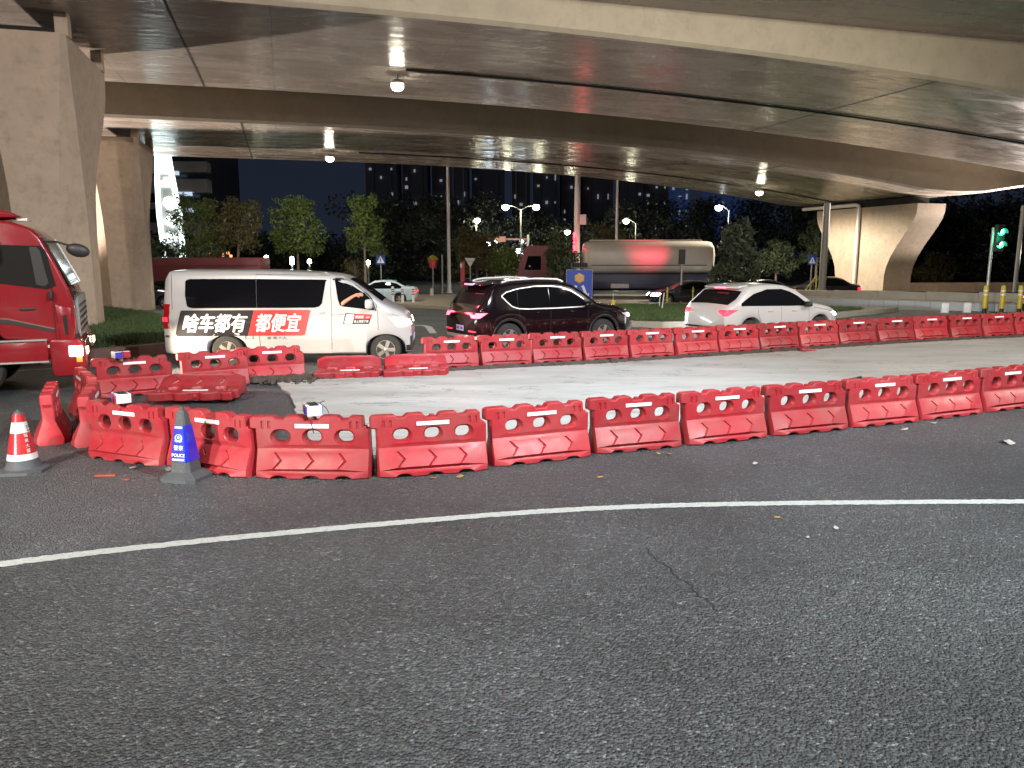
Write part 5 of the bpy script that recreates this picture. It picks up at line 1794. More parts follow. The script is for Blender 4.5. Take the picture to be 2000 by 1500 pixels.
def lamp_box(label, loc, rz, lens=("lens_red", "lens_blue")):
    t = thing("warning_lamp", label, "warning lamp", loc, rz, "solar warning lamps on the barriers")
    w_, d_, h_ = 0.155, 0.25, 0.105
    MB().lathe([(0.030, -0.055), (0.032, -0.01), (0.032, 0.0)], 16).build("socket", M["steel"], t, smooth=40)
    MB().bbox((0, 0, h_ / 2), (w_, d_, h_), 0.006).build("housing", M["lamp_box"], t, smooth=30)
    MB().box((0, 0.0, h_ + 0.003), (w_ * 0.62, d_ * 0.86, 0.005)).build("solar_panel", M["solar"], t)
    for k, m_ in ((0.25, lens[0]), (-0.25, lens[1])):
        for sd in (-1, 1):
            MB().bbox((sd * (w_ / 2 + 0.003), k * d_, h_ / 2), (0.010, d_ * 0.46, h_ * 0.86), 0.003).build("lens", M[m_], t)
    for x in (-0.055, 0.055):
        for z in (0.022, 0.084):
            MB().lathe([(0.006, 0), (0.005, 0.004)], 8, Matrix.Translation((x, -d_ / 2, z)) @ Matrix.Rotation(R(90), 4, "X")).build("screw", M["steel"], t)
    MB().tube([(-w_ / 2 - 0.012, 0.0, -0.02), (-w_ / 2 - 0.012, 0.0, h_ * 0.6), (-w_ / 2 - 0.004, 0, h_ + 0.008), (0, 0, h_ + 0.012), (w_ / 2, 0.0, h_ + 0.010), (w_ / 2 + 0.05, -0.01, h_ + 0.03)], 0.005, 6).build("tie_strap", M["cable"], t)
    MB().tube([(-0.045, -0.09, -0.05), (-0.03, -0.10, -0.12), (-0.02, -0.115, -0.18)], 0.0055, 6).build("cable", M["cable"], t)
    MB().tube([(w_ / 2, 0, h_ + 0.005), (w_ / 2 + 0.06, -0.02, 0.06), (w_ / 2 + 0.085, -0.03, 0.0)], 0.004, 6).build("strap_end", M["cable"], t)
    return t


lamp_box("white solar lamp box tied on the barrier just past the blue police cone", (-2.10, 8.16, 0.655), R(24))
lamp_box("white solar lamp box standing on the corner barrier, its pale end to the camera", (-4.46, 8.86, 0.655), R(38), ("lens_blue", "lens_red"))
lamp_box("white solar lamp box on the back barrier under the red granite kerb", (-6.42, 12.85, 0.655), R(-42), ("lens_red", "lens_blue"))

# ================================================================== STREET FURNITURE
def pole(name, label, cat, loc, h, r0, r1, m="white_steel", group=None):
    t = thing(name, label, cat, (loc[0], loc[1], gz(loc[1]) if len(loc) < 3 else loc[2]), 0, group)
    MB().tube([(0, 0, 0), (0, 0, h * 0.5), (0, 0, h)], [r0, (r0 + r1) / 2, r1], 12).build("pole", M[m], t, smooth=50)
    MB().lathe([(r0 * 2.2, 0), (r0 * 2.2, 0.03), (r0 * 1.3, 0.06), (r0 * 1.25, 0.25)], 12).build("base", M[m], t, smooth=30)
    return t


G = "tall poles rising past the far deck"
t = pole("lamp_post", "tall pale pole behind the dark SUV, reaching past the deck edge", "lamp post", (-4.98, 63.0), 12.0, 0.15, 0.11, group=G)
MB().bbox((0, -0.1, 4.2), (0.3, 0.2, 0.06), 0.01).build("pole_band", M["steel"], t)
t = pole("lamp_post", "thick pale square pole with a box on it and a red glow at its foot", "lamp post", (4.9, 60.5), 12.0, 0.24, 0.2, group=G)
MB().bbox((0.42, 0, 5.6), (0.5, 0.4, 0.75), 0.03).box((0.2, 0, 5.6), (0.3, 0.06, 0.06)).build("control_box", M["white_steel"], t)
MB().bbox((-0.22, -0.26, 3.9), (0.16, 0.08, 1.5), 0.02).build("red_light_strip", M["red_on"], t)
light("red_strip_glow", "POINT", (0, -1.0, 3.9), 25, (1.0, 0.05, 0.10), radius=0.15, parent=t)
pole("lamp_post", "slim pale pole standing above the tank of the tanker", "lamp post", (8.6, 66.0), 12.0, 0.12, 0.09, group=G)
pole("utility_pole", "grey pole close to the left side of the flared pier", "pole", (18.75, 48.0, 0.1), 5.3, 0.21, 0.19, "grey_steel")
pole("utility_pole", "thin dark pole in the gloom behind the green signal", "pole", (28.2, 44.5), 5.6, 0.11, 0.10, "grey_steel")
pole("utility_pole", "short grey post beside the tall pale pole on the pavement", "pole", (-5.45, 62.3), 3.0, 0.07, 0.06, "grey_steel")


def street_lamp(label, loc, h, heads, power=0, m="lamp_far", col=(1.0, 0.95, 0.62)):
    t = pole("street_lamp", label, "street lamp", loc, h, 0.10, 0.06, "steel", "lit street lamps in the distance")
    for dx, dz in heads:
        MB().tube([(0, 0, h - 0.05), (dx * 0.5, 0, h + dz * 0.8), (dx, 0, h + dz)], 0.045, 8).build("arm", M["steel"], t, smooth=50)
        MB().bbox((dx * 1.05, 0, h + dz), (0.75, 0.36, 0.14), 0.05).build("lamp_head", M["steel"], t, smooth=40)
        MB().ball((dx * 1.05, -0.1, h + dz - 0.2), 0.32, 8, 0.8).build("lamp_lens", M[m], t, smooth=60)  # lens ball oversized, lamp glare put into its shape
        if power:
            light("lamp_light", "POINT", (dx * 1.05, -0.2, h + dz - 0.85), power, col, radius=0.2, parent=t)
    return t


street_lamp("twin-headed street lamp with two bright heads above the dark SUV", (0.82, 75.0), 7.2, [(-1.35, 0.35), (1.35, 0.35)], 350)
street_lamp("single-headed street lamp lit above the tanker", (13.1, 85.0), 6.3, [(-1.0, 0.4)], 200)
street_lamp("cool white street lamp lit above the broad-leaved tree", (20.2, 75.0), 7.1, [(-0.95, 0.4)], 250, "lamp_cool", (0.8, 0.9, 1.0))
street_lamp("street lamp shining in front of the dark tower, beside the tall pale pole", (-4.0, 90.0), 6.9, [(0.1, 0.1)], 90)
street_lamp("small warm street lamp near the thick pole with the box", (6.1, 90.0), 5.6, [(0.1, 0.1)], 90)
for k, (x, y, h) in enumerate(((-1.9, 100.0, 5.0), (1.2, 100.0, 5.0), (0.6, 84.0, 3.6), (-2.55, 80.0, 4.2))):
    street_lamp(["far small street lamp just above the gantry arm", "far small street lamp past the end of the gantry arm", "low white street lamp by the red truck cab", "little white lamp at the tip of the gantry arm"][k], (x, y), h, [(0.06, 0.05)], 0, "lamp_cool")
for k, (x, y, h) in enumerate(((-20.0, 65.0, 2.6), (-16.5, 65.0, 2.3), (-11.9, 66.0, 2.2), (-18.2, 66.0, 2.2))):
    t = pole("garden_lamp", ["low lamp bollard in the park beyond the van roof, furthest from the lamp-lit trees", "low lamp bollard glowing beside the trunk of the round tree", "low lamp bollard near the tree beside the crossing sign", "squat white lamp column between two low lamp bollards"][k], "garden lamp", (x, y), h, 0.06, 0.05, "grey_steel", "low lamps in the park")
    MB().lathe([(0.08, h), (0.17, h + 0.05), (0.15, h + (0.6 if k == 3 else 0.3)), (0.02, h + (0.66 if k == 3 else 0.36))], 12).build("lamp_glass", M["lamp_far"] if k != 3 else M["lamp_cool"], t, smooth=40)

gt = pole("gantry", "pale red sign gantry arm reaching over the road behind the SUV", "gantry", (1.6, 80.0), 5.0, 0.14, 0.12, "white_steel")
MB().bbox((-1.9, 0, 4.55), (4.2, 0.16, 0.18), 0.03).build("arm", mat("pink_steel", (0.55, 0.25, 0.22), 0.5), gt)
MB().bbox((-2.7, -0.12, 4.55), (0.95, 0.08, 0.55), 0.02).build("sign_panel", bpy.data.materials["pink_steel"], gt)


def crossing_sign(label, x, y, z, sc=1.0, base=None):
    t = pole("road_sign", label, "road sign", (x, y) if base is None else (x, y, base), z - (gz(y) if base is None else base), 0.04, 0.04, "steel", "blue pedestrian crossing signs")
    h = z - (gz(y) if base is None else base)
    MB().bbox((0, -0.06, h), (0.68 * sc, 0.03, 0.78 * sc), 0.012).build("sign_plate", M["sign_blue"], t)
    a = 0.28 * sc
    MB().prism([(-a, h - a * 0.95), (a, h - a * 0.95), (0, h + a * 1.05)], -0.086, -0.077).build("sign_triangle", M["sign_white"], t)
    b = a * 0.9
    w_ = MB()
    w_.ball((0, -0.088, h + 0.25 * b), 0.09 * b, 6, 1.0)
    for p, q in (((0, 0.14), (-0.02, -0.25)), ((-0.02, -0.25), (-0.2, -0.75)), ((-0.02, -0.25), (0.2, -0.75)), ((0, 0.1), (-0.2, -0.2)), ((0, 0.1), (0.22, -0.15))):
        w_.tube([(p[0] * b, -0.090, h + p[1] * b), (q[0] * b, -0.090, h + q[1] * b)], 0.055 * b, 5)
    w_.build("sign_figure", M["black_trim"], t)
    return t


crossing_sign("blue crossing sign on a thin post beside the lamp-lit tree, behind the pale blue car", -9.95, 60.5, 2.05, 1.0)
crossing_sign("blue crossing sign beside the grey pole near the flared pier", 18.6, 49.5, 2.05, 0.75, 0.1)

ys_ = pole("road_sign", "triangular give-way sign seen from its grey back above the SUV tail", "road sign", (-3.15, 60.0), 2.55, 0.04, 0.04, "steel")
MB().prism([(-0.42, 2.75), (0.42, 2.75), (0.0, 2.05)], -0.07, -0.045, bev=0.008).build("sign_plate", M["white_steel"], ys_)
MB().box((0, -0.075, 2.5), (0.5, 0.012, 0.05)).build("sign_brace", M["grey_steel"], ys_)

# keep-either-side sign with amber beacon and solar panel
bs = thing("road_sign", "blue sign with two white arrows, amber flower beacon and a solar panel on top", "road sign", (3.78, 44.6, gz(44.6) + 0.05), R(-4))
bs.scale = (0.86, 0.86, 0.84)
MB().bbox((0, 0, 1.35), (1.66, 0.16, 2.15), 0.02).build("sign_board", M["sign_blue"], bs)
MB().box((0, 0.0, 1.35), (1.70, 0.10, 2.19)).build("board_rim", M["sign_white"], bs)
for k in (-1, 1):
    Mx = Matrix.Translation((k * 0.40, -0.082, 0.92)) @ Matrix.Rotation(R(-k * 22), 4, "Y")
    MB().prism([(-0.09, 0.52), (0.09, 0.52), (0.09, -0.12), (0.22, -0.12), (0.0, -0.50), (-0.22, -0.12), (-0.09, -0.12)], -0.012, 0.0, Mx).build("arrow", M["sign_white"], bs)
fl = MB()
for k in range(6):
    a = math.pi * k / 3 + math.pi / 6
    fl.lathe([(0.145, 0), (0.13, 0.03), (0.06, 0.045), (0.001, 0.045)], 14, Matrix.Translation((0.2 * math.cos(a), -0.08, 1.88 + 0.2 * math.sin(a))) @ Matrix.Rotation(R(90), 4, "X"))
fl.lathe([(0.14, 0), (0.12, 0.05), (0.001, 0.06)], 14, Matrix.Translation((0, -0.08, 1.88)) @ Matrix.Rotation(R(90), 4, "X"))
fl.build("amber_beacon", M["amber"], bs, smooth=40)
MB().bbox((0, 0.0, 2.72), (1.12, 0.62, 0.04), 0.01, rx=R(32)).build("panel_frame", M["steel"], bs)
MB().box((0, -0.013, 2.74), (1.04, 0.54, 0.01), rx=R(32)).build("solar_panel", M["solar"], bs)
for i in range(9):
    MB().box((-0.46 + i * 0.115, -0.018, 2.747), (0.012, 0.53, 0.006), rx=R(32)).build("cell_line", M["steel"], bs)
MB().tube([(0, 0.1, 2.4), (0, 0.05, 2.7)], 0.035, 8).tube([(-0.5, 0.1, 0), (-0.5, 0.1, 0.4)], 0.04, 8).tube([(0.5, 0.1, 0), (0.5, 0.1, 0.4)], 0.04, 8).build("post", M["steel"], bs)


def signal(label, loc, h, heading, lit=None):
    t = pole("traffic_light", label, "traffic light", loc, h, 0.07, 0.055, "steel")
    t.rotation_euler = (0, 0, heading)
    return t


sg = signal("black traffic light on a thin post seen from behind, in front of the tanker", (10.05, 47.2), 3.05, 0)
MB().bbox((0, 0.02, 2.85), (0.36, 0.24, 0.86), 0.03).build("housing", M["black_trim"], sg)
for z in (2.58, 2.85, 3.12):
    MB().lathe([(0.11, 0.0), (0.10, 0.02), (0.001, 0.03)], 14, Matrix.Translation((0, 0.14, z)) @ Matrix.Rotation(R(-90), 4, "X")).build("lens", M["red_on"] if z > 3 else M["under"], sg)
light("red_signal_beam", "SPOT", (0, 0.5, 3.05), 1700, (1.0, 0.03, 0.09), (-1.5, 7.0, 3.3), 40, 0.9, 0.12, sg)

sg2 = signal("traffic light showing two green arrows on a leaning steel post", (20.85, 34.8), 3.7, 0)
MB().bbox((0.30, 0.0, 3.25), (0.36, 0.22, 1.15), 0.03).box((0.12, 0, 3.55), (0.2, 0.05, 0.05)).box((0.12, 0, 2.95), (0.2, 0.05, 0.05)).build("housing", M["black_trim"], sg2)
for z, wv in ((3.52, 0.16), (2.98, 0.16)):
    MB().lathe([(0.155, 0.0), (0.15, 0.02), (0.001, 0.03)], 18, Matrix.Translation((0.30, -0.112, z)) @ Matrix.Rotation(R(90), 4, "X")).build("lens", M["green_on"], sg2)
    Mx = Matrix.Translation((0.30, -0.145, z)) @ Matrix.Rotation(R(25), 4, "Y")
    MB().prism([(-0.03, -0.10), (0.03, -0.10), (0.03, 0.02), (0.08, 0.02), (0, 0.11), (-0.08, 0.02), (-0.03, 0.02)], -0.01, 0.0, Mx).build("arrow", M["green_hot"], sg2)
    pts = [(0.30 + 0.165 * math.cos(a), 0.165 * math.sin(a) + z) for a in np.linspace(-0.3, math.pi + 0.3, 12)]
    MB().grid([[(x, -0.11, zz), (x, -0.34, zz - 0.03)] for x, zz in pts]).build("visor", M["black_trim"], sg2)
light("green_signal_light", "SPOT", (0.30, -0.4, 3.3), 230, (0.04, 1.0, 0.45), (-14, -3, 8.0), 110, 0.9, 0.15, sg2)
light("green_signal_light", "POINT", (0.20, -0.45, 3.25), 22, (0.04, 1.0, 0.45), radius=0.12, parent=sg2)

# bollards
for k, (x, y) in enumerate(((20.62, 34.5), (21.25, 34.3), (21.95, 34.2))):
    t = thing("bollard", ["yellow bollard left of the green signal's post", "yellow bollard alone between the signal post and the rider", "yellow bollard touching the motorcycle's tail"][k], "bollard", (x, y, gz(y)), 0, "yellow bollards by the signal")
    if k == 0:
        t["label"] = "yellow bollard close against the green signal's post"
    MB().lathe([(0.085, 0), (0.085, 0.22)], 14).build("foot", M["black_trim"], t, smooth=40)
    MB().lathe([(0.10, 0.22), (0.10, 1.15), (0.08, 1.2), (0.001, 1.24)], 16).build("sleeve", M["yellow"], t, smooth=40)
    for z in (0.78, 0.95):
        MB().lathe([(0.1015, z), (0.1015, z + 0.07)], 16).build("band", M["strip"], t, smooth=40)
for k, (x, y) in enumerate(((18.95, 34.6), (20.1, 34.9))):
    t = thing("bollard", ["white plastic block bollard in front of the tiled wall, standing alone", "white plastic block bollard in front of the tiled wall, near the yellow bollards"][k], "bollard", (x, y, gz(y)), R(-20), "white block bollards")
    MB().bbox((0, 0, 0.23), (0.30, 0.26, 0.46), 0.05).build("body", M["sign_white"], t, smooth=40)
    MB().bbox((0, 0, 0.02), (0.34, 0.30, 0.04), 0.01).build("foot", M["grey_steel"], t)
for k, (x, y) in enumerate(((-7.05, 46.9), (-6.42, 46.5), (-5.85, 46.9))):
    z0 = gz(y) + 0.185
    t = thing("bollard", ["pale post with black marks in front of the pale blue car, next to the van", "pale post with black marks in front of the pale blue car, middle of three", "pale post with black marks at the tail of the pale blue car"][k], "bollard", (x, y, z0), 0, "marked posts on the pavement")
    MB().lathe([(0.085, 0), (0.085, 0.85), (0.06, 0.93), (0.001, 0.95)], 14).build("post", M["white_steel"], t, smooth=40)
    for z in (0.45, 0.6, 0.72):
        MB().lathe([(0.087, z), (0.087, z + 0.06)], 14).build("mark", M["black_trim"], t, smooth=40)
for k, (x, y) in enumerate(((-6.9, 54.5), (-5.6, 55.3))):
    t = thing("bollard", ["short stone bollard on the pavement behind the marked posts", "short stone bollard alone on the pavement behind the SUV"][k], "bollard", (x, y, gz(y) + 0.185), 0, "stone bollards on the pavement")
    MB().lathe([(0.13, 0), (0.11, 0.42), (0.09, 0.48)], 10).build("body", M["kerb"], t, smooth=30)
    MB().lathe([(0.16, 0), (0.15, 0.05)], 10).build("foot", M["kerb"], t, smooth=30)

t = thing("marker_post", "yellow marker block with a thin white rod in the grass behind the SUV bonnet", "marker post", (4.75, 37.2, gz(37.2) + 0.2))
MB().bbox((0, 0, 0.16), (0.19, 0.19, 0.34), 0.03).build("block", M["yellow"], t)
MB().tube([(0, 0, 0.3), (0, 0, 0.68)], 0.012, 6).build("rod", M["sign_white"], t)
for k, (x, y, h, ln) in enumerate(((6.35, 33.5, 0.72, 0.08), (7.0, 37.6, 0.6, 0.03))):
    t = thing("marker_rod", ["thin white leaning rod in the grass beside the white crossover", "thin white upright rod further back in the grass"][k], "marker rod", (x, y, gz(y) + 0.18))
    MB().tube([(0, 0, 0), (ln, 0, h)], 0.022, 6).build("rod", M["sign_white"], t)
    MB().lathe([(0.04, 0), (0.03, 0.03)], 8).build("foot", M["grey_steel"], t)
for k, (x, y) in enumerate(((9.1, 46.5), (10.7, 46.9))):
    t = thing("bollard", ["slim yellow post at the lawn edge, closer to the SUV", "slim yellow post at the lawn edge, closer to the crossover"][k], "bollard", (x, y, gz(y) + 0.1), 0, "slim yellow posts")
    MB().lathe([(0.05, 0), (0.05, 0.95), (0.02, 1.0)], 10).build("post", M["yellow"], t, smooth=40)
    MB().lathe([(0.052, 0.7), (0.052, 0.8)], 10).build("band", M["strip"], t, smooth=40)
yf = thing("barrier_frame", "yellow slanted steel frame on the bed beside the grey pole", "barrier", (17.6, 46.9, 0.12))
MB().tube([(0.35, 0, 0), (0.35, 0, 1.05)], 0.05, 8).build("post", M["yellow"], yf)
MB().tube([(-0.35, 0, 0.05), (0.33, 0, 1.0)], 0.045, 8).build("brace", M["yellow"], yf)
MB().bbox((-0.5, 0, 0.03), (0.3, 0.1, 0.06), 0.01).build("foot", M["kerb"], yf)

# low two-step wall round the planting bed
wl = thing("retaining_wall", "low wall of pale tiles below a concrete parapet, in front of the flared pier", "wall")
A, B = Vector((16.2, 45.6, 0)), Vector((27.5, 33.0, 0))
dW = (B - A)
LW = dW.length
dW.normalize()
nW = Vector((dW.y, -dW.x, 0))
if nW.y > 0:
    nW = -nW
aW = math.atan2(dW.y, dW.x)
NT = 22
for i in range(NT):
    t_ = (i + 0.5) / NT
    c = A + dW * LW * t_
    zt = 0.0 + 0.06 * t_ * 2
    zb_ = gz(c.y) - 0.05
    o = MB().bbox((0, 0, 0), (LW / NT - 0.012, 0.06, zt - zb_), 0.006).build("wall_tile", M["wall_tile"], wl)
    o.location = c + nW * 0.62 + Vector((0, 0, (zt + zb_) / 2))
    o.rotation_euler = (0, 0, aW)
NC = 7
for i in range(NC):
    t_ = (i + 0.5) / NC
    c = A + dW * LW * t_
    o = MB().bbox((0, 0, 0), (LW / NC - 0.01, 0.55, 0.06), 0.012).build("ledge", M["wall_cap"], wl)
    o.location = c + nW * 0.38 + Vector((0, 0, 0.03 + 0.12 * t_))
    o.rotation_euler = (0, 0, aW)
    o = MB().bbox((0, 0, 0), (LW / NC - 0.012, 0.22, 0.50), 0.02).build("parapet_block", M["wall_cap"], wl)
    o.location = c + nW * 0.05 + Vector((0, 0, 0.10 + 0.32 * t_ + 0.02))
    o.rotation_euler = (0, 0, aW)
    o = MB().box((0, 0, 0), (LW / NC, 0.10, 1.4)).build("wall_core", M["wall_cap"], wl)
    o.location = c + nW * 0.56 + Vector((0, 0, -0.70 + 0.12 * t_))
    o.rotation_euler = (0, 0, aW)

rw = thing("ramp_wall", "long low grey kerb wall of the far road behind the flared pier", "wall", (28.0, 60.0, gz(60)), R(6))
for i in range(9):
    o = MB().bbox((0, 0, 0.45), (2.98, 0.3, 0.9), 0.03).build("wall_block", M["grey_steel"] if False else M["concrete"], rw)
    o.location = (i * 3.0, 0, 0)

# red gate post and pot of yellow flowers
gp = thing("gate_post", "red gate post with a small lit sign beside the tall pale pole", "gate post", (-3.75, 60.5, gz(60.5) + 0.18))
MB().bbox((0, 0, 1.15), (0.34, 0.3, 2.3), 0.03).build("column", mat("gate_red", (0.50, 0.05, 0.05), 0.5), gp)
MB().bbox((-0.1, -0.17, 2.0), (0.16, 0.04, 0.3), 0.01).build("sign_plate", M["sign_white"], gp)
fp = thing("flower_stand", "red pot of yellow-green flowers on a stand in the dark by the path", "flower pot", (-6.3, 63.5, gz(63.5)))
MB().lathe([(0.26, 1.95), (0.36, 2.5), (0.34, 2.55)], 14).build("pot", bpy.data.materials["gate_red"], fp, smooth=40)
MB().tube([(0, 0, 0), (0, 0, 2.0)], 0.05, 8).build("stand", M["grey_steel"], fp)

# ================================================================== TREES AND PLANTS
def leaf_cloud(r_, centres, radii, n, size, flat=0.6):
    """leaf-sized quads gathered in clumps; returns verts and faces"""
    C_ = np.array(centres)
    Rr = np.array(radii)
    p = Rr ** 2
    pick = r_.choice(len(C_), n, p=p / p.sum())
    d = r_.normal(size=(n, 3))
    d /= np.linalg.norm(d, axis=1)[:, None]
    rad = r_.random(n) ** 0.45
    P = C_[pick] + d * (rad * Rr[pick])[:, None] * np.array([1, 1, 0.8])
    t1 = r_.normal(size=(n, 3))
    t1[:, 2] -= 0.35
    t1 /= np.linalg.norm(t1, axis=1)[:, None]
    t2 = np.cross(t1, r_.normal(size=(n, 3)))
    t2 /= np.linalg.norm(t2, axis=1)[:, None]
    s = size * (0.6 + 0.8 * r_.random(n))[:, None]
    nn = np.cross(t1, t2) * s * 0.15
    V_ = np.empty((n, 4, 3))
    V_[:, 0] = P - t1 * s
    V_[:, 1] = P + t2 * s * flat * 0.5 + nn
    V_[:, 2] = P + t1 * s
    V_[:, 3] = P - t2 * s * flat * 0.5 + nn
    return V_.reshape(-1, 3)


def leaf_object(name, V_, m, parent):
    n = len(V_) // 4
    me = bpy.data.meshes.new(name)
    me.vertices.add(len(V_))
    me.vertices.foreach_set("co", V_.astype(np.float32).ravel())
    me.loops.add(n * 4)
    me.loops.foreach_set("vertex_index", np.arange(n * 4, dtype=np.int32))
    me.polygons.add(n)
    me.polygons.foreach_set("loop_start", np.arange(0, n * 4, 4, dtype=np.int32))
    me.update(calc_edges=True)
    me.validate()
    me.materials.append(m)
    o = bpy.data.objects.new(name, me)
    COL.objects.link(o)
    if parent:
        o.parent = parent
    return o


def tree(label, x, y, z0, z1, wid, m, seed, n=3200, size=0.14, trunk=0.11, lean=0.0, group="roadside trees", base=None, shape="round", name="tree", cat="tree"):
    b = gz(y) + 0.1 if base is None else base
    t = thing(name, label, cat, (x, y, b), 0, group)
    r_ = np.random.default_rng(seed)
    H0, H1 = z0 - b, z1 - b
    hh = H1 - H0
    tr_ = MB()
    fork = H0 + hh * 0.12
    tr_.tube([(0, 0, -0.1), (lean * 0.2, 0, fork * 0.5), (lean * 0.5, 0.03, fork), (lean * 0.8, 0, H0 + hh * 0.55), (lean, 0, H0 + hh * 0.85)], [trunk * 1.25, trunk, trunk * 0.8, trunk * 0.42, trunk * 0.15], 8)
    cen, rad = [], []
    nb = 15
    for i in range(nb):
        a = i * 2.4 + r_.random() * 0.8
        f = (i + 0.5) / nb
        zc = H0 + hh * (0.12 + 0.80 * f)
        if shape == "round":
            rr = wid / 2 * (0.35 + 0.65 * math.sin(math.pi * min(1, 0.15 + f * 0.85)) ** 0.8)
        else:
            rr = wid / 2 * (1.05 - 0.75 * f)
        rr *= 0.45 + 0.4 * r_.random()
        c = (lean * f + rr * math.cos(a), rr * math.sin(a), zc)
        tr_.tube([(lean * 0.4, 0, fork + (zc - fork) * 0.35), (c[0] * 0.6, c[1] * 0.6, fork + (zc - fork) * 0.75), c], [trunk * 0.4, trunk * 0.22, trunk * 0.08], 5)
        cen.append(c)
        rad.append(wid * (0.15 + 0.11 * r_.random()))
        for k in range(2):
            q = (c[0] + r_.normal() * wid * 0.13, c[1] + r_.normal() * wid * 0.13, c[2] + r_.normal() * hh * 0.07)
            cen.append(q)
            rad.append(wid * (0.07 + 0.08 * r_.random()))
    tr_.build("trunk", M["bark"], t, smooth=60)
    leaf_object("crown", leaf_cloud(r_, cen, rad, n, size), M[m], t)
    return t


tree("round green tree lit from the front, rising over the middle of the van roof", -16.1, 60.0, 2.0, 6.75, 4.0, "leaf_green", 1, 4200, 0.13)
tree("slender lit green tree with a pointed top beside the blue crossing sign", -11.05, 60.0, 2.1, 6.8, 3.3, "leaf_green", 2, 3300, 0.13, shape="cone")
tree("green tree close to the white glowing sign, its trunk forked", -24.6, 63.0, 2.0, 7.1, 4.4, "leaf_green", 3, 4200, 0.14)
tree("brownish spreading tree over the slanting pale column", -21.4, 62.0, 2.7, 6.6, 4.2, "leaf_olive", 4, 3800, 0.13, lean=0.4)
tree("dim tree with thin foliage at the foot of the white glowing sign", -27.6, 62.0, 0.6, 3.6, 4.0, "leaf_dark", 5, 2600, 0.18)
tree("dark leafy bush between the glowing sign and the slanting column", -23.0, 60.0, 0.2, 2.9, 4.6, "leaf_dark", 6, 3000, 0.16, name="bush", cat="bush")
tree("olive tree behind the tail of the dark SUV, next to the give-way sign", -2.9, 66.0, 0.7, 4.3, 4.2, "leaf_olive", 7, 3400, 0.17)
tree("small green tree in front of the red truck cab's nose", -0.4, 60.0, 0.6, 2.9, 2.6, "leaf_green", 8, 2400, 0.14)
tree("dark glossy tree between the red cab and the cream tank", 2.85, 47.0, -0.1, 3.75, 2.5, "leaf_dark", 9, 3600, 0.13, shape="cone")
tree("broad-leaved dark bush tree in front of the tail of the tanker", 12.55, 44.5, -0.1, 4.25, 3.0, "leaf_grey", 10, 3600, 0.20, shape="cone")
tree("grey-green tree with a pale trunk by the blue crossing sign near the flared pier", 25.2, 66.0, 1.4, 5.4, 3.0, "leaf_dark", 11, 2200, 0.14)
tree("dim grey-green sapling between the broad-leaved tree and the pale trunk", 21.9, 66.0, 0.4, 3.7, 3.0, "leaf_dark", 12, 1900, 0.14)
tree("yellow-leaved tree top above the tank, by the slim pale pole", 8.0, 68.0, 2.0, 4.9, 3.0, "leaf_olive", 13, 2400, 0.15)
tree("yellowish bush in the dark right behind the flared pier", 40.5, 76.0, -0.4, 2.6, 3.6, "leaf_olive", 14, 2200, 0.16, name="bush", cat="bush")
tree("bare-stemmed shrub glowing warm near the low lamp bollard", -12.6, 64.0, 0.2, 2.2, 2.2, "leaf_olive", 15, 700, 0.10, name="shrub", cat="shrub")
tree("yellow hedge clump behind the roof of the white crossover", 17.6, 62.0, -0.2, 1.2, 2.4, "leaf_olive", 16, 1600, 0.12, name="bush", cat="bush")
leaf_object("flowers", leaf_cloud(np.random.default_rng(3), [(0, 0, 2.75), (0.2, 0, 2.65), (-0.2, 0, 2.7)], [0.3, 0.22, 0.22], 260, 0.08), M["yellow"], fp)

# far wood: one dark mass behind the junction
r_ = np.random.default_rng(21)
cen, rad = [], []
for i in range(560):
    x = r_.uniform(-60, 75) if i < 420 else r_.uniform(38, 85)
    y = r_.uniform(86, 112)
    u_ = x / y
    top = 4.2 if u_ < -0.19 else (8.6 if u_ < 0.02 else (6.2 if u_ < 0.13 else 8.2))
    top *= 0.8 + 0.35 * math.sin(x * 0.45) ** 2
    for k in range(3):
        cen.append((x + r_.normal() * 1.2, y, -0.6 + top * (0.2 + 0.36 * k)))
        rad.append(1.5 + r_.random() * 0.9)
tag(leaf_object("far_wood", leaf_cloud(r_, cen, rad, 190000, 0.24, 0.9), M["leaf_wood"], None), kind="stuff")

# ================================================================== BUILDINGS
WIN = setmat(MB().box((0, 0, 0), (1.5, 0.3, 1.5)).mesh("window"), M["window_lit"])
WIN2 = setmat(MB().box((0, 0, 0), (1.2, 0.3, 2.0)).mesh("window"), M["window_warm"])
WIN3 = setmat(MB().box((0, 0, 0), (0.9, 0.3, 2.6)).mesh("window"), M["window_lit"])


def tower(label, x0, x1, y, h, seed, nwin, m="tower", fin=None, cols=None, lo=0.12):
    r_ = random.Random(seed)
    wx = x1 - x0
    t = thing("tower_block", label, "tower block", ((x0 + x1) / 2, y, gz(y)), 0, "apartment towers on the skyline")
    MB().box((0, 6, h / 2), (wx, 12, h)).build("wall", M[m], t)
    for k in (-0.5, 0.5):
        MB().box((wx * k * 0.55, -0.35, h / 2), (wx * 0.10, 0.7, h)).build("bay", M[m if fin is None else fin], t)
    MB().bbox((0, 6, h + 1.2), (wx * 0.5, 6, 2.4), 0.1).build("roof_house", M[m], t)
    used = set()
    nf, nc = int(h / 3), max(3, int(wx / 3))
    for i in range(int(nwin * 0.6)):
        c = r_.choice(cols) if cols else r_.randrange(nc)
        f = r_.randrange(int(nf * lo), nf)
        if (c, f) in used:
            continue
        used.add((c, f))
        o = inst("window", r_.choice([WIN, WIN, WIN2, WIN3]), t, (-wx / 2 + (c + 0.5) * wx / nc, -0.75, f * 3 + 1.5))
        o.scale = (r_.uniform(0.3, 0.75), 1, r_.uniform(0.35, 0.8))
    return t


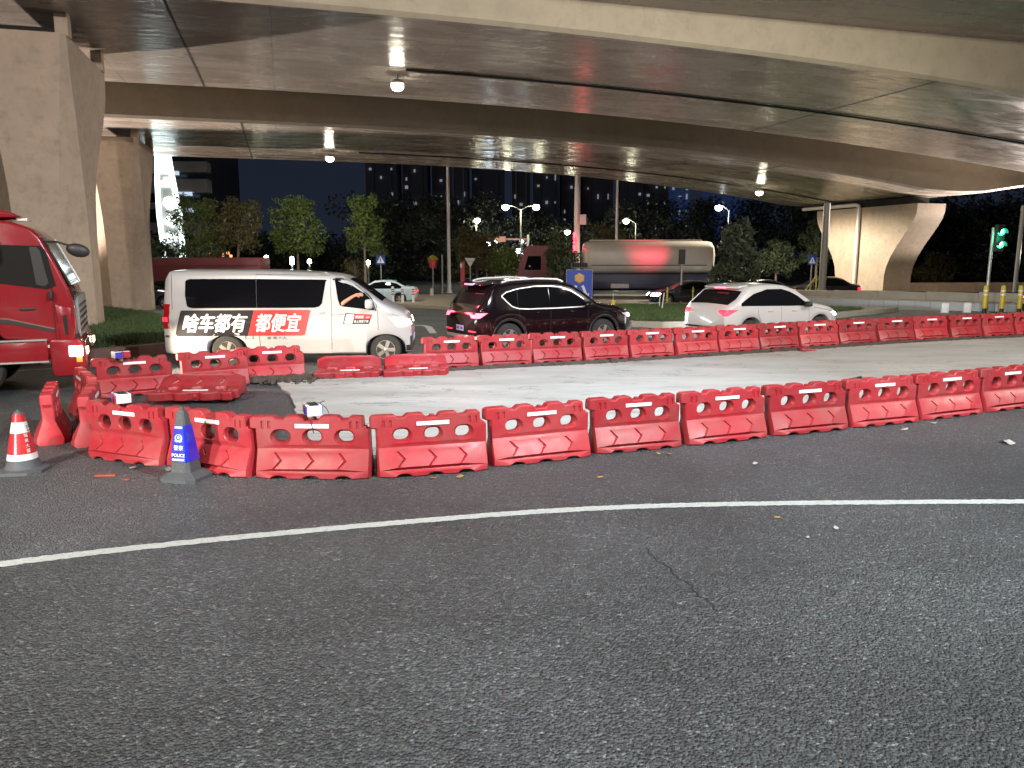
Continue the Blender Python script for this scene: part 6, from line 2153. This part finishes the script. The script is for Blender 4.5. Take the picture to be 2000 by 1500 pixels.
TY = 300.0
ux = lambda u: (u - 1000) / 1540 * TY
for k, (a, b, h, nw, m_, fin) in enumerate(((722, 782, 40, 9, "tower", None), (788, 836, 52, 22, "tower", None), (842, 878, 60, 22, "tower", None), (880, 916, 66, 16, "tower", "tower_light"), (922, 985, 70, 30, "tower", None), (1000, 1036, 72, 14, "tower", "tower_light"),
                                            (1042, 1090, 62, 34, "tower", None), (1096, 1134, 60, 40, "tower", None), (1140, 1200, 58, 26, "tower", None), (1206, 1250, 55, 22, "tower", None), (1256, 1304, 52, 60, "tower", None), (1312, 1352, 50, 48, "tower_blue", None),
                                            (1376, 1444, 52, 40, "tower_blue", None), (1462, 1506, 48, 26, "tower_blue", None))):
    names = ["dim tower block rising beyond the pointed green tree, lowest of the skyline", "dim tower block with scattered windows right of the lowest tower", "dark tower block left of the tall pale pole", "tower block with pale ribs directly behind the tall pale pole", "wide dark tower block left of the twin street lamp",
             "tower block with a pale lit rib behind the twin street lamp", "dark tower block with a column of lit windows near the gantry", "tower block right behind the thick pole with the box", "dark wide tower block between the thick pole and the slim pole", "dark tower block just past the slim pole",
             "tower block with many bluish balcony windows above the tanker", "narrow tower block tinged blue above the tanker's rear", "blue-lit tower block behind the cool white street lamp", "small blue-lit block furthest along under the deck"]
    if k == 5:
        names[k] = "tall dark tower with a pale lit rib behind the twin-headed street lamp"
    tower(names[k], ux(a), ux(b), TY + 6 * (k % 3), h, 40 + k, nw, m_, fin, lo=0.14)
    wd_ = ux(b) - ux(a)

light("tree_fill_light", "SPOT", (-12.5, 49.5, 7.3), 2300, (1.0, 0.95, 0.70), (-13.8, 60.0, 4.2), 75, 0.8, 0.2)  # added pair of unseen lamps brightening the roadside trees
light("tree_fill_light", "SPOT", (-20.0, 50.5, 7.3), 1500, (1.0, 0.93, 0.68), (-22.5, 61.0, 4.4), 60, 0.8, 0.2)

# city office building and the glowing sign
of = thing("office_building", "office building with pale floor bands behind the white glowing sign", "office building", (-45.0, 90.0, gz(90)), R(4))
MB().box((0, 8, 10), (21, 14, 21)).build("glass_wall", M["office_glass"], of)
for z0_, z1_, x1_ in ((15.6, 17.4, 10.6), (12.1, 13.3, 11.0), (9.9, 11.4, 11.0), (8.1, 8.8, 11.2), (5.4, 6.6, 10.8)):
    MB().bbox(((-10.5 + x1_) / 2, 0.6, (z0_ + z1_) / 2), (10.5 + x1_, 1.6, z1_ - z0_), 0.08).build("floor_band", M["office_band"], of)
for i in range(6):
    MB().box((-2.0, 0.35, 3.2 + i * 0.38), (17, 0.3, 0.16)).build("louvre", M["office_band"], of)
MB().box((-2, 0.7, 4.2), (17, 0.2, 2.6)).build("plinth_wall", M["office_glass"], of)
WL = setmat(MB().box((0, 0, 0), (2.3, 0.2, 0.42)).mesh("ceiling_light"), emat("office_light", (0.65, 0.8, 1.0), 0.9))
for x, z in ((6.8, 12.0), (8.1, 9.75), (8.9, 7.95)):
    inst("ceiling_light", WL, of, (x, -0.22, z))
MB().tube([(13.6, -6.0, -0.2), (12.1, -5.0, 4.2), (11.0, -3.0, 7.5)], [0.55, 0.5, 0.42], 4).build("slanted_column", M["office_pale"], of)

led = thing("light_sign", "tall leaf-shaped sign of white light beside the shaded pier", "light sign", (-29.8, 70.0, gz(70)), R(10))
pr = [(0.0, 0.35, 0.9), (2.0, 0.62, 1.15), (5.0, 0.98, 1.35), (8.0, 1.08, 1.2), (10.5, 0.9, 0.75), (12.4, 0.55, 0.42)]
zz = np.linspace(0.2, 12.6, 30)
lf = lambda z: -float(np.interp(z, [0, 3, 6.5, 9.5, 12.6], [0.35, 0.8, 1.0, 0.95, 0.75]))
rf_ = lambda z: float(np.interp(z, [0, 3, 6.5, 9.5, 12.6], [0.75, 1.12, 1.05, 0.65, 0.30]))
MB().grid([[(lf(z), 0.12, z), (rf_(z), 0.12, z)] for z in zz], flip=True).grid([[(lf(z), 0.4, z), (rf_(z), 0.4, z)] for z in zz]).build("back_panel", M["grey_steel"], led)
MB().tube([(lf(z) + 0.16, 0, z) for z in zz], 0.20, 8).build("light_tube", M["led"], led, smooth=60)
MB().tube([(rf_(z) - 0.18, 0, z) for z in zz], 0.22, 8).build("light_tube", M["led"], led, smooth=60)
MB().prism([(-0.75, 9.9), (0.62, 9.9), (0.34, 12.5), (-0.75, 12.5)], -0.1, 0.1).build("light_panel", M["led"], led)
MB().prism([(-0.5, 8.8), (0.45, 8.8), (0.42, 9.3), (0.15, 9.3), (0.15, 9.6), (-0.25, 9.6), (-0.25, 9.3), (-0.5, 9.3)], -0.1, 0.05).build("light_panel", M["led"], led)
for z, pts in ((7.4, [(-0.45, 0), (-0.3, 0.45), (0.1, 0.6), (0.5, 0.45), (0.5, -0.1), (0.35, -0.55), (-0.1, -0.5)]), (5.9, [(-0.5, 0.1), (0.1, 0.65), (0.6, 0.35), (0.62, -0.2), (0.25, -0.6), (-0.1, -0.35), (-0.35, -0.3)]), (4.4, [(-0.45, -0.5), (-0.5, 0.25), (-0.1, 0.6), (0.45, 0.5), (0.65, 0.0), (0.4, -0.55)])):
    MB().prism([(x, z + q) for x, q in pts], -0.12, 0.05, bev=0.03).build("light_shape", M["led"], led, smooth=40)
MB().prism([(0.25, 0.4), (0.75, 0.6), (0.95, 2.4), (0.7, 3.2), (0.35, 2.6)], -0.1, 0.05).build("light_panel", M["led"], led)
light("sign_glow", "POINT", (0.2, -3.0, 6.5), 300, (0.82, 1.0, 0.97), radius=1.2, parent=led)

sgn = thing("shop_sign", "small glowing orange-red sign glimpsed through the trees beside the glowing sign", "shop sign", (-27.2, 74.0, gz(74)))
for i, (dx, dz) in enumerate(((-0.9, 0.1), (-0.55, -0.1), (0.4, 0.0), (0.9, 0.15), (1.15, -0.1))):
    MB().bbox((dx, 0, 3.0 + dz), (0.26, 0.08, 0.42 - 0.05 * i), 0.02).build("letter_block", emat("orange_neon", (1.0, 0.30, 0.12), 3.0) if i == 0 else bpy.data.materials["orange_neon"], sgn)
MB().tube([(-0.9, 0.05, 0), (-0.9, 0.05, 2.9)], 0.04, 6).tube([(0.9, 0.05, 0), (0.9, 0.05, 2.9)], 0.04, 6).build("post", M["grey_steel"], sgn)

# ================================================================== PEOPLE
def skin_body(name, joints, bones, m, parent, root=0, sub=2):
    me = bpy.data.meshes.new(name)
    me.from_pydata([j[:3] for j in joints], bones, [])
    o = bpy.data.objects.new(name, me)
    COL.objects.link(o)
    md = o.modifiers.new("skin", "SKIN")
    sv = me.skin_vertices[0].data
    for i, j in enumerate(joints):
        sv[i].radius = (j[3], j[3] * (j[4] if len(j) > 4 else 1))
        sv[i].use_root = i == root
    o.modifiers.new("sub", "SUBSURF").levels = sub
    o.modifiers["sub"].render_levels = sub
    bpy.context.view_layer.update()
    m2 = bpy.data.meshes.new_from_object(o.evaluated_get(bpy.context.evaluated_depsgraph_get()))
    o.modifiers.clear()
    o.data = m2
    m2.materials.append(m)
    m2.polygons.foreach_set("use_smooth", [True] * len(m2.polygons))
    o.parent = parent
    return o


# the van driver: seated body, one forearm resting on the open window sill
dv = thing("person", "van driver with a bare forearm resting at the open window", "person", (-7.30 + 3.42, 17.22 + 0.24, 0), R(4.0))
J = [(0, -0.42, 0.75, 0.15), (0, -0.42, 1.0, 0.16), (0.03, -0.42, 1.28, 0.15), (0.04, -0.42, 1.42, 0.06), (0.06, -0.42, 1.55, 0.09), (0.07, -0.42, 1.66, 0.075),
     (0.05, -0.60, 1.33, 0.075), (0.14, -0.74, 1.18, 0.055), (0.30, -0.90, 1.345, 0.047), (0.50, -0.905, 1.47, 0.034), (0.56, -0.90, 1.50, 0.036), (0.63, -0.895, 1.50, 0.030),
     (0.05, -0.22, 1.33, 0.07), (0.2, -0.15, 1.12, 0.05), (0.42, -0.2, 1.2, 0.04), (0.4, -0.5, 0.78, 0.10), (0.4, -0.3, 0.78, 0.10), (0.7, -0.5, 0.5, 0.06), (0.7, -0.3, 0.5, 0.06)]
skin_body("body", J, [(0, 1), (1, 2), (2, 3), (3, 4), (4, 5), (2, 6), (6, 7), (7, 8), (8, 9), (9, 10), (10, 11), (2, 12), (12, 13), (13, 14), (0, 15), (0, 16), (15, 17), (16, 18)], M["skin"], dv)
fg = MB()
for i in range(4):
    z = 1.475 + 0.018 * i
    fg.tube([(0.61, -0.905, z), (0.66, -0.915, z + 0.004), (0.695 + (0.006 if i in (1, 2) else -0.006), -0.905, z - 0.008)], [0.010, 0.009, 0.007], 6)
fg.tube([(0.57, -0.915, 1.475), (0.60, -0.93, 1.455), (0.63, -0.932, 1.45)], [0.011, 0.010, 0.008], 6)
fg.build("hand", M["skin"], dv, smooth=60)

# motorcycle and rider at the right edge
mc = thing("motorcycle", "motorcycle with a red tail lamp and orange mudguard waiting past the yellow bollards", "motorcycle", (22.75, 34.9, gz(34.9)), R(20))
wt = setmat(MB().lathe([(0.20, -0.05), (0.27, -0.06), (0.30, -0.02), (0.30, 0.02), (0.27, 0.06), (0.20, 0.05)], 26).mesh("wheel", 40), M["rubber"])
wr_ = setmat(MB().lathe([(0.21, 0.03), (0.19, 0.03), (0.18, 0.0), (0.05, 0.02), (0.04, 0.06)], 20).mesh("rim", 40), M["rim"])
for x in (0.0, 1.28):
    o = inst("wheel", wt, mc, (x, 0, 0.30), (R(90), 0, 0))
    inst("rim", wr_, o)
MB().prism([(-0.30, 0.78), (-0.20, 0.88), (0.30, 0.80), (0.62, 0.78), (0.62, 0.70), (0.2, 0.66), (-0.26, 0.70)], -0.13, 0.13, bev=0.04).build("seat", M["black_trim"], mc, smooth=50)
MB().prism([(-0.30, 0.74), (0.30, 0.70), (0.55, 0.45), (0.30, 0.36), (0.05, 0.55), (-0.24, 0.62)], -0.15, 0.15, bev=0.05).build("tail_body", M["black_paint"], mc, smooth=50)
MB().prism([(0.55, 0.40), (0.60, 0.28), (0.95, 0.28), (1.02, 0.45), (1.12, 0.90), (0.98, 0.95), (0.88, 0.44)], -0.16, 0.16, bev=0.05).build("front_shield", M["black_paint"], mc, smooth=50)
MB().prism([(-0.36, 0.45), (-0.30, 0.62), (0.02, 0.66), (0.30, 0.55), (0.28, 0.50), (0.0, 0.60), (-0.28, 0.56)], -0.08, 0.08, bev=0.02).build("rear_mudguard", mat("orange_plastic", (0.65, 0.22, 0.03), 0.4), mc, smooth=50)
MB().tube([(1.28, 0, 0.30), (1.12, 0, 0.80), (1.02, 0, 1.05)], 0.035, 8).tube([(1.0, -0.33, 1.08), (1.04, -0.15, 1.04), (1.04, 0.15, 1.04), (1.0, 0.33, 1.08)], 0.018, 8).build("handlebar", M["steel"], mc, smooth=50)
MB().bbox((1.14, 0, 0.92), (0.10, 0.18, 0.14), 0.04).build("headlamp", M["head_lens"], mc)
MB().bbox((-0.33, 0, 0.72), (0.06, 0.16, 0.08), 0.02).build("tail_lamp", M["tail_hot"], mc)
MB().bbox((-0.36, 0, 0.50), (0.012, 0.2, 0.14), 0.004).build("number_plate", M["plate"], mc)
MB().tube([(0.5, -0.17, 0.28), (0.1, -0.20, 0.30), (-0.30, -0.19, 0.36)], [0.03, 0.045, 0.05], 10).build("exhaust", M["chrome"], mc, smooth=50)
MB().tube([(0.0, 0.1, 0.30), (0.45, 0.1, 0.34)], 0.03, 6).build("swingarm", M["black_trim"], mc)

rd = thing("person", "motorcycle rider in a white top and pale jeans, cut by the frame edge", "person", (22.75, 34.9, gz(34.9)), R(20))
J = [(0.22, 0, 0.92, 0.15), (0.24, 0, 1.10, 0.14), (0.33, 0, 1.36, 0.16), (0.38, 0, 1.46, 0.06), (0.41, 0, 1.58, 0.095), (0.42, 0, 1.70, 0.085),
     (0.34, -0.20, 1.38, 0.065), (0.52, -0.28, 1.15, 0.048), (0.86, -0.30, 1.10, 0.034), (0.98, -0.31, 1.09, 0.034),
     (0.34, 0.20, 1.38, 0.065), (0.52, 0.28, 1.15, 0.048), (0.86, 0.30, 1.10, 0.034), (0.98, 0.31, 1.09, 0.034),
     (0.28, -0.13, 0.88, 0.10), (0.66, -0.22, 0.74, 0.072), (0.45, -0.24, 0.36, 0.05), (0.46, -0.26, 0.06, 0.045), (0.60, -0.28, 0.04, 0.035),
     (0.28, 0.13, 0.88, 0.10), (0.66, 0.22, 0.74, 0.072), (0.62, 0.22, 0.38, 0.05), (0.60, 0.22, 0.30, 0.045), (0.74, 0.22, 0.30, 0.035)]
B_ = [(0, 1), (1, 2), (2, 3), (3, 4), (4, 5), (2, 6), (6, 7), (7, 8), (8, 9), (2, 10), (10, 11), (11, 12), (12, 13), (0, 14), (14, 15), (15, 16), (16, 17), (17, 18), (0, 19), (19, 20), (20, 21), (21, 22), (22, 23)]
skin_body("body", J, B_, M["skin"], rd)
skin_body("shirt", [(0.22, 0, 0.96, 0.165), (0.24, 0, 1.10, 0.158), (0.33, 0, 1.34, 0.178), (0.35, 0, 1.43, 0.10), (0.34, -0.20, 1.38, 0.085), (0.46, -0.255, 1.22, 0.070), (0.34, 0.20, 1.38, 0.085), (0.46, 0.255, 1.22, 0.070)], [(0, 1), (1, 2), (2, 3), (2, 4), (4, 5), (2, 6), (6, 7)], M["cloth_white"], rd)
skin_body("trousers", [(0.22, 0, 0.90, 0.165), (0.28, -0.13, 0.88, 0.115), (0.66, -0.22, 0.74, 0.086), (0.45, -0.24, 0.36, 0.066), (0.46, -0.255, 0.12, 0.062), (0.28, 0.13, 0.88, 0.115), (0.66, 0.22, 0.74, 0.086), (0.62, 0.22, 0.40, 0.066)], [(0, 1), (1, 2), (2, 3), (3, 4), (0, 5), (5, 6), (6, 7)], M["cloth_blue"], rd)
MB().ball((0.42, 0, 1.68), 0.135, 10, 1.05).build("helmet", M["black_paint"], rd, smooth=60)
hn = MB()
for sd in (-1, 1):
    for i in range(4):
        hn.tube([(0.99 + 0.0, sd * (0.27 + 0.022 * i), 1.10), (1.03, sd * (0.27 + 0.022 * i), 1.10), (1.045, sd * (0.27 + 0.022 * i), 1.075), (1.02, sd * (0.27 + 0.022 * i), 1.06)], [0.011, 0.010, 0.009, 0.008], 6)
    hn.tube([(0.98, sd * 0.26, 1.08), (1.01, sd * 0.25, 1.065), (1.03, sd * 0.265, 1.06)], [0.012, 0.010, 0.008], 6)
hn.build("hands", M["skin"], rd, smooth=60)
rd.children[-1].name = "hand"

# ================================================================== SMALL THINGS ON THE ROAD
pb = MB().tube([(0, 0, 0), (0.30, 0.09, 0.03)], 0.045, 12)
pb.tube([(0.27, 0.081, 0.027), (0.32, 0.096, 0.032)], 0.052, 12)
o = pb.build("pipe_piece", M["pipe_black"], None, smooth=50)
o.location = (5.95, 13.9, 0.09)
tag(o, "short black pipe end lying on the white slab behind the near barriers", "pipe")
o = MB().bbox((0, 0, 0.03), (0.42, 0.20, 0.05), 0.02, rz=R(15), ry=R(8)).bbox((-0.1, -0.12, 0.04), (0.22, 0.14, 0.05), 0.02, rz=R(60)).build("plastic_piece", M["barrier"], None, smooth=40)
o.location = (7.15, 19.0, 0.035)
tag(o, "flat red plastic piece on the slab edge below the far barriers", "plastic piece")
o = MB().bbox((0, 0, 0.012), (0.20, 0.075, 0.02), 0.006, rz=R(18), ry=R(3)).build("board_scrap", M["brick_red"], None)
o.location = (-4.30, 8.08, 0)
tag(o, "orange-red board scrap on the asphalt between the two cones", "scrap")
o = MB().bbox((0, 0, 0.008), (0.07, 0.04, 0.014), 0.004, rz=R(-30)).build("board_scrap", M["brick_red"], None)
o.location = (-4.0, 7.93, 0)
tag(o, "tiny orange-red chip beside the larger board scrap", "scrap")


def leaf_piece(name, label, cat, x, y, s, m, seed, group=None):
    r_ = random.Random(seed)
    n = 7
    pts = []
    for i in range(n):
        a = 2 * math.pi * i / n
        q = s * (0.6 + 0.5 * r_.random())
        pts.append((q * math.cos(a) * 1.5, q * math.sin(a), 0.006 + s * 0.5 * r_.random()))
    mb_ = MB().add([(0, 0, 0.012)] + pts + [(p[0], p[1], p[2] - 0.004) for p in pts], [(0, 1 + i, 1 + (i + 1) % n) for i in range(n)] + [(1 + i, 1 + n + i, 1 + n + (i + 1) % n, 1 + (i + 1) % n) for i in range(n)])
    o_ = mb_.build(name, M[m], None)
    o_.location = (x, y, gz(y) + 0.002)
    o_.rotation_euler = (0, 0, r_.uniform(0, 6))
    return tag(o_, label, cat, group)


leaf_piece("fallen_leaf", "yellow leaf lying on the open road on the camera's side of the white line", "leaf", 2.36, 6.72, 0.028, "leaf_yellow", 1)
leaf_piece("fallen_leaf", "yellow leaf at the foot of the barrier with the open gap", "leaf", -0.55, 8.02, 0.045, "leaf_yellow", 2)
leaf_piece("fallen_leaf", "small brown leaf tucked under the edge of the gap barrier", "leaf", -0.82, 7.98, 0.032, "leaf_brown", 3)
leaf_piece("fallen_leaf", "yellow leaf on the asphalt in front of the second barrier after the gap", "leaf", 1.72, 9.02, 0.04, "leaf_yellow", 4)
leaf_piece("fallen_leaf", "yellow leaf touching another before the second barrier after the gap", "leaf", 1.83, 8.98, 0.03, "leaf_yellow", 5)
leaf_piece("fallen_leaf", "lone pale yellow leaf further out from the second barrier after the gap", "leaf", 0.93, 8.0, 0.03, "leaf_yellow", 6)
leaf_piece("paper_scrap", "white crumpled paper at the foot of the sixth barrier after the gap", "paper", 5.85, 10.72, 0.055, "paper", 7)
leaf_piece("paper_scrap", "white paper scrap on the road before the sixth barrier after the gap", "paper", 5.25, 10.3, 0.05, "paper", 8)
leaf_piece("paper_scrap", "pale flat scrap on the road well out from the third barrier after the gap", "paper", 2.72, 8.55, 0.045, "paper", 9)
leaf_piece("paper_scrap", "white flat scrap on the road near the frame edge, largest of the litter", "paper", 6.15, 9.55, 0.08, "paper", 10)
leaf_piece("paper_scrap", "white bit of paper on the camera's side of the line, further right of two", "paper", 2.76, 6.44, 0.03, "paper", 11)
bpy.data.objects[-1] if False else None
leaf_piece("paper_scrap", "white bit of paper nearer the camera of the pair past the line", "paper", 2.44, 6.22, 0.022, "paper", 12)
leaf_piece("paper_scrap", "pale paper scrap on the ground under the corner barrier's scalloped foot", "paper", -4.15, 8.38, 0.05, "paper", 13)
leaf_piece("paper_scrap", "pale paper scrap just beside the police cone's base", "paper", -3.72, 8.3, 0.05, "paper", 14)
leaf_piece("paper_scrap", "crumpled pale bag seen through the holes behind the police cone barrier", "paper", -2.75, 8.75, 0.10, "paper", 15)

# crumbs of dirt, chips and leaf bits nobody could count
r_ = random.Random(9)
cb = MB()
for i in range(700):
    if i < 600:
        t_ = r_.random()
        x = -6.0 + 14.0 * t_
        y = 8.05 + 0.0 * x + max(0, x + 1.5) * 0.44 + (0.55 if x < -3.5 else 0) * (-(x + 3.5)) * 0.45 - abs(r_.gauss(0, 0.35)) + 0.05
    else:
        x, y = r_.uniform(-8, 10), r_.uniform(3.2, 9)
    s = r_.uniform(0.002, 0.007) if i < 680 else r_.uniform(0.007, 0.014)
    cb.box((x, y, s * 0.4), (s * r_.uniform(1, 2.4), s * r_.uniform(0.8, 1.6), s * 0.8), r_.uniform(0, 6), r_.uniform(-0.4, 0.4), r_.uniform(-0.4, 0.4))
tag(cb.build("grit", M["bark"]), kind="stuff")
